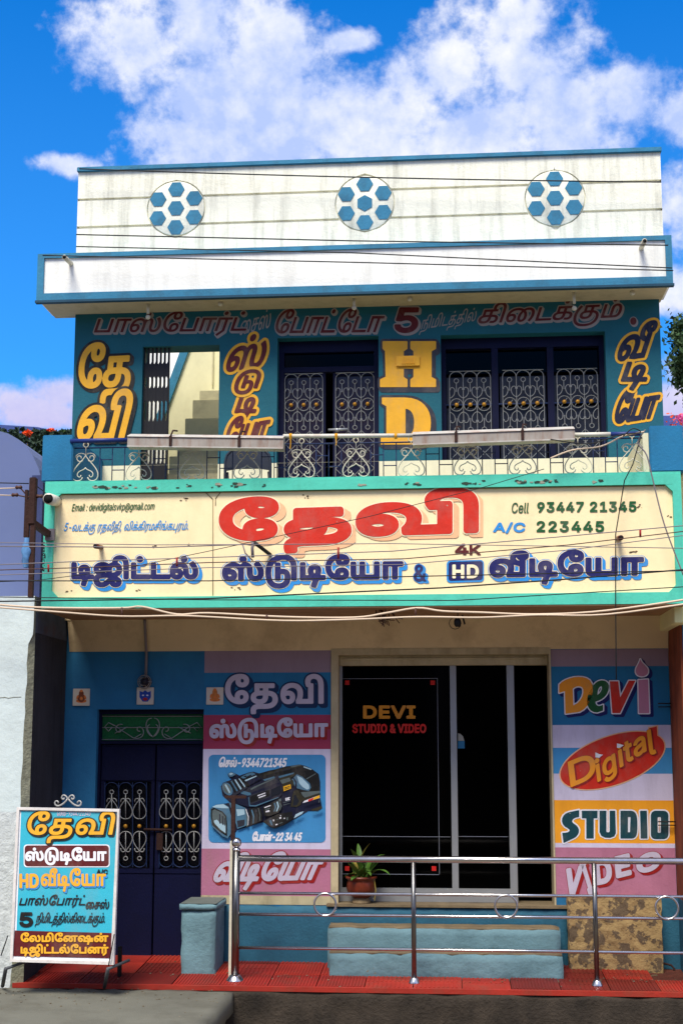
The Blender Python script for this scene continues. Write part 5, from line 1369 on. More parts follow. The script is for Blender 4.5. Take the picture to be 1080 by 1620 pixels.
def spiral(cx, cz, r0, r1, a0, a1, n=16):
    return [(cx + (r0 + (r1 - r0) * t / n) * math.cos(math.radians(a0 + (a1 - a0) * t / n)),
             cz + (r0 + (r1 - r0) * t / n) * math.sin(math.radians(a0 + (a1 - a0) * t / n))) for t in range(n + 1)]


def bez(p0, p1, p2, p3, n=10):
    o = []
    for i in range(n + 1):
        t = i / n
        u = 1 - t
        o.append((u ** 3 * p0[0] + 3 * u * u * t * p1[0] + 3 * u * t * t * p2[0] + t ** 3 * p3[0],
                  u ** 3 * p0[1] + 3 * u * u * t * p1[1] + 3 * u * t * t * p2[1] + t ** 3 * p3[1]))
    return o


Hh = zr_t - zr_b


def heart_scroll(cx, Y, z0, h, w, r, name, m, parent):
    """tall spade scroll: two curls at the top crossing to a heart base with small inner curls"""
    mb = MB()
    for s in (-1, 1):
        c = (s * 0.20 * w, 0.84 * h)
        body = bez((c[0] + s * 0.17 * w, c[1] + 0.02 * h), (s * 0.36 * w, 1.0 * h), (s * 0.02 * w, 1.03 * h), (0, 0.74 * h), 10)
        curl = spiral(c[0] + s * 0.02 * w, c[1], 0.05 * w, 0.15 * w, 200 if s > 0 else -20, (200 - 340) if s > 0 else (-20 + 340), 12)
        mb.tube([(cx + x, Y, z0 + z) for x, z in curl], r, 5)
        side = bez((s * 0.02 * w, 0.96 * h), (-s * 0.08 * w, 0.72 * h), (-s * 0.62 * w, 0.42 * h), (-s * 0.46 * w, 0.12 * h), 10)
        side += bez((-s * 0.46 * w, 0.12 * h), (-s * 0.40 * w, 0.0), (-s * 0.12 * w, 0.0), (-s * 0.10 * w, 0.16 * h), 6)[1:]
        mb.tube([(cx + x, Y, z0 + z) for x, z in side], r, 5)
        top = bez((s * 0.02 * w, 0.96 * h), (s * 0.1 * w, 1.03 * h), (s * 0.34 * w, 1.04 * h), (s * 0.38 * w, 0.86 * h), 6)
        mb.tube([(cx + x, Y, z0 + z) for x, z in top], r, 5)
        inn = bez((0, 0.5 * h), (s * 0.05 * w, 0.38 * h), (s * 0.3 * w, 0.42 * h), (s * 0.30 * w, 0.24 * h), 8)
        inn += bez((s * 0.30 * w, 0.24 * h), (s * 0.28 * w, 0.14 * h), (s * 0.14 * w, 0.14 * h), (s * 0.16 * w, 0.24 * h), 5)[1:]
        mb.tube([(cx + x, Y, z0 + z) for x, z in inn], r * 0.85, 5)
    mb.tube([(cx, Y, z0 + 0.96 * h), (cx, Y, z0 + 1.22 * h)], r * 0.8, 5)
    mb.tube([(cx + 0.022 * math.cos(a * math.pi / 5), Y, z0 + 1.30 * h + 0.022 * math.sin(a * math.pi / 5)) for a in range(10)], r, 5, closed=True)
    return mb.build(name, m, parent)


hearts = [136, 220, 305, 391, 477, 563, 650, 739, 826, 914, 1000]
for i, px in enumerate(hearts):
    cx = X(px, 730, RY)
    w = 44 * depx(RY)
    heart_scroll(cx, RY - 0.006, zr_b + 0.012, Hh * 0.80, w, 0.0052, 'scroll', M['wroughtc'], railing)
    for s in (-1, 1):
        mb = MB()
        mb.tube([(cx + s * 0.125, RY, zr_b), (cx + s * 0.125, RY, zr_t)], 0.0048, 5)
        mb.build('bar', M['wroughtd'], railing)
        if s > 0 and i < len(hearts) - 1:
            nx_ = X(hearts[i + 1], 730, RY) - 0.125
            mb = MB()
            mx_ = (cx + 0.125 + nx_) / 2
            mb.tube([(mx_, RY, zr_b), (mx_, RY, zr_t)], 0.0048, 5)
            mb.tube([(cx + 0.125, RY, zr_b + Hh * 0.66), (mx_, RY, zr_b + Hh * 0.66)], 0.0048, 5)
            mb.tube([(mx_, RY, zr_b + Hh * 0.36), (nx_, RY, zr_b + Hh * 0.36)], 0.0048, 5)
            mb.build('bar', M['wroughtd'], railing)

# ---------------- wrought grilles
def grille_upper(x0, x1, z0, z1, Y, parent, m, bosses=True):
    """three arched columns: ring, scrolls, ringed boss, mirrored scrolls; repeated lozenges below"""
    mb = MB()
    n = 3
    w = (x1 - x0) / n
    r = 0.0034
    H = z1 - z0
    for i in range(n + 1):
        mb.tube([(x0 + i * w, Y, z0), (x0 + i * w, Y, z1 - w * 0.45)], r, 4)
    mb.tube([(x0, Y, z1), (x1, Y, z1)], r, 4)
    zc = z1 - w * 2.55
    for i in range(n):
        c = x0 + (i + 0.5) * w
        mb.tube([(c + w * 0.5 * math.cos(math.pi * q / 10), Y, z1 - w * 0.5 + w * 0.48 * math.sin(math.pi * q / 10)) for q in range(11)], r, 4)
        for zr in (z1 - w * 0.72, zc - w * 1.85):
            mb.tube([(c + 0.17 * w * math.cos(q * math.pi / 5), Y, zr + 0.17 * w * math.sin(q * math.pi / 5)) for q in range(10)], r, 4, closed=True)
        mb.tube([(c, Y, z1 - w * 0.9), (c, Y, zc + w * 1.0)], r, 4)
        mb.tube([(c, Y, zc - w * 1.67), (c, Y, zc - w * 1.0)], r, 4)
        mb.tube([(c + 0.47 * w * math.cos(q * math.pi / 8), Y - .004, zc + 0.47 * w * math.sin(q * math.pi / 8)) for q in range(16)], r, 4, closed=True)
        for s in (-1, 1):
            for v in (-1, 1):
                curl = bez((s * 0.1 * w, v * 1.02 * w), (s * 0.12 * w, v * 1.42 * w), (s * 0.5 * w, v * 1.42 * w), (s * 0.44 * w, v * 1.14 * w), 6)
                tail = bez((s * 0.14 * w, v * 1.22 * w), (s * 0.04 * w, v * 0.8 * w), (s * 0.3 * w, v * 0.58 * w), (s * 0.5 * w, v * 0.52 * w), 6)
                mb.tube([(c + x, Y, zc + z) for x, z in curl], r, 4)
                mb.tube([(c + x, Y, zc + z) for x, z in tail], r, 4)
        mb.tube([(c - 0.22 * w, Y - .004, zc - 0.3 * w), (c + 0.22 * w, Y - .004, zc + 0.3 * w)], r * 0.8, 4)
    zl = zc - w * 2.1
    if zl - z0 > 0.05:
        k = 0
        while zl - z0 > w * 0.6:
            for i in range(n):
                c = x0 + i * w
                mb.tube([(c, Y, zl), (c + w, Y, zl - w)], r * 0.8, 4)
                mb.tube([(c + w, Y, zl), (c, Y, zl - w)], r * 0.8, 4)
            zl -= w
    g = mb.build('grille', m, parent)
    if bosses:
        for i in range(n):
            c = x0 + (i + 0.5) * w
            mb = MB()
            mb.lathe((c, Y - 0.006, zc), [(w * 0.17, 0), (w * 0.15, -0.008), (w * 0.06, -0.014)], 10, axis='y')
            mb.build('boss', M['gold'], g)
    return g


def leafpanel(px0, px1, pt, pb, Y, m, parent, name='door_leaf'):
    mb = MB()
    mb.box(X(px0, 650, Y), X(px1, 650, Y), Y, Y + 0.035, pb, pt)
    return mb.build(name, m, parent)


# double door in the middle opening
YD = 0.16
a, b, c, d = h_mid
door = MB()
fw = 0.05
door.box(a, a + fw, YD - 0.04, YD + 0.03, c, d)
door.box(b - fw, b, YD - 0.04, YD + 0.03, c, d)
door.box(a + fw, b - fw, YD - 0.04, YD + 0.03, Z(520, 590, YD) , Z(520, 590, YD) + 0.05)
door.box(a + fw, b - fw, YD - 0.04, YD + 0.03, d - 0.11, d)
df = door.build('door_frame', M['navyup'], building)
mb = MB()
mb.box(a + fw, b - fw, YD + 0.0, YD + 0.02, Z(520, 590, YD) + 0.052, d - 0.112)
mb.build('transom_pane', M['glass'], df)
for s, (q0, q1) in enumerate(((447, 515), (527, 596))):
    x0, x1 = X(q0, 650, YD), X(q1, 650, YD)
    zt = Z(520, 590, YD) - 0.002
    mb = MB()
    zc_ = Z(520, 690, YD)
    mb.box(x0, x0 + 0.035, YD - 0.02, YD + 0.02, zfloor, zt)
    mb.box(x1 - 0.035, x1, YD - 0.02, YD + 0.02, zfloor, zt)
    mb.box(x0 + .035, x1 - .035, YD - 0.02, YD + 0.02, zt - 0.03, zt)
    mb.box(x0 + .035, x1 - .035, YD - 0.018, YD + 0.018, zfloor, zc_ - 0.28)
    dl = mb.build('door_leaf', M['navyup'], building)
    mb = MB()
    mb.box(x0 + .037, x1 - .037, YD + 0.004, YD + 0.01, zc_ - 0.278, zt - 0.032)
    mb.build('pane', mat('plum_tinted_glass', (34, 22, 40), rough=0.3, var=0.2), dl)
    grille_upper(x0 + 0.025, x1 - 0.025, zfloor + 0.25, zt - 0.01, YD - 0.035, dl, M['wroughtw'])
mb = MB()
q0, q1 = P(519, 680, YD - 0.06), P(550, 679, YD - 0.06)
mb.tube([q0, q1], 0.012, 8)
mb.lathe(P(533, 683, YD - 0.06), [(0.02, 0), (0.02, 0.03)], 8)
mb.build('latch', M['alu'], building)
# window with three casements
a, b, c, d = h_right
mb = MB()
zt = Z(830, 590, YD)
mb.box(a, a + 0.045, YD - 0.04, YD + 0.03, c, d)
mb.box(b - 0.045, b, YD - 0.04, YD + 0.03, c, d)
mb.box(a + .045, b - .045, YD - 0.041, YD + 0.03, d - 0.10, d)
for px in (783, 871):
    x_ = X(px, 650, YD)
    mb.box(x_ - 0.03, x_ + 0.03, YD - 0.04, YD + 0.03, c, d - 0.102)
wf = mb.build('window_frame', M['navyup'], building)
mb = MB()
mb.box(a + .046, b - .046, YD + 0.03, YD + 0.04, zt + 0.01, d - 0.102)
mb.build('dark_pane', M['glass'], wf)
for q0, q1 in ((711, 776), (795, 860), (881, 945)):
    x0, x1 = X(q0, 650, YD), X(q1, 650, YD)
    g = grille_upper(x0, x1, c + 0.02, zt + 0.02, YD - 0.035, wf, M['wroughtw'])
    mb = MB()
    zm = Z(830, 640, YD)
    mb.box(x0 - 0.025, x1 + 0.02, YD + 0.005, YD + 0.012, zm + 0.02, zt - 0.03)
    mb.box(x0 - 0.025, x1 + 0.02, YD + 0.012, YD + 0.016, c, zm - 0.02)
    mb.build('pane', M['grey_pane'], wf)
mb = MB()
mb.tube([(a + .04, YD - 0.03, Z(830, 640, YD)), (b - .04, YD - 0.03, Z(830, 640, YD))], 0.008, 5)
mb.build('cross_bar', M['wroughtd'], wf)
# painted-over fuse plate below the H
mb = MB()
c_ = P(645, 572)
mb.box(c_.x - .11, c_.x + .11, -0.026, -0.016, c_.z - .05, c_.z + .05, bev=.004)
for i in range(6):
    mb.box(c_.x - .055 + i * .021, c_.x - .045 + i * .021, -0.038, -0.024, c_.z - .028, c_.z + .028)
mb.build('vent_plate', M['L_gold'], building)

# black collapsible gate folded at the left of the stair doorway
YG = 0.06
zgt = Z(245, 549, YG)
mb = MB()
mb.box(X(224, 600, YG), X(346, 600, YG), YG - 0.015, YG + 0.03, zgt - 0.0, zgt + 0.03)
gate = mb.build('gate_track', M['gate'], building)
bars = [228 + i * 6.4 for i in range(7)]
for px in bars:
    x_ = X(px, 620, YG)
    mb = MB()
    mb.box(x_ - 0.009, x_ + 0.009, YG - 0.012, YG + 0.012, zfloor, zgt - 0.001)
    mb.build('gate_bar', M['gate'], gate)
for i, px in enumerate(bars[:-1]):
    x0, x1 = X(px, 620, YG), X(px + 6.4, 620, YG)
    xm, hw = (x0 + x1) / 2, (x1 - x0) / 2 + 0.001
    mb = MB()
    for (yt, yb) in ((577, 596), (615, 634), (668, 700), (735, 760)):
        zt_, zb_ = Z(245, yt, YG), Z(245, yb, YG)
        t2 = (zt_ - zb_)
        # folded scissor strips: plates that narrow to points above and below
        mb.prism([(xm - hw, zb_ - t2 * .55), (xm - hw * .55, zb_ - t2 * .2), (xm, zb_), (xm + hw * .55, zb_ - t2 * .2), (xm + hw, zb_ - t2 * .55), (xm + hw, zt_ + t2 * .55), (xm + hw * .55, zt_ + t2 * .2), (xm, zt_), (xm - hw * .55, zt_ + t2 * .2), (xm - hw, zt_ + t2 * .55)], YG - 0.018 + 0.002 * (i % 2), YG - 0.006)
    mb.build('scissor_strip', M['gate'], gate)

# ---------------- lower wall with door and shop opening
zsill = Z(700, 1432, -0.09)
h_door = (X(149, 1320), X(322, 1320), ZG, Z(235, 1122))
h_shop = (X(534, 1230), X(873, 1230), zsill, Z(700, 1034))
mb = MB()
wall_holes(mb, xlow_l - 0.3, xlow_r, ZG - 0.3, zbeam + 0.35, 0.0, 0.3, [(h_door[0], h_door[1], ZG + .001, h_door[3]), h_shop], 0)
mb.build('lower_wall', M['bluewall'], building, recalc=False)
mb = MB()
yb2 = 3.5
for x0, x1 in ((h_shop[0] - 0.3, h_shop[1] + 0.4), (h_door[0] - 0.1, h_door[1] + 0.1)):
    mb.quad((x0, yb2, ZG), (x1, yb2, ZG), (x1, yb2, zfas_b), (x0, yb2, zfas_b))
    mb.quad((x0, 0.3, ZG), (x0, yb2, ZG), (x0, yb2, zfas_b), (x0, 0.3, zfas_b))
    mb.quad((x1, 0.3, ZG), (x1, yb2, ZG), (x1, yb2, zfas_b), (x1, 0.3, zfas_b))
    mb.quad((x0, 0.3, ZG + .002), (x1, 0.3, ZG + .002), (x1, yb2, ZG + .002), (x0, yb2, ZG + .002))
    mb.quad((x0, 0.3, zfas_b), (x1, 0.3, zfas_b), (x1, yb2, zfas_b), (x0, yb2, zfas_b))
mb.build('shop_interior', M['dark'], building, recalc=False)

# painted bands on the two pillars (each pillar one painted sheet)
def bands_sheet(xl, xr, rows, mats, name):
    mb = MB()
    for y0, y1, mi in rows:
        a_, b_ = P(xl, y1, -0.003), P(xr, y0, -0.003)
        zt_ = (Z(xl, y0) + Z(xr, y0)) / 2
        zb_ = (Z(xl, y1) + Z(xr, y1)) / 2
        x0_, x1_ = X(xl, 1230), X(xr, 1230)
        mb.quad((x0_, -0.003, zb_), (x1_, -0.003, zb_), (x1_, -0.003, zt_), (x0_, -0.003, zt_), mi)
    return mb.build(name, mats, building, recalc=False)


pm = [M['shaded_lilac'], M['bandblue'], M['crimson'], M['lilac'], M['pink'], M['bandsky'], M['orange'], M['pinkwall'], M['jamb']]
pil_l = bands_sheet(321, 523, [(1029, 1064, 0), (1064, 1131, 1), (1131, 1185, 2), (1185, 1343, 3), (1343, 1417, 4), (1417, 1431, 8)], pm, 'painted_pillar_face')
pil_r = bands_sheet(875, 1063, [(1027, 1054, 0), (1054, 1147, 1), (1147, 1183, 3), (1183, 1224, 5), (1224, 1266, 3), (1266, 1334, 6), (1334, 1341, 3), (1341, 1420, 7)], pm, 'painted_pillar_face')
# jambs round the shop opening
mb = MB()
x0, x1, z0, z1 = h_shop
mb.box(X(523.5, 1230), x0 + 0.006, -0.012, 0.28, z0 - 0.0, z1 + 0.05)
mb.box(x1 - 0.006, X(874.6, 1230), -0.012, 0.28, z0, z1 + 0.05)
mb.box(x0 + 0.006, x1 - 0.006, -0.012, 0.28, z1 - 0.008, z1 + 0.05)
mb.build('opening_surround', M['jamb'], building)

# ---------------- glazed shop front
YS = 0.16
ad = {}
mb = MB()
zt, zb = Z(700, 1053, YS), Z(700, 1405, YS)
hdr = MB()
hdr.box(x0 + .007, x1 - .007, YS - 0.06, YS + 0.06, zt, z1 - 0.009, bev=.006)
hdr.box(x0 + .05, x1 - .05, YS - 0.075, YS - 0.061, zt + 0.05, zt + 0.065)
hdr.build('shutter_housing', M['jamb'], building)
frame = MB()
frame.box(X(713, 1230, YS), X(723, 1230, YS), YS - 0.03, YS + 0.03, zb - .10, zt - .001)
frame.box(X(803.5, 1230, YS), X(815, 1230, YS), YS - 0.035, YS + 0.03, zb - .10, zt - .001)
frame.box(X(723, 1230, YS), X(803.5, 1230, YS), YS - 0.028, YS + 0.03, zb - .06, zb)
frame.box(x0 + .007, X(713, 1230, YS), YS - 0.028, YS + 0.03, zb - .06, zb)
frame.box(x0 + .007, X(815, 1230, YS), YS - 0.05, YS + 0.04, zb - .115, zb - .062)
frame.box(x0 + .007, x0 + 0.03, YS - 0.02, YS + 0.02, zb, zt - .001)
fo = frame.build('door_frame', M['alu'], building)
for p0, p1 in ((540, 713), (723, 803.5)):
    mb = MB()
    mb.box(X(p0, 1230, YS) , X(p1, 1230, YS), YS - 0.004, YS + 0.004, zb, zt - .002)
    mb.build('glass_pane', M['glass'], fo)
mb = MB()
mb.box(X(803.5, 1230, YS), X(723, 1230, YS), YS + 0.03, YS + 0.038, Z(700, 1325, YS), Z(700, 1323, YS))
mb.build('reflection_bar', M['dark'], fo)
# printed frame lines and red corner squares on the left pane
mb = MB()
gl = lambda px, py: P(px, py, YS - 0.006)
for (ax, ay, bx, by) in ((541, 1073, 692, 1074), (692, 1074, 694, 1383), (541, 1073, 541, 1383), (541, 1383, 694, 1383), (541, 1324, 712, 1323), (723, 1324, 803, 1323)):
    p, q = gl(ax, ay), gl(bx, by)
    if abs(ax - bx) > abs(ay - by):
        mb.box(min(p.x, q.x), max(p.x, q.x), YS - 0.0068, YS - 0.0050, (p.z + q.z) / 2 - 0.0022, (p.z + q.z) / 2 + 0.0022, 0)
    else:
        mb.box((p.x + q.x) / 2 - 0.0022, (p.x + q.x) / 2 + 0.0022, YS - 0.0069, YS - 0.0051, min(p.z, q.z), max(p.z, q.z), 0)
for (ax, ay) in ((549, 1080), (684, 1080), (686, 1374), (549, 1374)):
    p = gl(ax, ay)
    mb.box(p.x - .02, p.x + .02, YS - 0.0075, YS - 0.0052, p.z - .02, p.z + .02, 1)
mb.build('printed_frame_line', [M['L_silver'], M['L_dimred']], fo)
mb = MB()
mb.prism([(P(x, y, YS).x, P(x, y, YS).z) for x, y in [(724, 1172), (724, 1160), (728, 1161), (732, 1165), (734, 1172)]], YS - 0.008, YS - 0.006, 0)
mb.prism([(P(x, y, YS).x, P(x, y, YS).z) for x, y in [(724, 1172.5), (734.5, 1172.5), (734.5, 1184), (724, 1184)]], YS - 0.008, YS - 0.006, 1)
mb.build('sticker', [mat('sticker_grey', (150, 150, 140)), mat('sticker_blue', (40, 110, 150))], fo)

# ---------------- left entrance door
YL = 0.12
x0, x1, z0, z1 = h_door
ent = MB()
ent.box(x0, X(158, 1320, YL), YL - 0.05, YL + 0.05, z0, z1)
ent.box(X(158, 1320, YL), x1, YL - 0.05, YL + 0.05, Z(235, 1130, YL), z1)
ent.box(X(158, 1320, YL), x1, YL - 0.045, YL + 0.05, Z(235, 1177, YL), Z(235, 1172, YL))
ent_o = ent.build('entrance_frame', M['navy'], building)
mb = MB()
mb.box(X(158, 1320, YL), x1, YL + 0.0, YL + 0.01, Z(235, 1172, YL), Z(235, 1130, YL))
tr = mb.build('transom_mesh', M['netgreen'], building)
mb = MB()
for s in (-1, 1):
    def tp(px, py):
        return P(242 + s * px, py, YL - 0.02)
    def tl(pts, r=0.0045):
        mb.tube([P(242 + s * x, y, YL - 0.02) for x, y in pts], r, 5)
    tl([(18, 1161), (30, 1168), (60, 1148)])
    tl(bez((30, 1168), (14, 1172), (10, 1154), (20, 1150), 8) + bez((20, 1150), (27, 1149), (26, 1158), (20, 1157), 5)[1:])
    tl([(60, 1148), (70, 1143), (76, 1150), (70, 1157), (64, 1150)])
    tl(bez((48, 1146), (56, 1144), (62, 1152), (56, 1158), 8) + bez((56, 1158), (50, 1160), (48, 1154), (53, 1153), 5)[1:])
    tl([(40, 1150), (60, 1160)])
    tl(bez((2, 1136), (14, 1136), (14, 1160), (0, 1166), 8))
    tl(bez((0, 1166), (8, 1158), (12, 1150), (5, 1146), 6))
for py in (1133, 1151, 1170):
    mb.tube([P(160, py, YL - 0.012), P(320, py, YL - 0.012)], 0.004, 4)
mb.build('transom_scroll', M['wroughtw'], tr)


def teardrop_grille(q0, q1, Y, parent, skip=0):
    mb = MB()
    n = 3
    T = lambda x, y: P(x, y, Y)
    w = (q1 - q0) / n
    r = 0.0045
    wires = MB()
    for i in range(n):
        c = q0 + (i + 0.5) * w
        for v, y0, sgn in ((0, 1253, 1), (1, 1358, -1)):
            f = lambda dx, dy: T(c + dx, y0 + sgn * dy)
            mb.tube([f(3.2 * math.cos(a * math.pi / 5), 3.2 * math.sin(a * math.pi / 5)) for a in range(10)], r, 5, closed=True)
            mb.tube([f(0, 3.4), f(0, 42)], r, 5)
            for s in (-1, 1):
                mb.tube([f(s * x, y) for x, y in bez((0, 12), (3, 15), (10.6, 24), (10.6, 32), 8) + bez((10.6, 32), (10, 41), (3, 43), (0, 42.5), 6)[1:]], r, 5)
                mb.tube([f(s * x, y) for x, y in bez((0, 13), (3, 8), (8, 10), (7.6, 16), 6)], r, 5)
    for i in range(n + 1):
        c = q0 + i * w
        wires.tube([T(c, 1238), T(c, 1372)], r * 0.9, 4)
    for i in range(n):
        c = q0 + (i + .5) * w
        wires.tube([T(c + w * .5 * math.cos(math.pi * q / 8), 1248 - 10 * math.sin(math.pi * q / 8)) for q in range(9)], r * .9, 4)
        wires.tube([T(c + w * .5 * math.cos(math.pi * q / 8), 1362 + 10 * math.sin(math.pi * q / 8)) for q in range(9)], r * .9, 4)
    g = mb.build('grille', M['wroughtw'], parent)
    wires.build('grille_bars', M['wroughtd'], parent)
    for i in range(n):
        b_ = MB()
        b_.lathe(T(q0 + (i + .5) * w, 1307) + Vector((0, -0.004, 0)), [(0.02, 0), (0.018, -0.008), (0.006, -0.013)], 10, axis='y')
        b_.build('boss', M['gold'], parent)


for li, (q0, q1, g0, g1_) in enumerate(((159, 244, 166, 232), (246.5, 321, 252, 318))):
    xa, xb = X(q0, 1320, YL), X(q1, 1320, YL)
    mb = MB()
    ztop = Z(235, 1177.5, YL)
    zg1, zg0 = Z(235, 1236, YL), Z(235, 1374, YL)
    mb.box(xa, xb, YL - 0.02, YL + 0.02, zg1 + .0, ztop, bev=.003)
    mb.box(xa, xb, YL - 0.02, YL + 0.02, z0 + 0.01, zg0, bev=.003)
    mb.box(xa, xa + 0.04, YL - 0.02, YL + 0.02, zg0, zg1)
    mb.box(xb - 0.03, xb, YL - 0.02, YL + 0.02, zg0, zg1)
    for zz in (ztop - 0.01, zg1 + 0.02, zg0 - 0.03):
        mb.box(xa, xb, YL - 0.028, YL - 0.02, zz - 0.008, zz)
    lf = mb.build('door_leaf', M['navy'], building)
    mb = MB()
    mb.box(xa + .04, xb - .03, YL + 0.012, YL + 0.018, zg0, zg1)
    mb.build('pane', mat('blue_reflecting_pane', (18, 34, 70) if li else (4, 5, 12), rough=0.15, var=0.5, scale=2), lf)
    teardrop_grille(g0, g1_, YL - 0.03, lf)
mb = MB()
mb.tube([P(228, 1312, YL - .05), P(272, 1313, YL - .05)], 0.011, 8)
mb.box(P(248, 1322, YL - .05).x, P(258, 1322, YL - .05).x, YL - .06, YL - .03, P(248, 1345, YL - .05).z, P(248, 1318, YL - .05).z, bev=.004)
mb.build('door_bolt', M['rust'], building)

# ---------------- plinth under the left pillar and shop sill
mb = MB()
zpl = zsill - 0.021
rough_box(mb, X(322, 1460), X(898, 1460, -.08), -0.08, -0.0035, ZG - 0.1, zpl, amp=.006, edge=.006)
mb.build('plinth', M['plinthdark'], building)
mb = MB()
mb.box(X(516, 1440, -.1), X(898, 1440, -.1), -0.095, -0.0035, zpl + 0.001, zpl + 0.022)
mb.box(h_shop[0] + .001, h_shop[1] - .001, -0.0036, 0.29, zpl + 0.0105, zpl + 0.0221)
mb.build('door_sill', M['tread'], building)
mb = MB()
mb.box(X(1040, 1460, -.05), xlow_r, -0.05, -0.0035, ZG - .1, Z(1050, 1422, -.05))
mb.build('plinth', M['plinthdark'], building)

# ================================================================== lettering
S0 = [(0, 0)]
# --- top line under the sunshade
TL = [(2.2, sweep(1.5, 2.2, 2), 0), (0.5, S0, 1)]
TM = [M['L_grey'], M['L_maroon']]
word('பாஸ்போர்ட்', (146, 494, 400, 534), TL, TM, building, 0, slope=-0.012, shear=0.35, gap=-20)
word('சைஸ்', (378, 500, 432, 531), [(0.1, S0, 0)], [M['L_grey']], building, 0, slope=-0.26, shear=0.2)
word('போட்டோ', (431, 489, 613, 528), TL, TM, building, 0, slope=-0.012, shear=0.35, gap=-20)
word('5', (622, 486, 665, 527), [(4.0, sweep(2, 2, 2), 0), (2.2, S0, 1)], TM, building, 0, shear=0.15)
word('நிமிடத்தில்', (662, 500, 757, 530), [(0.1, S0, 0)], [M['L_grey']], building, 0, slope=-0.16, shear=0.3)
word('கிடைக்கும்', (750, 480, 990, 524), TL, TM, building, 0, slope=-0.045, shear=0.35, gap=-20)
word('.', (996, 502, 1006, 514), [(2.2, sweep(1.5, 2, 2), 0), (1.0, S0, 1)], TM, building, 0)
# --- big yellow name, left
YB = [(6.0, sweep(3, 3, 3), 0), (2.2, S0, 1)]
YM = [M['L_black'], M['L_gold']]
word('தே', (118, 543, 214, 641), YB, YM, building, 0, slope=-0.05, shear=0.12)
word('வி', (118, 616, 216, 698), YB, YM, building, 0, slope=-0.02, shear=0.25, lift=0.009)
# --- maroon stacked word
RB = [(6.0, S0, 0), (1.6, S0, 1)]
RM = [M['L_gold'], M['L_maroon']]
for i, (t, bx) in enumerate((('ஸ்', (354, 536, 432, 590)), ('டு', (366, 584, 417, 624)), ('டி', (366, 624, 414, 667)), ('யோ', (352, 662, 433, 706)))):
    word(t, bx, RB, RM, building, 0, slope=-0.16 if i in (0, 3) else 0, shear=0.35, lift=0.004 * (i % 2), gap=-40)
# --- navy stacked word, right
NB = [(6.0, S0, 0), (2.0, S0, 1)]
NM = [M['L_gold'], M['L_inkblue']]
for i, (t, bx) in enumerate((('வீ', (972, 515, 1042, 573)), ('டி', (976, 572, 1032, 618)), ('யோ', (966, 618, 1050, 672)))):
    word(t, bx, NB, NM, building, 0, slope=-0.14 if i != 1 else 0, shear=0.35, lift=0.004 * (i % 2), gap=-40)


# --- slab-serif H and D
def sub_path(pts, n=6):
    """polygon where items may be ('c', p1, p2, p3) cubic pieces"""
    o = []
    for p in pts:
        if p[0] == 'c':
            o += bez(o[-1], p[1], p[2], p[3], n)[1:]
        else:
            o.append(p)
    return np.array(o, float)


Hp = sub_path([(606, 541), (643, 541), (643, 551), (637, 555), (637, 572), (655, 572), (655, 555), (650, 551), (650, 541), (688, 541), (688, 551), (681, 555), (681, 597), (688, 601), (688, 611), (650, 611), (650, 601), (655, 597), (655, 582), (637, 582), (637, 597), (643, 601), (643, 611), (602, 611), (602, 601), (611, 597), (610, 555), (606, 551)])
Do = sub_path([(605, 630), (640, 630), ('c', (668, 630), (680, 648), (680, 668)), ('c', (680, 690), (672, 702), (660, 702)), (603, 702), (603, 693), (612, 690), (612, 642), (605, 638)], 8)
Di = sub_path([(640, 645), ('c', (652, 646), (656, 656), (656, 668)), ('c', (656, 686), (650, 690), (640, 690))], 6)[::-1]
paint('lettering', [[Hp]], [(5.0, sweep(3, 5, 4), 0), (1.4, S0, 1)], [M['L_charcoal'], M['L_gold']], building, res=0.5, label='large golden letter H with charcoal edge')
paint('lettering', [[Do, Di]], [(5.0, sweep(5, 4, 4), 0), (1.2, S0, 1)], [M['L_charcoal'], M['L_gold']], building, res=0.5, label='large golden letter D with charcoal edge', evenodd=True)

# --- the signboard
FS = FY + 0.028
big = [(6.9, sweep(11, 7, 8), 0), (6.6, S0, 1), (4.6, S0, 2), (0.2, S0, 3)]
bm_ = [M['L_peach'], M['L_cream'], M['L_red'], M['L_redlight']]
word('தே', (346, 787, 556, 879), [(5.6, sweep(11, 7, 8), 0), (7.2, S0, 1), (5.4, S0, 2)], bm_, fas, FS, slope=-0.03, res=0.7, label='huge red first syllables of the shop name with peach shadow', gap=60)
word('வி', (562, 775, 757, 850), [(5.6, sweep(10, 6, 8), 0), (7.2, S0, 1), (5.4, S0, 2)], bm_, fas, FS, slope=-0.03, res=0.7, label='huge red last syllable of the shop name with peach shadow')
sub = [(4.6, sweep(4.2, 4.2, 4), 0), (3.7, S0, 1), (2.6, S0, 2)]
sm_ = [M['L_blue'], M['L_cream'], M['L_navy']]
word('டிஜிட்டல்', (113, 878, 314, 929), sub, sm_, fas, FS, slope=0.0, label='navy word with bright blue shadow')
word('ஸ்டுடியோ', (351, 878, 638, 932), sub, sm_, fas, FS, slope=-0.01, label='navy word with bright blue shadow')
word('வீடியோ', (773, 871, 1018, 926), sub, sm_, fas, FS, slope=-0.012, label='navy word with bright blue shadow')
word('&', (654, 893, 674, 920), [(2.0, sweep(3, 2, 2), 0), (0.8, S0, 1)], [M['L_blue'], M['L_navy']], fas, FS)
poly_paint('lettering', [(rrect(706, 887, 765, 922, 6, dy=-1.5), 0), (rrect(709, 889, 763, 919, 4, dy=-1.5), 1)], [M['L_blue'], M['L_navy']], fas, FS, label='navy box behind the letters HD')
word('HD', (715, 893, 757, 915), [(1.4, S0, 0)], [M['L_cream']], fas, FS, lift=0.006, gap=60)
word('4', (719, 860, 741, 878), [(1.2, S0, 0)], [M['L_maroon']], fas, FS)
word('K', (742, 862, 760, 878), [(1.0, S0, 0)], [M['L_maroon']], fas, FS)
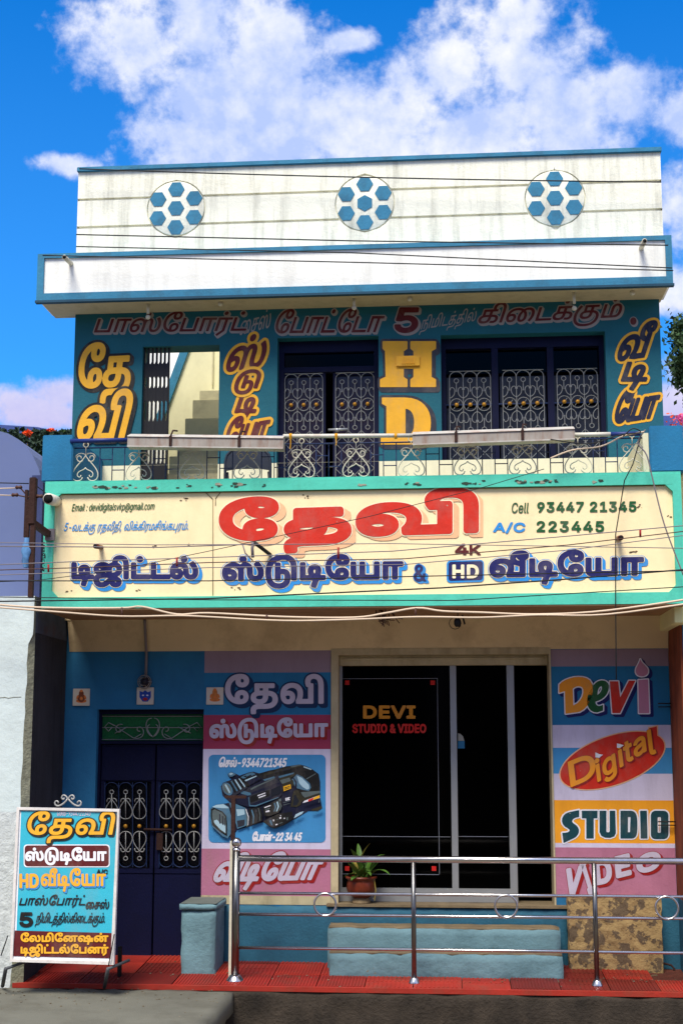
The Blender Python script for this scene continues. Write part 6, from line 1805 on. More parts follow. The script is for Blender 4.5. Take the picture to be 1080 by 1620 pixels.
word('Cell', (808, 795, 837, 812), [(0.35, S0, 0)], [M['L_dgreen']], fas, FS, shear=0.1)
word('93447 21345', (849, 794, 1006, 811), [(1.0, S0, 0)], [M['L_dgreen']], fas, FS, gap=60, slope=-0.008)
word('A/C', (779, 826, 831, 844), [(1.0, S0, 0)], [M['L_blue']], fas, FS, gap=40, shear=0.1)
word('223445', (848, 824, 955, 842), [(1.0, S0, 0)], [M['L_dgreen']], fas, FS, gap=80)
word('Email : devidigitalsvkp@gmail.com', (113, 797, 246, 812), [(0.15, S0, 0)], [M['L_dgreen']], fas, FS, shear=0.2, gap=-10, slope=-0.02)
word('5-வடக்கு ரதவீதி, விக்கிரமசிங்கபுரம்.', (99, 825, 302, 846), [(0.12, S0, 0)], [M['L_blue']], fas, FS, shear=0.3, gap=-20, slope=-0.012)
word('ச.பழனி', (66, 856, 74, 902), [(0.2, S0, 0)], [M['L_black']], fas, FY - 0.004, up=None) if False else None
gs = place(run('ச.பழனி'), (72, 904), (73, 858), 6, up=(-1, 0))
paint('lettering', gs, [(0.2, S0, 0)], [M['L_black']], fas, FY - 0.001, res=0.3, label='tiny black signature running up the green border')

# --- left pillar
word('தேவி', (356, 1066, 512, 1130), [(4.4, sweep(4, 4, 4), 0), (2.0, S0, 1)], [mat('shadow_navy_enamel', (12, 44, 84)), M['L_lilac']], pil_l, -0.003, slope=-0.0, gap=40, label='large lilac shop name with navy shadow')
word('ஸ்டுடியோ', (331, 1136, 519, 1178), [(2.6, sweep(3.5, 3.5, 3), 0), (1.7, S0, 1)], [M['L_reddark'], M['L_lilac']], pil_l, -0.003, label='lilac word with red shadow', slope=-0.01)
poly_paint('lettering', [(rrect(330, 1194, 515, 1333, 8), 0)], [M['bandsky']], pil_l, -0.003, label='blue picture panel with rounded corners')
word('செல்-9344721345', (345, 1197, 455, 1214), [(0.7, S0, 0)], [M['L_white']], pil_l, -0.006, shear=0.2, slope=-0.0)
word('போன்-22 34 45', (398, 1315, 479, 1331), [(0.7, S0, 0)], [M['L_white']], pil_l, -0.006, shear=0.2)
word('வீடியோ', (328, 1349, 519, 1410), [(3.4, sweep(3.5, 3.5, 3), 0), (2.0, S0, 1)], [M['L_reddark'], M['L_lilac']], pil_l, -0.003, shear=0.45, slope=-0.02, label='lilac slanting word with red shadow')
# camcorder picture
cm = [M['L_inkblue'], M['L_charcoal'], M['L_black'], M['L_steelblue'], M['L_olive'], M['L_white'], M['L_yellow'], M['L_red'], mat('pale_steel_enamel', (168, 200, 214))]
cam_shapes_z = [   # traced on a 5.54x grid of the panel; bottom layer first
    ([(215, 440), (150, 380), (135, 300), (160, 265), (230, 240), (200, 210), (195, 190), (225, 172), (270, 190), (300, 205), (370, 180), (420, 170), (470, 185), (560, 165), (700, 125), (820, 108), (870, 118), (930, 145), (990, 190), (1004, 260), (1004, 400), (1022, 490), (985, 515), (900, 515), (850, 545), (790, 580), (755, 600), (690, 640), (605, 668), (565, 655), (510, 612), (440, 630), (370, 655), (280, 680), (250, 720), (190, 755), (120, 710), (55, 640), (40, 560), (45, 490), (90, 462), (180, 448)], 0),
    ([(440, 195), (560, 160), (830, 108), (870, 120), (930, 150), (992, 195), (1004, 380), (850, 420), (800, 330), (760, 240), (640, 200), (520, 240)], 2),
    ([(500, 190), (700, 135), (830, 112), (850, 122), (720, 150), (520, 205)], 4),
    ([(600, 172), (650, 156), (652, 166), (604, 182)], 1), ([(670, 155), (740, 138), (742, 150), (674, 166)], 1), ([(745, 122), (830, 108), (838, 116), (752, 134)], 9),
    ([(860, 122), (930, 148), (926, 156), (858, 132)], 8), ([(880, 232), (966, 184), (968, 190), (886, 238)], 9),
    ([(790, 330), (850, 345), (1000, 345), (1004, 380), (990, 392), (850, 425), (820, 470), (745, 480), (770, 340)], 4),
    ([(820, 300), (900, 330), (1000, 300), (1002, 352), (860, 400), (820, 350)], 2),
    ([(835, 350), (900, 345), (1002, 338), (1003, 356), (870, 398), (850, 380)], 9),
    ([(745, 475), (765, 360), (785, 345), (845, 420), (835, 460), (800, 480)], 4), ([(765, 470), (775, 380), (790, 372), (820, 430), (800, 462)], 10),
    ([(770, 225), (800, 192), (850, 215), (915, 275), (925, 310), (905, 340), (850, 330), (800, 315)], 3),
    ([(800, 205), (845, 225), (905, 285), (910, 318), (890, 328), (850, 305), (820, 270)], 8), ([(745, 232), (775, 225), (800, 262), (800, 305), (785, 318), (770, 270)], 0), ([(755, 235), (768, 232), (788, 270), (784, 300)], 3),
    ([(640, 230), (740, 200), (780, 178), (784, 200), (745, 225), (770, 250), (772, 290), (680, 350), (670, 280)], 4),
    ([(650, 245), (735, 222), (748, 252), (672, 278)], 9), ([(640, 210), (775, 176), (772, 190), (645, 228)], 3),
    ([(682, 300), (745, 280), (750, 318), (686, 342)], 6), ([(692, 310), (738, 296), (739, 302), (693, 317)], 2), ([(692, 323), (738, 309), (739, 314), (693, 329)], 2),
    ([(300, 345), (350, 318), (480, 255), (600, 215), (660, 265), (675, 290), (670, 370), (640, 400), (430, 480), (380, 480), (285, 455), (265, 400)], 0),
    ([(330, 345), (370, 318), (500, 268), (595, 230), (620, 235), (655, 262), (580, 285), (400, 355), (370, 375)], 1),
    ([(395, 320), (420, 305), (500, 270), (600, 225), (610, 232), (480, 290), (400, 332)], 9), ([(505, 240), (600, 212), (612, 222), (520, 252)], 3),
    ([(308, 348), (330, 338), (395, 356), (400, 374), (370, 380), (310, 362)], 3), ([(380, 388), (400, 372), (565, 318), (572, 328), (570, 390), (400, 455), (385, 450)], 1),
    ([(392, 395), (406, 382), (558, 330), (560, 384), (400, 442), (392, 438)], 2), ([(455, 378), (525, 352), (526, 360), (457, 386)], 5), ([(465, 394), (527, 372), (528, 381), (467, 403)], 5), ([(460, 410), (525, 388), (525, 391), (461, 413)], 9),
    ([(575, 328), (655, 290), (660, 350), (640, 370), (578, 392)], 10),
    ([(375, 395), (382, 395), (390, 462), (440, 465), (640, 392), (642, 398), (440, 476), (384, 474)], 3),
    ([(300, 215), (370, 180), (415, 172), (445, 190), (450, 210), (495, 225), (380, 300), (350, 300), (290, 240)], 2),
    ([(310, 218), (365, 188), (412, 176), (440, 192), (370, 222), (330, 232)], 3), ([(330, 215), (350, 204), (362, 214), (400, 196), (404, 204), (362, 228), (348, 216)], 2), ([(355, 250), (440, 215), (490, 230), (390, 290)], 0), ([(345, 245), (445, 205), (450, 212), (352, 256)], 8),
    ([(197, 190), (225, 173), (268, 192), (240, 212), (212, 216)], 3), ([(205, 190), (226, 179), (246, 188), (222, 202)], 8),
    ([(150, 270), (230, 245), (290, 230), (350, 270), (370, 310), (310, 350), (240, 390), (170, 360)], 1),
    (ell(196, 322, 46, 66, -30, 24), 0), (ell(194, 322, 40, 60, -30, 24), 3), (ell(190, 318, 30, 48, -30, 20), 9), ([(168, 285), (182, 280), (220, 350), (208, 360)], 8),
    ([(205, 262), (218, 256), (268, 345), (258, 358)], 2), ([(222, 254), (232, 250), (284, 335), (276, 345)], 3), ([(238, 248), (250, 244), (302, 328), (292, 340)], 2), ([(254, 242), (264, 238), (318, 318), (308, 330)], 8),
    ([(272, 236), (284, 233), (336, 305), (326, 318)], 2), ([(290, 232), (300, 230), (352, 298), (344, 308)], 8), ([(306, 232), (318, 232), (366, 300), (356, 308)], 2),
    ([(205, 440), (260, 450), (350, 488), (370, 560), (365, 640), (280, 672), (250, 560)], 3), ([(270, 500), (340, 500), (345, 545), (280, 560)], 8), ([(275, 600), (345, 590), (342, 640), (285, 660)], 1),
    ([(42, 495), (90, 460), (160, 450), (205, 480), (225, 560), (232, 700), (195, 756), (150, 735), (60, 650), (44, 580)], 3),
    ([(60, 478), (95, 462), (158, 455), (198, 482), (206, 492), (150, 490), (80, 484)], 8),
    ([(48, 500), (75, 485), (150, 520), (185, 560), (192, 640), (190, 738), (130, 700), (62, 640), (50, 580)], 2),
    ([(60, 512), (80, 500), (145, 530), (176, 566), (180, 640), (178, 715), (130, 680), (72, 620), (60, 570)], 9),
    ([(75, 600), (100, 590), (130, 620), (176, 640), (176, 708), (130, 676), (80, 622)], 8), ([(120, 540), (132, 545), (134, 632), (122, 622)], 0), ([(146, 556), (156, 562), (158, 640), (148, 634)], 0), ([(166, 576), (172, 580), (174, 646), (168, 642)], 0),
    ([(345, 495), (356, 492), (378, 560), (374, 645), (360, 655), (362, 570)], 9), ([(352, 500), (358, 498), (380, 565), (376, 640), (372, 640), (374, 568)], 5),
    ([(375, 495), (480, 478), (500, 540), (495, 600), (395, 640), (400, 560)], 2), ([(400, 505), (410, 502), (428, 560), (422, 624), (414, 626), (416, 565)], 3), ([(432, 500), (438, 498), (454, 555), (448, 612), (443, 614), (448, 560)], 1), ([(460, 490), (466, 488), (482, 548), (478, 600), (472, 602), (476, 550)], 9),
    ([(430, 505), (452, 500), (456, 522), (434, 526)], 1),
    ([(500, 475), (600, 430), (660, 405), (670, 460), (640, 530), (560, 560), (515, 560)], 2),
    ([(598, 448), (610, 442), (622, 480), (606, 520), (596, 522), (608, 482)], 3), ([(622, 436), (634, 430), (646, 476), (628, 518), (618, 520), (632, 478)], 8), ([(640, 412), (662, 405), (664, 424), (650, 434), (668, 470), (654, 510), (648, 512), (656, 474)], 9),
    ([(515, 482), (570, 462), (572, 470), (518, 490)], 5), ([(522, 500), (565, 486), (566, 494), (524, 508)], 9), ([(526, 516), (560, 506), (562, 522), (528, 528)], 5),
    ([(700, 402), (712, 398), (714, 424), (702, 426)], 5), ([(716, 398), (738, 392), (740, 402), (726, 408), (740, 414), (740, 418), (718, 422)], 5), ([(680, 440), (740, 424), (740, 428), (682, 445)], 9), ([(680, 462), (742, 445), (742, 448), (682, 466)], 9),
    ([(505, 608), (560, 575), (640, 540), (760, 520), (770, 580), (690, 636), (606, 664), (566, 650)], 2), ([(540, 590), (575, 572), (590, 600), (600, 655), (570, 646)], 1), ([(560, 600), (575, 592), (588, 640), (576, 640)], 3),
    ([(590, 592), (600, 588), (604, 604), (594, 606)], 5), ([(646, 572), (662, 566), (664, 580), (650, 586)], 5), ([(654, 552), (660, 550), (662, 560), (656, 562)], 5), ([(686, 576), (696, 573), (697, 582), (688, 585)], 5), ([(710, 574), (724, 566), (722, 594), (712, 598)], 9), ([(612, 632), (630, 626), (632, 636), (614, 642)], 5), ([(644, 622), (676, 612), (676, 618), (646, 628)], 9), ([(620, 590), (640, 584), (640, 588), (622, 594)], 9),
    ([(774, 580), (790, 545), (830, 525), (860, 518), (845, 540), (800, 565)], 8), ([(930, 500), (1015, 470), (1020, 490), (984, 512), (930, 512)], 4), ([(990, 440), (996, 412), (1000, 430), (994, 445)], 9),
    ([(850, 445), (866, 425), (1000, 376), (1002, 400), (900, 432)], 5), ([(900, 415), (946, 398), (942, 418), (898, 434)], 7), ([(946, 398), (1000, 376), (1002, 398), (944, 418)], 6),
]
cam_shapes = [([(325 + u / 5.538, 1190 + v / 5.538) if u > 0 else (u, v) for u, v in pts], mi) for pts, mi in cam_shapes_z]
cm = [M['L_inkblue'], M['L_charcoal'], M['L_black'], M['L_steelblue'], M['L_olive'], M['L_white'], M['L_yellow'], M['L_red'], mat('pale_steel_enamel', (140, 176, 196)), mat('grey_green_enamel', (92, 104, 104), var=.2, scale=20), mat('blue_black_enamel', (20, 26, 40))]
poly_paint('camcorder_picture', cam_shapes, cm, pil_l, -0.007, dz=0.0004, label='painted picture of a large video camera')

# --- right pillar
WM = mat('letter_shadow_navy', (18, 26, 92))
D_o = sub_path([(884, 1096), (884, 1083), ('c', (893, 1072), (920, 1066), (932, 1076)), ('c', (942, 1086), (936, 1118), (916, 1126)), (894, 1129), (893, 1093), (890, 1094)], 8)
D_i = sub_path([(905, 1090), (906, 1116), ('c', (920, 1112), (926, 1092), (920, 1087)), ('c', (915, 1084), (908, 1086), (905, 1090))], 6)[::-1]
e_o = sub_path([(962, 1084), ('c', (960, 1074), (942, 1072), (935, 1090)), ('c', (922, 1106), (928, 1128), (944, 1127)), (953, 1124), (953, 1115), ('c', (946, 1119), (941, 1117), (941, 1110)), ('c', (956, 1106), (963, 1096), (962, 1084))], 8)
e_i = sub_path([(944, 1100), ('c', (944, 1092), (946, 1086), (951, 1085)), ('c', (953, 1090), (950, 1096), (944, 1100))], 5)[::-1]
v_o = np.array([(964, 1078), (977, 1078), (980, 1104), (994, 1077), (1004, 1077), (980, 1128), (968, 1128)], float)
i_o = np.array([(1009, 1076), (1024, 1075), (1026, 1128), (1010, 1128)], float)
fl = sub_path([(1012, 1043), ('c', (1014, 1052), (1026, 1054), (1024, 1064)), ('c', (1022, 1072), (1006, 1072), (1005, 1063)), ('c', (1004, 1056), (1010, 1052), (1012, 1043))], 8)
for g, mm in (([D_o, D_i], M['L_orange']), ([e_o, e_i], M['L_dgreen']), ([v_o], M['L_red']), ([i_o], M['L_pink']), ([fl], M['L_pink'])):
    paint('lettering', [g], [(2.4, sweep(5, 4, 4), 0), (2.0, S0, 1), (0.2, S0, 2)], [WM, M['L_white'], mm], pil_r, -0.003, res=0.4, evenodd=True)
poly_paint('lettering', [([(885 + 0, 1205)] and ell(968, 1203, 88, 40, -19, 48), 0), ([(1024, 1150), (1040, 1147), (1041, 1172), (1026, 1176)], 0), (ell(968, 1203, 86, 38, -19, 48), 1), ([(1026, 1152), (1038, 1149), (1040, 1180), (1026, 1184)], 1)], [M['L_peach'], M['L_red']], pil_r, -0.003, label='red oval with a tab at its upper right')
dg = [(1.8, sweep(2.5, 1.5, 3), 0), (1.4, S0, 1)]
dgm = [M['L_reddark'], M['L_orange']]
up_ = (-0.12, -1)
paint('lettering', place(run('D'), (903, 1244), (942, 1228), 38, up=up_), dg, dgm, pil_r, -0.010, res=0.4)
paint('lettering', place(run('igita', 30), (946, 1246), (1022, 1197), 44, up=up_), dg, dgm, pil_r, -0.010, res=0.4)
paint('lettering', place(run('l'), (1028, 1194), (1036, 1191), 38, up=up_), dg, dgm, pil_r, -0.010, res=0.4)
poly_paint('lettering', [([(941, 1190), (947, 1193), (953, 1194), (947, 1199), (941, 1198)], 0), ([(975, 1176), (979, 1177), (986, 1179), (980, 1183), (975, 1183)], 0)], [M['L_white']], pil_r, -0.016)
st = [(2.6, sweep(1, 1, 1), 0), (1.4, S0, 1)]
stm = [M['L_white'], M['L_teal']]
S_o = sub_path([(915, 1282), (915, 1292), ('c', (904, 1293), (900, 1300), (908, 1304)), ('c', (918, 1310), (916, 1320), (908, 1325)), (891, 1333), (889, 1318), ('c', (900, 1318), (904, 1314), (898, 1310)), ('c', (884, 1305), (886, 1288), (900, 1285)), (915, 1282)], 7)
T_o = np.array([(920, 1283), (944, 1283), (944, 1294), (938, 1294), (938, 1326), (927, 1326), (927, 1294), (920, 1294)], float)
U_o = sub_path([(948, 1283), (958, 1283), (958, 1315), ('c', (958, 1318), (964, 1318), (964, 1315)), (964, 1283), (972, 1283), (973, 1318), ('c', (973, 1328), (948, 1328), (948, 1316))], 5)
D2 = sub_path([(981, 1283), (998, 1283), ('c', (1006, 1284), (1007, 1292), (1007, 1305)), ('c', (1007, 1320), (1006, 1326), (998, 1326)), (981, 1326)], 6)
D2i = np.array([(992, 1292), (992, 1317), (996, 1317), (997, 1292)], float)
I_o = np.array([(1012, 1283), (1022, 1283), (1023, 1326), (1013, 1326)], float)
O_o = np.array(rrect(1029, 1283, 1056, 1327, 7), float)
O_i = np.array(rrect(1039, 1292, 1045, 1318, 2), float)[::-1]
for g in ([S_o], [T_o], [U_o], [D2, D2i], [I_o], [O_o, O_i]):
    paint('lettering', [g], [(2.6, S0, 0), (0.4, S0, 1)], stm, pil_r, -0.003, res=0.4, evenodd=True)
vi = [(3.4, sweep(4, 3, 3), 0), (2.6, S0, 1)]
vim = [M['L_reddark'], M['L_lilac']]
for t, bl, br, h, up in (('V', (893, 1418), (916, 1412), 42, (0.1, -1)), ('I', (932, 1413), (938, 1412), 54, (-0.3, -1)), ('D', (944, 1398), (966, 1394), 34, (-0.1, -1)), ('E', (976, 1387), (996, 1382), 30, (-0.1, -1)), ('O', (1008, 1382), (1042, 1372), 26, (0, -1))):
    paint('lettering', place(run(t), bl, br, h, up=up), vi, vim, pil_r, -0.003, res=0.4)
# --- film letters on the glass
word('DEVI', (574, 1116, 657, 1137), [(1.4, S0, 0)], [M['L_dimorange']], fo, YS - 0.006, gap=30)
word('STUDIO & VIDEO', (557, 1145, 674, 1160), [(0.9, S0, 0)], [M['L_dimred']], fo, YS - 0.006, gap=20)


# ================================================================== deity tiles, lamp over the door
for px, py, c1, lab in ((129, 1103, (120, 60, 40), 'small glazed tile with a brown seated figure, leftmost on the blue wall'),
                        (230, 1101, (30, 70, 170), 'small glazed tile with a blue face under the round wall lamp'),
                        (340, 1101, (200, 120, 60), 'small glazed tile with an orange figure at the edge of the lettered pillar')):
    c = P(px, py, -0.015)
    s = 0.078
    t = thing('wall_tile', (c.x, -0.004, c.z), lab, 'wall tile', 'glazed picture tiles on the lower wall')
    mb = MB()
    mb.box(c.x - s, c.x + s, -0.020, -0.0045, c.z - s, c.z + s, bev=.003)
    mb.build('glazed_tile', M['tilewhite'], t)
    f = mat('figure_paint_%d' % px, c1, var=0.25, scale=60)
    f2 = mat('figure_trim_%d' % px, (214, 120, 60) if px != 230 else (170, 40, 50), var=0.2, scale=60)
    sh = [(ell(px, py + 6, 8.5, 3, 0, 14), 1), (ell(px, py + 1, 6, 7, 0, 14), 0), (ell(px, py - 6, 4, 4.5, 0, 12), 0)]
    if px == 230:
        sh = [([(px - 9, py - 8), (px - 4, py - 6), (px, py - 9), (px + 4, py - 6), (px + 9, py - 8), (px + 9, py + 2), (px + 4, py + 9), (px - 4, py + 9), (px - 9, py + 2)], 0),
              (ell(px - 3.4, py - 1, 1.8, 1.2, 0, 8), 2), (ell(px + 3.4, py - 1, 1.8, 1.2, 0, 8), 2), (ell(px, py + 5, 4, 2.6, 0, 10), 1)]
    else:
        sh += [(ell(px, py + 2, 2.6, 3, 0, 10), 1), (ell(px, py - 10, 2.6, 2, 0, 8), 1), (ell(px - 6, py, 1.6, 3.6, 20, 8), 1), (ell(px + 6, py, 1.6, 3.6, -20, 8), 1)]
    poly_paint('figure', sh, [f, f2, M['L_white']], t, -0.018)

c = P(232, 1079, 0)
lamp = thing('wall_lamp', (c.x, 0, c.z), 'round caged lamp on a pipe above the blue entrance door', 'lamp')
mb = MB()
mb.tube([(c.x, -0.03, c.z + 0.03), (c.x, -0.03, zbeam - 0.03), (c.x, -0.12, zbeam + 0.26), (c.x, -0.125, zfas_b - .014)], 0.013, 8)
mb.build('conduit', M['wiregrey'], lamp)
mb = MB()
mb.lathe((c.x, -0.004, c.z), [(0.05, 0), (0.05, -0.03), (0.03, -0.05)], 16, axis='y')
mb.build('base', M['rust'], lamp)
mb = MB()
mb.lathe((c.x, -0.05, c.z), [(0.026, 0), (0.034, -0.02), (0.034, -0.05), (0.018, -0.07), (0.004, -0.075)], 14, axis='y')
mb.build('bulb', M['grey_pane'], lamp)
mb = MB()
for r, y in ((0.062, -0.04), (0.055, -0.075), (0.035, -0.1)):
    mb.tube([(c.x - 0.01 + r * math.cos(a * math.pi / 8), y, c.z + r * math.sin(a * math.pi / 8)) for a in range(16)], 0.0035, 4, closed=True)
for a in range(6):
    t = a * math.pi / 3
    mb.tube([(c.x - .01 + r * math.cos(t), y, c.z + r * math.sin(t)) for r, y in ((0.062, -0.02), (0.062, -0.05), (0.052, -0.08), (0.03, -0.1), (0, -0.105))], 0.003, 4)
mb.build('cage', M['wroughtw'], lamp)

# ================================================================== steps, plinth block, peeling block
st_y = [-0.082, -0.34, -0.57]
steps = thing('entrance_steps', (X(700, 1500, -.3), -0.27, ZG), 'two worn pale blue cement steps up to the shop door', 'steps')
for i, (pl0, pl1, pt, y1) in enumerate(((517, 887, 1467, st_y[1]), (519, 891, 1507, st_y[2]))):
    mb = MB()
    xa, xb = X(pl0, pt + 15, y1), X(pl1, pt + 15, y1)
    zt_ = Z(700, pt, y1)
    rough_box(mb, xa, xb, y1, -0.083 if i == 0 else st_y[1] - 0.002, ZG - 0.05, zt_ - 0.010, amp=.007, edge=.012, seed=i * 3.3)
    s = mb.build('step', M['plinth'], steps)
    mb = MB()
    rough_box(mb, xa + 0.008, xb - 0.008, y1 + 0.012, (-0.084 if i == 0 else st_y[1] - 0.003), zt_ - 0.03, zt_, amp=.004, edge=.008, seed=i * 5.1)
    mb.build('tread', M['tread'], s)
yb_f = -0.56
xa, xb = X(286, 1470, yb_f), X(341, 1470, yb_f)
zt_ = Z(310, 1430, yb_f)
bl = thing('plinth_block', ((xa + xb) / 2, -0.3, ZG), 'pale blue masonry block with a grey slab cap beside the entrance door', 'masonry block')
mb = MB()
rough_box(mb, xa, xb, yb_f, -0.083, ZG - .05, zt_ - 0.05, amp=.007, edge=.012, step=.05, seed=9)
mb.build('body', M['plinth'], bl)
mb = MB()
rough_box(mb, xa - 0.015, xb + 0.015, yb_f - 0.015, -0.081, zt_ - 0.052, zt_, amp=.004, edge=.008, step=.04, seed=4)
mb.build('cap', M['plinth'], bl)
mb = MB()
mb.box(xa - 0.005, xb + 0.005, yb_f - 0.003, -0.085, zt_ + .0005, zt_ + 0.004)
mb.build('cap_screed', mat('grey_screed', (92, 100, 96), var=0.2, scale=6), bl)

xa, xb = X(899, 1460, -0.2), X(1046, 1460, -0.2)
zt_ = Z(970, 1420, -.2)
pb = thing('peeling_block', ((xa + xb) / 2, -0.1, ZG), 'rough masonry block with peeling yellow paint under the right pillar', 'masonry block')
bm = bmesh.new()
bmesh.ops.create_cube(bm, size=1)
bmesh.ops.subdivide_edges(bm, edges=bm.edges[:], cuts=14, use_grid_fill=True)
rr = random.Random(5)
for v in bm.verts:
    v.co = Vector((xa + (v.co.x + .5) * (xb - xa), -0.2 + (v.co.y + .5) * (-0.008 + 0.2), ZG - 0.05 + (v.co.z + .5) * (zt_ - ZG + 0.05)))
    v.co += Vector((rr.uniform(-1, 1), rr.uniform(-1, .4), rr.uniform(-1, 1))) * 0.006
mb = MB()
bm.verts.index_update()
mb.add([v.co.copy() for v in bm.verts], [[v.index for v in f.verts] for f in bm.faces])
bm.free()
mb.build('block', M['peeling'], pb)

# ================================================================== pavement with red ribbed tiles
YE = G(540, 1562, 0.0).y
SL = 0.065          # the paving rises towards the wall
pave = MB()
pave.hexa([(-9, YE + .01, -.45), (9, YE + .01, -.45), (9, 0.0, -.45), (-9, 0.0, -.45), (-9, YE + .01, -.03), (9, YE + .01, -.03), (9, 0.0, -.03 + SL * -YE), (-9, 0.0, -.03 + SL * -YE)])
pavement = pave.build('pavement', M['bedding'], None, kind='structure', label='raised footpath bed under the red tiles')
mb = MB()
mb.box(-9, 9, YE - 0.03, YE + 0.0095, -0.035, 0.002)
mb.build('tile_nosing', M['redtile2'], pavement)
ts = 0.392
tile_src = {}
trr = random.Random(11)
nx0 = int(-4.6 / ts)


def tile_mesh(kind, m):
    mb = MB()
    g = 0.004
    mb.box(g, ts - g, g, ts - g, -0.028, -0.004)
    if kind == 0:      # fine ribs running away from the street, in four fields
        n = 14
        for i in range(n):
            x = g + 0.012 + (ts - 2 * g - 0.024) * i / n
            mb.box(x, x + 0.014, g + 0.012, ts - g - 0.012, -0.004, 0.002)
    elif kind == 1:
        n = 10
        for i in range(n):
            x = g + 0.012 + (ts - 2 * g - 0.024) * i / n
            mb.box(x, x + 0.016, g + 0.012, ts / 2 - 0.01, -0.004, 0.001)
            mb.box(x, x + 0.016, ts / 2 + 0.01, ts - g - 0.012, -0.004, 0.001)
    me_o = mb.build('tile', m, pavement, org=(0, 0, 0))
    return me_o


proto = [tile_mesh(k, m) for k in (0, 1, 2) for m in (M['redtile'], M['redtile2'], M['redtile3'])]
used = set()
rows = 4
for ix in range(-11, 9):
    for iy in range(rows):
        x, y = ix * ts, YE + 0.012 + iy * ts
        if y + ts > 0.0 + 0.02 and False:
            continue
        pxx = 0
        if x + ts > G(1003, 1535, 0).x + 0.1 and iy in (1, 2):
            continue                       # broken bay at the right
        k = trr.choice([0, 0, 0, 0, 1, 1]) if ix > -4 else trr.choice([0, 1, 2, 2])
        pi_ = k * 3 + trr.choice([0, 0, 1, 1, 2, 2])
        p0 = proto[pi_]
        if pi_ in used:
            o = p0.copy()
            COL.objects.link(o)
            o.parent = pavement
        else:
            o = p0
            used.add(pi_)
        w = Vector((x, y, (y - YE) * SL + trr.uniform(-0.002, 0.002)))
        WLOC[o.name] = w
        o.location = w - WLOC[pavement.name]
        o.rotation_euler = (SL + trr.uniform(-.006, .006), trr.uniform(-.006, .006), trr.uniform(-.006, .006))
for i, p0 in enumerate(proto):
    if i not in used:
        bpy.data.objects.remove(p0)
# broken bay: earth, rubble chips, iron hoop
bay = MB()
brr = random.Random(21)
cxb = G(1030, 1535, 0)
for i in range(160):
    px, py = brr.uniform(985, 1100), brr.uniform(1520, 1546)
    c = G(px, py, 0.01)
    s = brr.uniform(0.006, 0.03)
    bay.hexa([(c.x + dx * s * brr.uniform(.6, 1.2), c.y + dy * s * brr.uniform(.6, 1.2), -0.005 + dz * s * brr.uniform(.5, 1)) for dz in (0, 1) for dx, dy in ((-1, -1), (1, -1), (1, 1), (-1, 1))])
bay.build('gravel_patch', M['rubble'], None, kind='stuff', label='broken earth and stone chips where paving tiles are missing')
c = G(1052, 1545, -0.02)
mb = MB()
hp = [(-0.075, 0), (-0.08, .09), (-0.06, .115), (0, .125), (.055, .11), (.078, .08), (.08, 0)]
mb.tube([(c.x + x, c.y + 0.25 * z, -0.03 + z * 0.9) for x, z in hp], 0.009, 6)
tag(mb.build('iron_hoop', M['rust']), 'rusty iron hoop sticking out of the broken paving at the right', 'iron hoop')

# kerb face, road, slab over the drain
mb = MB()
rough_box(mb, -5, 5, YE - 0.026, YE + 0.006, -0.75, -0.037, amp=.014, edge=.004, step=.035, seed=2)
kb = mb.build('kerb', M['kerb'], None, kind='structure')
mb = MB()
mb.add([(-60, -60, -0.62), (60, -60, -0.62), (60, YE - 0.01, -0.62), (-60, YE - 0.01, -0.62)], [(0, 1, 2, 3)])
mb.build('road', M['road'], None, kind='structure', recalc=False)
mb = MB()
mb.add([(-2500, -2500, -0.66), (2500, -2500, -0.66), (2500, 2500, -0.66), (-2500, 2500, -0.66)], [(0, 1, 2, 3)])
mb.build('ground', M['ground'], None, kind='structure', recalc=False)
xe = G(356, 1585, -0.03).x
mb = MB()
rough_box(mb, -5, xe, YE - 2.6, YE - 0.036, -0.20, -0.028, amp=.006, edge=.012, step=.09, seed=6)
mb.build('drain_slab', M['slab'], None, kind='structure', label='grey cement slab bridging the drain')
# stone block and rubble at the foot of the kerb
c = G(408, 1607, -0.42)
mb = MB()
rr = random.Random(9)
a_ = G(362, 1609, -0.42)
b_ = G(458, 1609, -0.42)
mb.hexa([(a_.x, a_.y - .5, -.63), (b_.x, a_.y - .5, -.63), (b_.x, a_.y, -.63), (a_.x, a_.y, -.63), (a_.x + .02, a_.y - .5, -.43), (b_.x - .01, a_.y - .48, -.42), (b_.x - .02, a_.y - .02, -.42), (a_.x + .01, a_.y, -.41)])
tag(mb.build('stone_block', mat('mossy_kerb_stone', (104, 98, 76), var=0.3, scale=8, bump=0.5, rough=.95)), 'flat mossy stone block lying at the foot of the kerb beside the grey slab', 'stone block')
mb = MB()
for i in range(260):
    px, py = rr.uniform(985, 1100), rr.uniform(1600, 1640)
    if py < 1640 - (px - 985) * 0.32:
        continue
    c = G(px, py, -0.5)
    s = rr.uniform(0.01, 0.05)
    mb.hexa([(c.x + dx * s * rr.uniform(.6, 1.2), c.y + dy * s * rr.uniform(.6, 1.2), -0.56 + 0.1 * max(0, (px - 1040) / 60) + dz * s * rr.uniform(.5, 1)) for dz in (-1, 1) for dx, dy in ((-1, -1), (1, -1), (1, 1), (-1, 1))])
mb.build('rubble_heap', M['rubble'], None, kind='stuff', label='loose rubble on the road at the lower right')

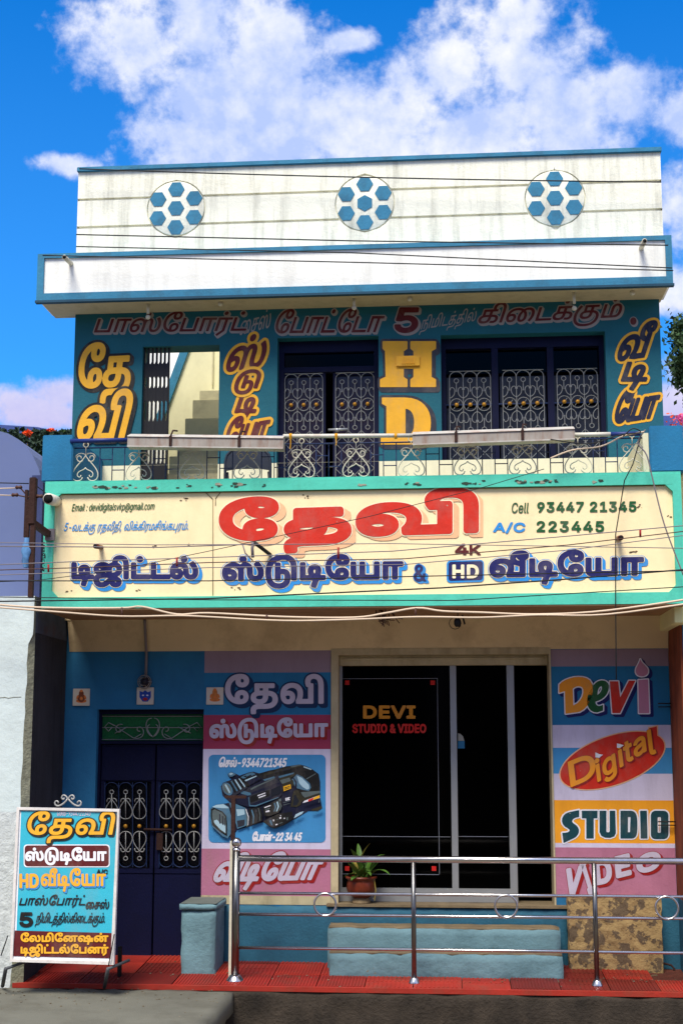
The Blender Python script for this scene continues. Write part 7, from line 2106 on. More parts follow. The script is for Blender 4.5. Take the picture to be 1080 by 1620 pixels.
# grit and litter lying along the kerb, the slab and the foot of the walls
mb = MB()
rr = random.Random(40)
for i in range(420):
    if i < 200:
        x, y = rr.uniform(-3.6, xe - .05), YE - 0.05 - abs(rr.gauss(0, .5))
        if y < YE - 2.4:
            continue
        z = -0.028
    elif i < 330:
        x, y = rr.uniform(-2.2, 3.2), -0.60 + rr.gauss(0, .05)
        z = (y - YE) * SL + .001
    else:
        x, y = rr.uniform(-3, 3.2), YE + rr.uniform(0, 1.2)
        z = (y - YE) * SL + .001
    s = rr.uniform(.002, .007)
    mb.hexa([(x + dx * s * rr.uniform(.6, 1.3), y + dy * s * rr.uniform(.6, 1.3), z + dz * s * rr.uniform(.5, .9)) for dz in (0, 1) for dx, dy in ((-1, -1), (1, -1), (1, 1), (-1, 1))], rr.randint(0, 1))
mb.build('grit', [M['rubble'], mat('pale_grit', (120, 110, 94), var=.3, scale=30)], None, kind='stuff', label='scattered grit and crumbs of plaster on the slab and paving')

# ================================================================== stainless steel railing on the pavement edge
RYs = G(654, 1558, 0.0).y + 0.02
s0 = X(371, 1450, RYs)
rl = thing('steel_railing', (X(720, 1450, RYs), RYs, 0), 'polished stainless steel railing with rings along the pavement edge', 'railing')
s_end = X(1240, 1450, RYs)
zr = [Z(700, y, RYs) for y in (1360, 1415.5, 1449.5, 1503)]
for px, r, top in ((373, 0.032, 1346), (654, 0.020, 1362), (941, 0.020, 1362), (1228, 0.020, 1362)):
    x_ = X(px, 1450, RYs)
    mb = MB()
    mb.lathe((x_, RYs, 0.0), [(r, 0.0), (r, Z(px, top, RYs))], 18)
    po = mb.build('post', M['steelpost'], rl)
    mb = MB()
    mb.lathe((x_, RYs, 0.003), [(r * 2.3, 0), (r * 2.2, 0.012), (r * 1.5, 0.045), (r * 1.1, 0.055)], 20)
    mb.build('base_cone', M['steel'], po)
    if px == 373:
        zb_ = Z(px, 1346, RYs)
        mb = MB()
        mb.lathe((x_, RYs, zb_), [(r * 1.05, 0), (r * 1.15, 0.01), (r * .9, 0.022), (r * .5, 0.03)] + [(0.042 * math.cos(t), 0.067 + 0.042 * math.sin(t)) for t in [math.radians(d) for d in range(-70, 91, 16)]], 20)
        mb.build('ball_finial', M['steel'], po)
for i, z_ in enumerate(zr):
    mb = MB()
    r = 0.027 if i == 0 else 0.0125
    xx0 = s0 + (0.03 if i == 0 else -0.012)
    mb.tube([(xx0, RYs, z_), (s_end, RYs, z_)], r, 14)
    mb.build('rail', M['steel'], rl)
for px in (514, 800, 1054):
    x_ = X(px, 1432, RYs - .02)
    z_ = (zr[1] + zr[2]) / 2
    mb = MB()
    R_ = (zr[1] - zr[2]) / 2 + 0.004
    mb.tube([(x_ + R_ * math.cos(a * math.pi / 18), RYs - 0.016, z_ + R_ * math.sin(a * math.pi / 18)) for a in range(36)], 0.009, 8, closed=True)
    mb.build('ring', M['steel'], rl)

# rusty pole behind the first post
x_ = X(369, 1300, RYs + 0.12)
pz = G(367, 1528, 0)
rp = thing('iron_stake', (x_, RYs + .12, 0), 'rusty iron stake with a small crosspiece behind the ball-topped railing post', 'stake')
mb = MB()
mb.box(x_ - 0.017, x_ + 0.017, RYs + 0.10, RYs + 0.134, Z(369, 1330, RYs + .12), Z(369, 1260, RYs + .12))
mb.box(X(356, 1262, RYs + .12), X(390, 1262, RYs + .12), RYs + 0.104, RYs + 0.13, Z(369, 1263, RYs + .12), Z(369, 1258.5, RYs + .12))
mb.build('upper_stake', M['rust'], rp)
mb = MB()
mb.box(x_ - 0.022, x_ - 0.001, RYs + 0.10, RYs + 0.13, 0.0, Z(369, 1330, RYs + .12))
mb.build('lower_pole', M['wroughtc'], rp)

# ================================================================== potted plant on the sill
c = P(571, 1428, -0.03)
zpot = zpl + 0.021
pot = thing('potted_plant', (c.x, -0.0, zpot), 'leafy green plant in a brown glazed pot on the shop sill', 'potted plant')
cy = -0.0
s = depx(cy)
mb = MB()
mb.lathe((c.x, cy, zpot), [(15 * s, 0.0), (14 * s, 0.02), (11 * s, 0.05)], 20)
mb.build('pot_foot', M['potfoot'], pot)
mb = MB()
mb.lathe((c.x, cy, zpot + 0.05), [(12 * s, 0.0), (20 * s, 0.03), (23 * s, 0.08), (22 * s, 0.13), (21 * s, 0.155), (24.5 * s, 0.165), (24.5 * s, 0.18), (21 * s, 0.182), (19 * s, 0.14), (0.002, 0.14)], 24)
mb.build('pot', M['terracotta'], pot)
rr = random.Random(4)


def leaf_blade(mb, base, yaw, pitch, ln, wd, droop, mi=0, fold=0.25):
    n = 6
    pts = []
    p = Vector(base)
    el = pitch
    d = Vector((math.cos(yaw), math.sin(yaw), 0))
    side = Vector((-math.sin(yaw), math.cos(yaw), 0))
    vs = []
    for i in range(n + 1):
        t = i / n
        w = wd * math.sin(math.pi * min(1, t * 0.93 + 0.07)) ** 0.8 * (1 if t < 1 else 0.05)
        upv = d * -math.sin(el) + Vector((0, 0, 1)) * math.cos(el)
        vs += [p - side * w + upv * w * fold, p, p + side * w + upv * w * fold]
        p = p + (d * math.cos(el) + Vector((0, 0, 1)) * math.sin(el)) * (ln / n)
        el -= droop / n
    fs = []
    for i in range(n):
        a = i * 3
        fs += [(a, a + 1, a + 4, a + 3), (a + 1, a + 2, a + 5, a + 4)]
    mb.add(vs, fs, mi, smooth=True)


top = (c.x, cy, zpot + 0.19)
for i in range(26):
    yaw = rr.uniform(0, 2 * math.pi)
    pitch = rr.uniform(0.5, 1.45)
    stem = rr.uniform(0.03, 0.14)
    b_ = Vector(top) + Vector((rr.uniform(-.05, .05), rr.uniform(-.04, .04), 0))
    dv = Vector((math.cos(yaw) * math.cos(pitch), math.sin(yaw) * math.cos(pitch) * .8, math.sin(pitch)))
    mb = MB()
    mb.tube([b_, b_ + dv * stem], 0.0035, 4)
    y_ = rr.random() < 0.14
    leaf_blade(mb, b_ + dv * stem, yaw, pitch - 0.1, rr.uniform(0.14, 0.26), rr.uniform(0.020, 0.036), rr.uniform(0.4, 1.6))
    mb.build('leaf', M['leafy'] if y_ else M['leaf'], pot, recalc=False)
mb = MB()
mb.tube([(c.x + 20 * s, cy - 0.05, zpot + 0.22), (c.x + 23 * s, cy - 0.07, zpot + 0.12), (c.x + 21 * s, cy - 0.07, zpot + 0.03)], 0.004, 4)
mb.build('hanging_stem', M['leafy'], pot)

# ================================================================== sandwich board
KB = 0.12
YBd = -1.40
bpt = lambda x, y, off=0.0: P(x, y, YBd - off, KB)
sb = thing('sandwich_board', (bpt(103, 1525).x, YBd, 0), 'hand-painted turquoise sandwich board with white frame on the pavement', 'sign')
TLc, TRc, BRc, BLc = (28, 1277), (190, 1280), (181, 1526), (17, 1521)


def bd_quad(pts, t0, t1, mi=0, mb=None):
    """slab lying in the board's plane between offsets t0 (front) and t1 (back)"""
    f = [bpt(x, y, 0) + Vector((0, -t0, 0)) for x, y in pts]
    b2 = [bpt(x, y, 0) + Vector((0, -t1, 0)) for x, y in pts]
    mb.hexa(f + b2, mi)


mb = MB()
bd_quad([BLc, BRc, TRc, TLc], -0.02, 0.0, 0, mb)
pan = mb.build('panel', M['L_white'], sb)
mb = MB()
inn = [(21.5, 1517), (176, 1520.5), (186.5, 1284), (32, 1281)]
edge = [BLc, BRc, TRc, TLc]
for i in range(4):
    j = (i + 1) % 4
    bd_quad([edge[i], edge[j], inn[j], inn[i]], 0.0, 0.018, 0, mb)
mb.build('frame', mat('white_painted_frame', (214, 208, 204), rough=.5, dirt=(120, 110, 104), dirt_amt=.5, dirt_scale=(20, 20, 20)), sb)
mm = [M['L_boardteal'], M['L_maroon'], M['L_white']]
poly_paint('painted_ground', [([(25, 1512), (178, 1516), (187, 1286), (34, 1283)], 0), ([(21, 1512.5), (176, 1516), (177, 1476), (24, 1472)], 1), (rrect(38, 1336, 174, 1372, 5), 2), (rrect(39.5, 1337.5, 172.5, 1370.5, 5), 1)], mm, sb, YBd, KB, lift=0.0)
bl_ = 0.006
word('தேவி', (38, 1283, 185, 1334), [(3.0, sweep(1.5, 1.5, 2), 0), (1.1, S0, 1)], [M['L_black'], M['L_gold']], sb, YBd, k=KB, lift=bl_, shear=0.2, gap=30)
word('ஸ்டுடியோ', (40, 1340, 169, 1369), [(1.1, S0, 0)], [M['L_white']], sb, YBd, k=KB, lift=bl_)
word('HD', (31, 1382, 62, 1405), [(1.6, sweep(1.6, 2, 2), 0), (1.3, S0, 1)], [M['L_blue'], M['L_gold']], sb, YBd, k=KB, lift=bl_)
word('வீடியோ', (65, 1373, 168, 1411), [(1.2, sweep(2, 2, 2), 0), (1.0, S0, 1)], [M['L_blue'], M['L_gold']], sb, YBd, k=KB, lift=bl_)
word('A/C', (153, 1375, 171, 1384), [(0.5, S0, 0)], [M['L_black']], sb, YBd, k=KB, lift=bl_)
word('செல்-9344721345', (90, 1281.5, 145, 1291), [(0.1, S0, 0)], [M['L_lilac']], sb, YBd, k=KB, lift=0.004, shear=.2)
word('பாஸ்போர்ட்', (29, 1415, 140, 1436), [(0.35, S0, 0)], [M['L_black']], sb, YBd, k=KB, lift=bl_, shear=.3)
word('சைஸ்', (135, 1422, 175, 1438), [(0.4, S0, 0)], [M['L_black']], sb, YBd, k=KB, lift=bl_, shear=.2)
word('5', (31, 1443, 53, 1467), [(1.6, S0, 0)], [M['L_black']], sb, YBd, k=KB, lift=bl_)
word('நிமிடத்தில்கிடைக்கும்.', (55, 1443, 170, 1466), [(0.2, S0, 0)], [M['L_black']], sb, YBd, k=KB, lift=bl_, shear=.25, gap=-40)
word('லேமினேஷன்', (33, 1475, 172, 1495), [(0.8, S0, 0)], [M['L_gold']], sb, YBd, k=KB, lift=bl_)
word('டிஜிட்டல்பேனர்', (33, 1493, 172, 1514), [(0.8, S0, 0)], [M['L_gold']], sb, YBd, k=KB, lift=bl_)
mb = MB()
for s_ in (-1, 1):
    f = lambda x, y: bpt(108 + s_ * x, y, 0.0)
    mb.tube([f(x, y) for x, y in bez((0, 1263), (8, 1275), (20, 1279), (21, 1270), 8) + bez((21, 1270), (20, 1265), (14, 1267), (15, 1271), 4)[1:]], 0.007, 6)
    mb.tube([f(x, y) for x, y in bez((0, 1265), (2, 1258), (9, 1255), (10, 1262), 6) + bez((10, 1262), (9, 1266), (5, 1265), (6, 1262), 4)[1:]], 0.007, 6)
mb.build('top_scroll', M['wroughtw'], sb)
legm = mat('grey_painted_leg', (78, 80, 84), rough=.6, var=.2)
zb_l, zb_r = bpt(18, 1521).z, bpt(181, 1526).z
for px, py in ((165, 1562), (4, 1560)):
    c = G(px, py, 0.0)
    t = bpt(px + 9, 1528)
    mb = MB()
    mb.tube([(c.x, c.y + .01, 0.0), (t.x - 0.0, t.y - .05, t.z - 0.015)], 0.016, 8)
    mb.tube([(t.x, t.y - .05, t.z - 0.015), (t.x + 0.10, t.y + 0.22, t.z + .01)], 0.012, 8)
    mb.build('leg', legm, sb)
for px, py in ((32, 1546), (189, 1548)):
    c = G(px, py, 0.0)
    mb = MB()
    mb.box(c.x - 0.016, c.x + 0.016, c.y - .01, c.y + .015, 0.01, bpt(px, 1522).z + 0.02)
    mb.build('leg', M['gate'], sb)
mb = MB()
mb.tube([P(172, 1528, YBd - .04, KB), P(181, 1478, YBd - .05, KB)], 0.005, 5)
mb.build('stay_rod', M['gate'], sb)
mb = MB()
mb.tube([P(2, 1512, YBd - .04, KB), P(13, 1480, YBd - .05, KB)], 0.005, 5)
mb.build('stay_rod', M['gate'], sb)

# white plastic pipe at the left edge
mb = MB()
c = G(6, 1552, 0)
mb.tube([(c.x, c.y, 0), (c.x + 0.015, c.y, Z(8, 1415, c.y))], 0.014, 8)
tag(mb.build('plastic_pipe', M['pipewhite']), 'thin white plastic pipe leaning by the wall left of the sandwich board', 'pipe')

# ================================================================== light boxes, balcony pipe and chair
YB2 = FY - 0.05
for i, (q0, q1, t0, t1, hgt, lab) in enumerate(((202, 448, 684, 687, 23, 'rust-streaked white light box lying along the left half of the balcony rail'),
                                                (652, 908, 681, 672, 23, 'rust-streaked white light box along the right half of the balcony rail'))):
    a, b = P(q0, t0, YB2 - .08), P(q1, t1, YB2 - .08)
    th = thing('light_box', ((a.x + b.x) / 2, YB2, (a.z + b.z) / 2 - .15), lab, 'light fixture', 'light boxes on the balcony rail')
    hh = hgt * depx(YB2)
    mb = MB()
    mb.hexa([(a.x, YB2 - .08, a.z - hh), (b.x, YB2 - .08, b.z - hh), (b.x, YB2 + .03, b.z - hh), (a.x, YB2 + .03, a.z - hh),
             (a.x, YB2 - .075, a.z - .035), (b.x, YB2 - .075, b.z - .035), (b.x, YB2 + .03, b.z), (a.x, YB2 + .03, a.z)])
    bx = mb.build('housing', M['rustbox'], th)
    mb = MB()
    mb.hexa([(a.x, YB2 - .085, a.z - .036), (b.x, YB2 - .085, b.z - .036), (b.x, YB2 + .03, b.z + 0.002), (a.x, YB2 + .03, a.z + 0.002),
             (a.x, YB2 - .082, a.z - .028), (b.x, YB2 - .082, b.z - .028), (b.x, YB2 + .028, b.z + .012), (a.x, YB2 + .028, a.z + .012)])
    mb.build('lid', M['rustwhite'], th)
    mb = MB()
    mb.hexa([(a.x, YB2 - .086, a.z - hh - .006), (b.x, YB2 - .086, b.z - hh - .006), (b.x, YB2 + .032, b.z - hh - .006), (a.x, YB2 + .032, a.z - hh - .006),
             (a.x, YB2 - .086, a.z - hh + .004), (b.x, YB2 - .086, b.z - hh + .004), (b.x, YB2 + .032, b.z - hh + .004), (a.x, YB2 + .032, a.z - hh + .004)])
    mb.build('bottom_lip', M['rustwhite'], th)
    for f in (0.28, 0.72) if i == 0 else (0.27, 0.68):
        x_ = a.x + (b.x - a.x) * f
        z_ = a.z + (b.z - a.z) * f
        mb = MB()
        mb.box(x_ - .012, x_ + .012, YB2 - .092, YB2 - .081, z_ - hh * .95, z_ - .028)
        mb.tube([(x_, YB2 - .088, z_ - .03), (x_ + .01, YB2 - .04, z_ + .03), (x_ + .04, YB2, z_ + .035)], .008, 5)
        mb.build('strap', M['rust'], th)
pz0, pz1 = Z(448, 691, FY), Z(1000, 683, FY)
pp = thing('balcony_pipe', (X(560, 690, FY), FY - 0.02, pz0), 'white and blue painted pipe running along the top of the balcony rail', 'pipe')
for q0, q1, ya, yb, m, r in ((112, 202, 698, 696, 'pipeblue', .02), (448, 652, 690, 689, 'pipewhite', .018), (908, 965, 688, 687, 'pipewhite', .019), (965, 1012, 687, 686, 'pipeblue', .02), (202, 448, 696, 691, 'pipeblue', .015), (652, 908, 689, 688, 'pipewhite', .015)):
    mb = MB()
    mb.tube([P(q0, ya, FY - .0), P(q1, yb, FY - .0)], r, 10)
    mb.build('pipe_length', M[m], pp)
for px in (459, 531, 625):
    mb = MB()
    for dz in (-.004, .004, .012):
        mb.tube([P(px, 690, FY) + Vector((dz, .023 * math.cos(a * math.pi / 4), .023 * math.sin(a * math.pi / 4))) for a in range(8)], .004, 4, closed=True)
    if px != 625:
        q = P(px, 690, FY - .024)
        mb.tube([q, q + Vector((.005, 0, -.06)), q + Vector((0, 0, -.11 if px == 459 else -.08))], .004, 4)
    mb.build('yellow_tie', mat('yellow_cord', (220, 160, 30)), pp)

cxx = X(392, 730, -.62)
ch_ = thing('folding_chair', (cxx, -.55, zfloor), 'slate grey steel folding chair behind the balcony railing', 'chair')
zt_ = Z(392, 711, -.62)
hw = 37 * depx(-.62)
mb = MB()
arch = [(-1, -.35), (-1, -.11), (-.93, -.05), (-.72, -.005), (-.4, .01), (0, .014), (.4, .01), (.72, -.005), (.93, -.05), (1, -.11), (1, -.35)]
arr = [(-1, -1.0)] + arch + [(1, -1.0)]
mb.tube([(cxx + x * hw, -.62 + (0.0 if z > -.5 else .0), zt_ + z if z > -.5 else zfloor) for x, z in arr], .013, 8)
mb.build('back_frame', M['chair'], ch_)
mb = MB()
pts = [(x * .95, z * .9 - .012) for x, z in arch if z > -.12]
poly = [(cxx + x * hw, zt_ + z) for x, z in pts] + [(cxx + .95 * hw, zt_ - .19), (cxx + .5 * hw, zt_ - .175), (cxx - .5 * hw, zt_ - .175), (cxx - .95 * hw, zt_ - .19)]
mb.prism(poly, -.625, -.61)
mb.build('backrest', M['chair'], ch_)
mb = MB()
zs_ = zt_ - .30
mb.lathe((cxx, -.42, zs_), [(hw * .9, 0), (hw * .95, .015), (hw * .8, .03), (.01, .032)], 20)
mb.build('seat', M['chair'], ch_)
for s_ in (-1, 1):
    mb = MB()
    mb.tube([(cxx + s_ * hw * .92, -.6, zs_ + .1), (cxx + s_ * hw * .92, -.2, zfloor)], .012, 6)
    mb.build('leg', M['chair'], ch_)

# ================================================================== neighbour on the left
nbx = X(50, 1100, FY)
ztop = Z(25, 943, FY)
nb = thing('neighbouring_house', (nbx - 2, .5, ZG), 'whitewashed house at the left edge with lavender upper wall', 'building')
mb = MB()
n = 46
rr = random.Random(8)
left = nbx - 4.5
prev = None
pts = []
for i in range(n + 1):
    z_ = ZG - .6 + (ztop - ZG + .6) * i / n
    py_ = 0
    xe_ = nbx + rr.uniform(-.008, .008)
    zz = Z(50, 1010, FY)
    if z_ < zz:
        xe_ = nbx - .04 - 0.05 * (1 - z_ / zz) + rr.uniform(-.006, .006)
    pts.append((xe_, z_))
for (xa_, za_), (xb_, zb_) in zip(pts, pts[1:]):
    mb.quad((left, FY, za_), (xa_, FY, za_), (xb_, FY, zb_), (left, FY, zb_), 0 if za_ > Z(25, 1290, FY) else 1)
    mb.quad((xa_, FY, za_), (nbx - .0, FY + .05, za_), (nbx, FY + .05, zb_), (xb_, FY, zb_), 2)
mb.quad((left, FY, ztop), (nbx, FY, ztop), (nbx, .3, ztop), (left, .3, ztop), 0)
mb.build('front_wall', [M['paleplaster'], M['roughcast'], M['brokenedge']], nb, recalc=False)
mb = MB()
mb.box(nbx - .3, nbx, FY + .051, -.001, ZG - .6, Z(50, 1000, FY))
mb.build('side_wall', M['sooty'], nb)
mb = MB()
mb.box(nbx - .3, nbx + .004, FY + .052, -.001, Z(50, 1000, FY), ztop - .002)
mb.build('side_wall_patch', M['patchblue'], nb)
# plaster crack
mb = MB()
pp_ = [P(x, y, FY - .001) for x, y in ((0, 1104), (8, 1103), (14, 1104.5), (22, 1103), (34, 1102.6))]
mb.tube(pp_, .003, 4)
mb.build('crack', M['brokenedge'], nb)
# lavender upper storey with a curved shoulder
YU = .35
mb = MB()
crv = [(-60, 668), (0, 682), (14, 686), (28, 694), (40, 704), (52, 720), (62, 742), (66, 760)]
poly = [(X(x, y, YU), Z(x, y, YU)) for x, y in crv]
poly = [(left, poly[0][1] + .1)] + poly + [(X(66, 760, YU), ztop - .1), (left, ztop - .1)]
mb.prism(poly, YU, YU + 3)
mb.build('upper_wall', M['lavender'], nb)
# stained strip where the two houses meet
mb = MB()
mb.box(X(46, 900, .1), X(64, 900, .1), .1, .349, ztop - .1, Z(50, 752, .1))
mb.build('party_wall', mat('dark_blue_limewash', (48, 58, 100), var=.25, dirt=(40, 44, 60), dirt_amt=.6, dirt_scale=(3, 3, 1)), nb)

# neighbour on the right
nr = thing('neighbouring_building', (X(1120, 1200), .4, ZG), 'pale yellow building seen as a sliver at the right edge', 'building')
mb = MB()
mb.box(X(1080, 1100, -.3), X(1200, 1100, -.3), -.3, 1.5, ZG - .6, Z(1078, 985, -.3), 0)
mb.build('wall', M['nbcream'], nr)
mb = MB()
mb.box(X(1066, 972, -.85), X(1200, 972, -.85), -.85, .2, Z(1075, 985, -.85), Z(1075, 959, -.85), bev=.004)
mb.build('canopy', M['nbcream'], nr)
mb = MB()
mb.box(X(1082, 1300, -.32), X(1200, 1200, -.32), -.33, -.301, ZG, Z(1078, 1082, -.32))
mb.build('shutter', M['nbdark'], nr)
mb = MB()
mb.box(X(1080.5, 720, -.9), X(1200, 720, -.9), -.9, 1.5, Z(1078, 986, -.3), Z(1078, 684, -.9))
mb.build('upper_wall', M['white'], nr)

# weathered board standing between the pillar and the neighbour
bdt = thing('wooden_board', (X(1066, 1400), -.3, ZG), 'tall weathered board with brown side and chalky blue edge at the right of the shop', 'board')
xa = xlow_r + .002
yf = -.62
xf = X(1071, 1200, yf)
ztb, zbb = Z(1071, 985, yf), Z(1071, 1432, yf)
mb = MB()
mb.box(xa, xa + .02, yf, -.005, zbb, ztb)
mb.build('board_side', M['brownboard'], bdt)
mb = MB()
mb.box(xa + .0205, xa + .07, yf - .004, -.005, ZG, ztb + .002)
mb.build('board_edge', M['boardblue'], bdt)
mb = MB()
mb.box(xa - .002, xa + .02, yf + .05, -.005, ZG, zbb - .001)
mb.build('board_foot', M['plinthdark'], bdt)
for py in (1113, 1300):
    mb = MB()
    p_ = P(1040, py, -.05)
    mb.tube([(p_.x, -.05, p_.z), (xa, -.05, p_.z)], .006, 5)
    mb.tube([(p_.x, -.05, p_.z - .03), (xa, -.05, p_.z - .03)], .005, 5)
    mb.build('hasp', M['gate'], bdt)

# ================================================================== power post at the left
YPo = FY - .35
xp0 = X(50.5, 850, YPo)
po = thing('power_post', (xp0, YPo, ztop), 'dark rusty steel post with insulators at the left end of the signboard', 'post')
hw = 5.6 * depx(YPo)
mb = MB()
zt_ = Z(50, 756, YPo)
mb.box(xp0 - hw, xp0 + hw, YPo - .03, YPo + .03, Z(50, 830, YPo), zt_, bev=.006)
mb.box(xp0 - hw * .35, xp0 + hw, YPo - .02, YPo + .02, Z(50, 946, YPo), Z(50, 829, YPo))
mb.build('upright', M['rust'], po)
mb = MB()
a, b = P(52, 827, YPo), P(78, 846, FY - .02)
b = Vector((b.x, FY - .01, b.z))
mb.tube([a, b], .034, 4)
mb.build('brace', M['rust'], po)
mb = MB()
mb.box(b.x - .03, b.x + .05, FY - .04, FY - .003, b.z - .05, b.z + .05)
mb.build('brace_plate', M['wiregrey'], po)
mb = MB()
x_ = X(42, 800, YPo)
mb.box(x_ - .012, x_ + .012, YPo - .01, YPo + .02, Z(42, 850, YPo), Z(42, 775, YPo))
mb.box(X(46, 800, YPo) - .01, X(46, 800, YPo) + .01, YPo - .01, YPo + .02, Z(42, 852, YPo), Z(42, 790, YPo))
mb.build('side_strut', M['rust'], po)
for px, py in ((32, 771), (26, 783), (65, 785)):
    q = P(px, py, YPo)
    mb = MB()
    mb.lathe(q + Vector((-.04, 0, 0)), [(.006, 0), (.018, .01), (.012, .03), (.018, .05), (.006, .06)], 10, axis='x')
    mb.tube([q, P(46, 787 if px < 50 else 786, YPo)], .006, 4)
    mb.build('insulator', M['wirebrown'], po)
mb = MB()
vs = []
rr = random.Random(2)
nl, nh = 10, 12
x0_, z0_, z1_ = X(43, 870, YPo), Z(43, 898, YPo), Z(43, 851, YPo)
for i in range(nh + 1):
    for j in range(nl):
        a = 2 * math.pi * j / nl
        r = .035 * (1 + .3 * math.sin(j * 2.3 + i)) * (0.6 + .5 * math.sin(math.pi * i / nh))
        vs.append((x0_ + r * math.cos(a), YPo + r * math.sin(a), z0_ + (z1_ - z0_) * i / nh))
mb.add(vs, [(i * nl + j, i * nl + (j + 1) % nl, (i + 1) * nl + (j + 1) % nl, (i + 1) * nl + j) for i in range(nh) for j in range(nl)], 0, True)
tag(mb.build('tied_cloth', M['cloth']), 'crumpled blue cloth tied to the rusty power post', 'cloth')

# insulated bracket on the fascia
c = P(402, 862, FY)
bk = thing('wire_bracket', (c.x, FY, c.z), 'black wire bracket with porcelain hangers under the big red letters', 'bracket')
mb = MB()
mb.tube([P(402, 858, FY - .12), P(415, 868, FY - .06), P(428, 878, FY + .02)], .016, 8)
mb.build('arm', M['wire'], bk)
mb = MB()
mb.tube([P(400, 858, FY - .12), P(399, 868, FY - .1), P(400, 882, FY - .1)], .013, 8)
mb.tube([P(384, 862, FY - .1), P(388, 875, FY - .1), P(400, 887, FY - .1)], .006, 6)
mb.build('hanger', M['wiregrey'], bk)
# nail and chip marks on the cream sign
mb = MB()
rr = random.Random(6)
for px, py, n in ((483, 786, 5), (292, 790, 6), (1010, 800, 4), (245, 866, 4), (1003, 875, 5), (373, 930, 6), (110, 936, 4), (220, 935, 3), (1058, 815, 3), (300, 862, 3)):
    for i in range(n):
        q = P(px + rr.uniform(-7, 7), py + rr.uniform(-3, 3), FY + .028)
        s = rr.uniform(.003, .010)
        mb.add([(q.x + s * 1.4 * math.cos(a), q.y - .001, q.z + s * .7 * math.sin(a)) for a in (0, 1.3, 2.4, 3.7, 5)], [(0, 1, 2, 3, 4)])
mb.build('chip_mark', mat('chip_brown', (110, 90, 66), var=.3, scale=30), fas, recalc=False, kind='stuff')
q = P(1012, 845, FY - .15)

# tangle of wire ends and a small hanging holder under the balcony
for px, lab, seedn in ((612, 'tangle of loose dark wire ends hanging under the signboard centre', 3), (723, 'small black lamp holder hanging under the signboard', 5)):
    rr = random.Random(seedn)
    c = P(px, 966, FY + .2)
    mb = MB()
    if seedn == 3:
        for i in range(14):
            q = Vector((c.x + rr.uniform(-.10, .05), FY + .2 + rr.uniform(-.03, .03), zfas_b - .012))
            pts = [q]
            d_ = Vector((rr.uniform(-.4, .6), 0, -1))
            for k_ in range(5):
                q = q + d_ * rr.uniform(.02, .04)
                d_ = (d_ + Vector((rr.uniform(-.5, .6), rr.uniform(-.2, .2), rr.uniform(-.1, .5)))).normalized()
                pts.append(q)
            mb.tube(pts, .004, 4)
    else:
        mb.tube([(c.x, FY + .2, zfas_b - .012), (c.x + .005, FY + .2, zfas_b - .08)], .004, 4)
        mb.lathe((c.x, FY + .2, zfas_b - .16), [(.018, 0), (.03, .02), (.03, .05), (.015, .08)], 10)
        mb.tube([(c.x - .02 + .05 * math.cos(a * math.pi / 6), FY + .2, zfas_b - .13 + .05 * math.sin(a * math.pi / 6)) for a in range(12)], .003, 4, closed=True)
        mb.tube([(c.x + .04, FY + .2, zfas_b - .06), (c.x + .06, FY + .2, zfas_b - .14)], .008, 5)
    o = mb.build('wire_tangle' if seedn == 3 else 'lamp_holder', M['wirebrown'] if seedn == 3 else M['wire'])
    tag(o, lab, 'wires' if seedn == 3 else 'lamp holder')

# ================================================================== overhead wires
def wire(pts, Y, r, m, label, sag=0.0, group='overhead wires across the shop front'):
    P3 = [P(x, y, Y if not isinstance(Y, (list, tuple)) else Y[0] + (Y[1] - Y[0]) * i / (len(pts) - 1)) for i, (x, y) in enumerate(pts)]
    o = []
    for i in range(len(P3) - 1):
        a, b = P3[i], P3[i + 1]
        n = max(2, int((b - a).length / 0.12))
        for k in range(n):
            t = k / n
            o.append(a.lerp(b, t) - Vector((0, 0, sag * 4 * t * (1 - t) if len(P3) == 2 else 0)))
    o.append(P3[-1])
    mb = MB()
    mb.tube(o, r, 5, 0)
    return tag(mb.build('overhead_wire', M[m]), label, 'wire', group)


def smooth(pts, n=5):
    o = []
    k = len(pts)
    for i in range(k - 1):
        p0, p1, p2, p3 = pts[max(i - 1, 0)], pts[i], pts[i + 1], pts[min(i + 2, k - 1)]
        for j in range(n):
            t = j / n
            o.append(tuple(0.5 * ((2 * p1[q]) + (-p0[q] + p2[q]) * t + (2 * p0[q] - 5 * p1[q] + 4 * p2[q] - p3[q]) * t * t + (-p0[q] + 3 * p1[q] - 3 * p2[q] + p3[q]) * t ** 3) for q in (0, 1)))
    o.append(pts[-1])
    return o


wire([(126, 267), (1045, 288)], -.16, .0065, 'wire', 'black wire stretched just below the top edge of the white parapet', .02)
wire([(121, 371), (560, 381), (1056, 388)], SY - .25, .006, 'wire', 'black wire across the foot of the parapet just above the sunshade', .0)
wire([(121, 390), (560, 400), (1062, 424)], SY - .3, .0055, 'wire', 'thin black wire crossing the upper part of the white sunshade face', .0)
wire([(68, 404), (560, 415), (1064, 428)], SY - .32, .0055, 'wire', 'lowest of the black wires crossing the white sunshade face', .0)
WG = 'overhead wires across the cream signboard'
wire([(-40, 858), (250, 862), (480, 861), (620, 860), (1120, 868)], -2.0, .0035, 'wiregrey', 'thin grey wire running level through the middle of the signboard', group=WG)
wire([(-40, 864), (250, 866), (400, 861)], -2.0, .0045, 'wiregrey', 'grey wire running from the left edge to the bracket under the red letters', group=WG)
wire([(-40, 922), (60, 918), (180, 903), (330, 872), (580, 818), (760, 772), (860, 742)], -1.6, .003, 'wire', 'thin black wire climbing from lower left across the red letters to the balcony', group=WG)
wire([(-40, 895), (130, 888), (330, 882), (620, 872), (900, 848), (1120, 828)], -2.1, .004, 'wiregrey', 'uppermost of the grey wires rising to the right end of the signboard', group=WG)
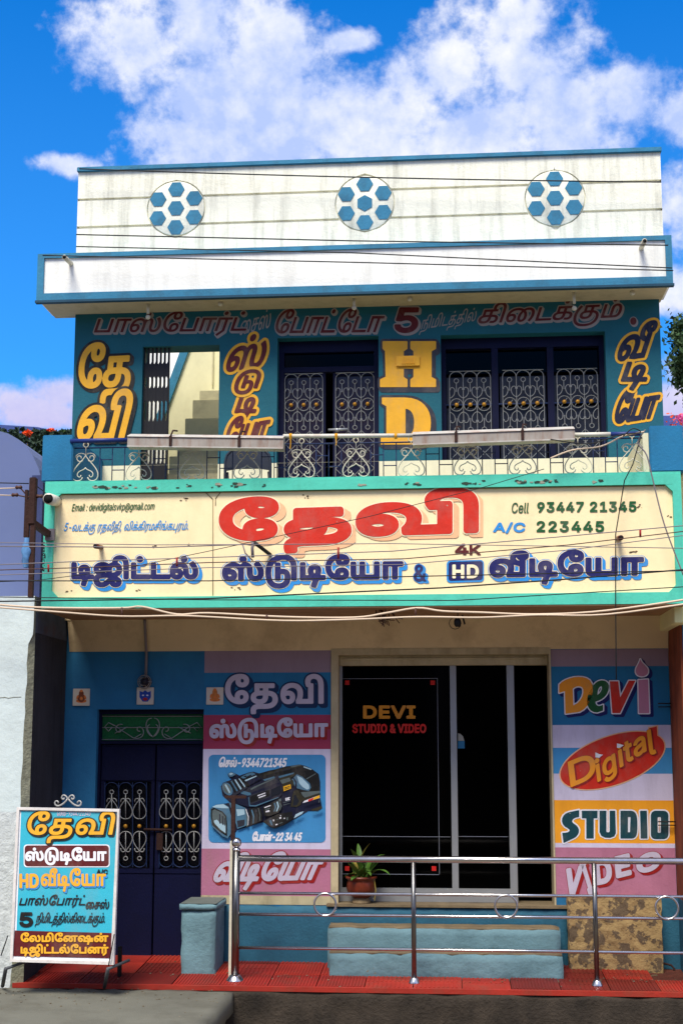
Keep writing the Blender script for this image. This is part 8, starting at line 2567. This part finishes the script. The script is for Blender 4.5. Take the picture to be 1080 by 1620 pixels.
wire([(-40, 903), (130, 898), (330, 890), (640, 884), (900, 862), (1120, 836)], -2.15, .004, 'wirebrown', 'brown wire rising gently over the blue words of the signboard', group=WG)
wire([(-40, 911), (130, 905), (330, 898), (640, 893), (900, 870), (1120, 842)], -2.2, .0035, 'wiregrey', 'lowest of the three grey wires rising to the right end of the signboard', group=WG)
wire([(-40, 919), (330, 919), (700, 911), (1120, 902)], -2.0, .0045, 'wire', 'black wire crossing level through the blue words of the signboard', group=WG)
wire([(-40, 952), (330, 947), (700, 930), (900, 916), (1120, 898)], -1.9, .006, 'wire', 'thick black wire skimming the bottom of the signboard and rising right', group=WG)
wire([(-40, 944), (330, 949), (720, 950), (1120, 926)], -1.8, .004, 'wire', 'thin black wire lying along the lower green border', group=WG)
wire(smooth([(-40, 953), (60, 961), (190, 962), (225, 960), (280, 972), (330, 970), (450, 976), (560, 977), (610, 970), (660, 962), (700, 967), (760, 969), (850, 972), (960, 966), (1120, 943)]), -1.35, .009, 'wirecream', 'upper of two pale twisted cables hanging under the green border', group='pale cables under the green border')
wire(smooth([(-40, 958), (90, 968), (190, 975), (280, 974), (330, 976), (450, 982), (560, 980), (660, 976), (760, 977), (850, 973), (960, 972), (1120, 950)]), -1.38, .008, 'wirecream', 'lower of two pale twisted cables hanging under the green border', group='pale cables under the green border')
wire([(1013, 690), (1000, 735), (987, 760), (973, 845), (973, 960), (974, 1075)], FY - .08, .005, 'wire', 'black wire hanging down the right part of the signboard from the balcony', group=WG)
wire(smooth([(1020, 680), (1008, 700), (1022, 720), (1032, 760), (1050, 830), (1080, 910)]), FY - .1, .006, 'wiregrey', 'pale cable falling from the balcony pier to the right end of the signboard', group=WG)
wire(smooth([(870, 725), (905, 712), (950, 706), (985, 690), (1018, 683)]), FY - .12, .007, 'wirecream', 'pale cable draped along the right end of the balcony railing', group=WG)
wire(smooth([(870, 695), (930, 702), (980, 688), (1012, 684), (1000, 678), (985, 690)]), FY - .14, .005, 'wire', 'dark wire knotted round the right end of the balcony pipe', group=WG)
wire([(-40, 763), (46, 765)], YPo, .005, 'wire', 'black wire reaching the top of the power post from the left edge', group='wires to the power post')
wire([(-40, 774), (30, 772)], YPo, .005, 'wirecream', 'pale wire ending at the upper insulator of the power post', group='wires to the power post')
wire([(-40, 782), (24, 784)], YPo, .005, 'wirecream', 'pale wire ending at the lower insulator of the power post', group='wires to the power post')
wire([(57, 768), (78, 784)], (YPo, FY - .1), .004, 'wire', 'short black wire slanting from the power post to the large drain pipe', group='wires to the power post')
for px, py, Yd in ((77, 899, -1.95), (535, 874, -2.05), (280, 889, -2.05), (1012, 845, -2.1), (241, 862, -1.95)):
    pass
mb = MB()
for px, y0, y1, Yd in ((77, 893, 905, -2.1),):
    mb.tube([P(px, y0, Yd), P(px, y1, Yd)], .008, 6)
tag(mb.build('wire_spacer', M['L_reddark']), 'red spacer clipped on the wires at the left end of the signboard', 'spacer', 'red wire spacers')
for px, y0, y1, lab in ((1012, 838, 850, 'red spacer clipped on the wires at the right end of the signboard'), (535, 866, 884, 'red spacer clipped on the wires over the middle blue word'), (280, 882, 896, 'red spacer clipped on the wires over the left blue word')):
    mb = MB()
    mb.tube([P(px, y0, -2.12), P(px, y1, -2.12)], .008, 6)
    tag(mb.build('wire_spacer', M['L_reddark']), lab, 'spacer', 'red wire spacers')
for px, y0, y1, lab in ((193, 961, 976, 'small clip joining the pale cables near the left pillar'), (422, 972, 982, 'small clip joining the pale cables left of the shop door'), (657, 962, 976, 'small clip joining the pale cables above the shop door')):
    mb = MB()
    mb.tube([P(px, y0, -1.37), P(px, y1, -1.37)], .008, 6)
    tag(mb.build('cable_clip', M['wirebrown']), lab, 'clip', 'clips on the pale cables')

# ================================================================== trees, flowers, hills
def leaf_cloud(mb, c, rad, n, size, rr, mi=0, clumps=14):
    cs = []
    for i in range(clumps):
        d_ = Vector((rr.gauss(0, 1), rr.gauss(0, 1), rr.gauss(0, 1))).normalized() * rr.uniform(.3, .95)
        cs.append(Vector((c[0] + d_.x * rad[0], c[1] + d_.y * rad[1], c[2] + d_.z * rad[2])))
    m_ = min(rad)
    for i in range(n):
        k_ = rr.choice(cs)
        d_ = Vector((rr.gauss(0, 1), rr.gauss(0, 1), rr.gauss(0, .8))) * (m_ * .22)
        p = k_ + d_
        a = Vector((rr.uniform(-1, 1), rr.uniform(-1, 1), rr.uniform(-1, 1))).normalized()
        b = a.cross(Vector((rr.uniform(-1, 1), rr.uniform(-1, 1), rr.uniform(-1, 1)))).normalized()
        s = size * rr.uniform(.6, 1.4)
        mb.add([p - a * s, p + b * s * .5, p + a * s, p - b * s * .5], [(0, 1, 2, 3)], mi)
    return cs


rr = random.Random(31)
YT = 9.0
cT = P(1096, 572, YT)
tr_ = thing('tree', (cT.x + .3, YT, -.62), 'tall leafy tree rising behind the building at the right edge', 'tree')
mb = MB()
k_ = depx(YT)
cs = leaf_cloud(mb, cT, (46 * k_, 56 * k_, 72 * k_), 3600, .05, rr, 0, 30)
mb.build('crown', M['foliage'], tr_, recalc=False)
mb = MB()
mb.tube([(cT.x + .3, YT, -.62), (cT.x + .2, YT, 4), (cT.x, YT, cT.z)], .16, 8, r_end=.05)
for q in cs[:16]:
    mb.tube([(cT.x + .1, YT, cT.z - 60 * k_), tuple((Vector((cT.x, YT, cT.z - 20 * k_)) + q) / 2), tuple(q)], .04, 5, r_end=.012)
mb.build('trunk', M['bark'], tr_)

fl_ = P(1082, 668, -.4)
fs_ = thing('flowering_shrub', (fl_.x + .1, -.4, Z(1078, 684, -.9)), 'pink and orange flowering shrub on top of the right neighbour wall', 'shrub')
mb = MB()
leaf_cloud(mb, fl_, (.11, .1, .09), 260, .02, rr, 0, 8)
mb.build('blossoms', M['pinkflower'], fs_, recalc=False)
mb = MB()
leaf_cloud(mb, fl_ + Vector((-.02, 0, .02)), (.12, .1, .10), 110, .018, rr, 0, 6)
mb.build('orange_blossoms', M['orangeflower'], fs_, recalc=False)
mb = MB()
mb.tube([(fl_.x + .1, -.4, Z(1078, 684, -.9)), tuple(fl_)], .008, 5)
mb.build('stem', M['bark'], fs_)

# wooded hills far beyond, seen over the lavender wall
hill = MB()
HY = 520
nxh = 90
hp_ = []
rr = random.Random(12)
for i in range(nxh + 1):
    x = -420 + 900 * i / nxh
    hgt = Z(30, 671, HY) + 5 * math.sin(x * .021 + 1.2) + 2.5 * math.sin(x * .06) + rr.uniform(-.4, .4)
    hp_.append((x, hgt))
vs = []
for x, h_ in hp_:
    vs += [(x, HY - 330, -5), (x, HY - 190, h_ * .42), (x, HY - 70, h_ * .85), (x, HY, h_), (x, HY + 200, h_ * .6), (x, HY + 500, -5)]
fs = []
for i in range(nxh):
    for j in range(5):
        a = i * 6 + j
        fs.append((a, a + 6, a + 7, a + 1))
hill.add(vs, fs, 0, True)
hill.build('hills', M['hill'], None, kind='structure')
# wood on the nearer slope and flame trees
YW = 120
kw = depx(YW)
mb = MB()
for i in range(120):
    px = rr.uniform(-60, 130)
    py = rr.uniform(676, 692)
    c = P(px, py + 6, YW + rr.uniform(-6, 10))
    leaf_cloud(mb, c, (6 * kw, 6 * kw, 7 * kw), 60, .22, rr, 0, 6)
# carry the wood down to the ground as a slope of trees
for i in range(160):
    px = rr.uniform(-60, 130)
    py = rr.uniform(692, 760)
    c = P(px, py, YW - 8)
    leaf_cloud(mb, c, (8 * kw, 8 * kw, 8 * kw), 30, .4, rr, 0, 5)
mb.build('far_wood', M['foliage2'], None, kind='stuff', label='dark green wood on the slope beyond the lavender wall', recalc=False)
for px, py, w, n, lab in ((77, 683, 13, 700, 'broad flame tree covered in orange blossom at the left of the building'), (45, 684, 6, 220, 'small yellow-orange flame tree farther left in the wood'), (100, 682, 5, 200, 'small green-orange tree right beside the building corner')):
    c = P(px, py + 2, YW - 4)
    kk = depx(YW - 4)
    t = thing('flame_tree', (c.x, c.y, -.62), lab, 'tree', 'flame trees in the far wood')
    mb = MB()
    leaf_cloud(mb, c, (w * kk, w * kk, 5 * kk), n, .22, rr, 0, 14)
    mb.build('crown', M['flame'] if px != 100 else M['foliage'], t, recalc=False)
    mb = MB()
    mb.tube([(c.x, c.y, -.62), (c.x, c.y, c.z)], .1, 6)
    mb.build('trunk', M['bark'], t)


# ================================================================== unseen houses, added behind the camera to cut sky light and shape reflections
rr = random.Random(77)
for i, (x0, x1, h_, rgb, lab) in enumerate(((-16, -8.2, 7.4, (150, 128, 100), 'unseen added ochre two-storey house across the street, far left behind the photographer'),
                                            (-8, 0.4, 8.2, (128, 120, 110), 'unseen added grey two-storey house across the street straight behind the photographer'),
                                            (0.6, 8.6, 6.8, (140, 120, 96), 'unseen added brown two-storey house across the street, right behind the photographer'),
                                            (8.8, 17, 7.8, (120, 128, 116), 'unseen added greenish house across the street, far right behind the photographer'))):
    hs_ = thing('added_opposite_house', ((x0 + x1) / 2, -21, -.62), lab, 'building', 'unseen houses added across the street')
    mb = MB()
    holes_ = [(x0 + 1 + k * 2.4, x0 + 2.3 + k * 2.4, z, z + 1.3) for k in range(3) for z in (0.9, 4.2)]
    wall_holes(mb, x0, x1, -.62, h_, -18.2, -18.0, holes_)
    mb.quad((x0, -18.2, h_), (x1, -18.2, h_), (x1, -25, h_), (x0, -25, h_))
    mb.quad((x0, -25, -.62), (x1, -25, -.62), (x1, -25, h_), (x0, -25, h_))
    mb.quad((x0, -25, -.62), (x0, -18.2, -.62), (x0, -18.2, h_), (x0, -25, h_))
    mb.quad((x1, -25, -.62), (x1, -18.2, -.62), (x1, -18.2, h_), (x1, -25, h_))
    mb.build('wall', mat('added_house_wall_%d' % i, rgb, var=.15), hs_, recalc=False)
    for a_, b_, c_, d_ in holes_:
        mb = MB()
        mb.box(a_ + .001, b_ - .001, -18.12, -18.1, c_ + .001, d_ - .001)
        mb.build('window', M['grey_pane'], hs_)
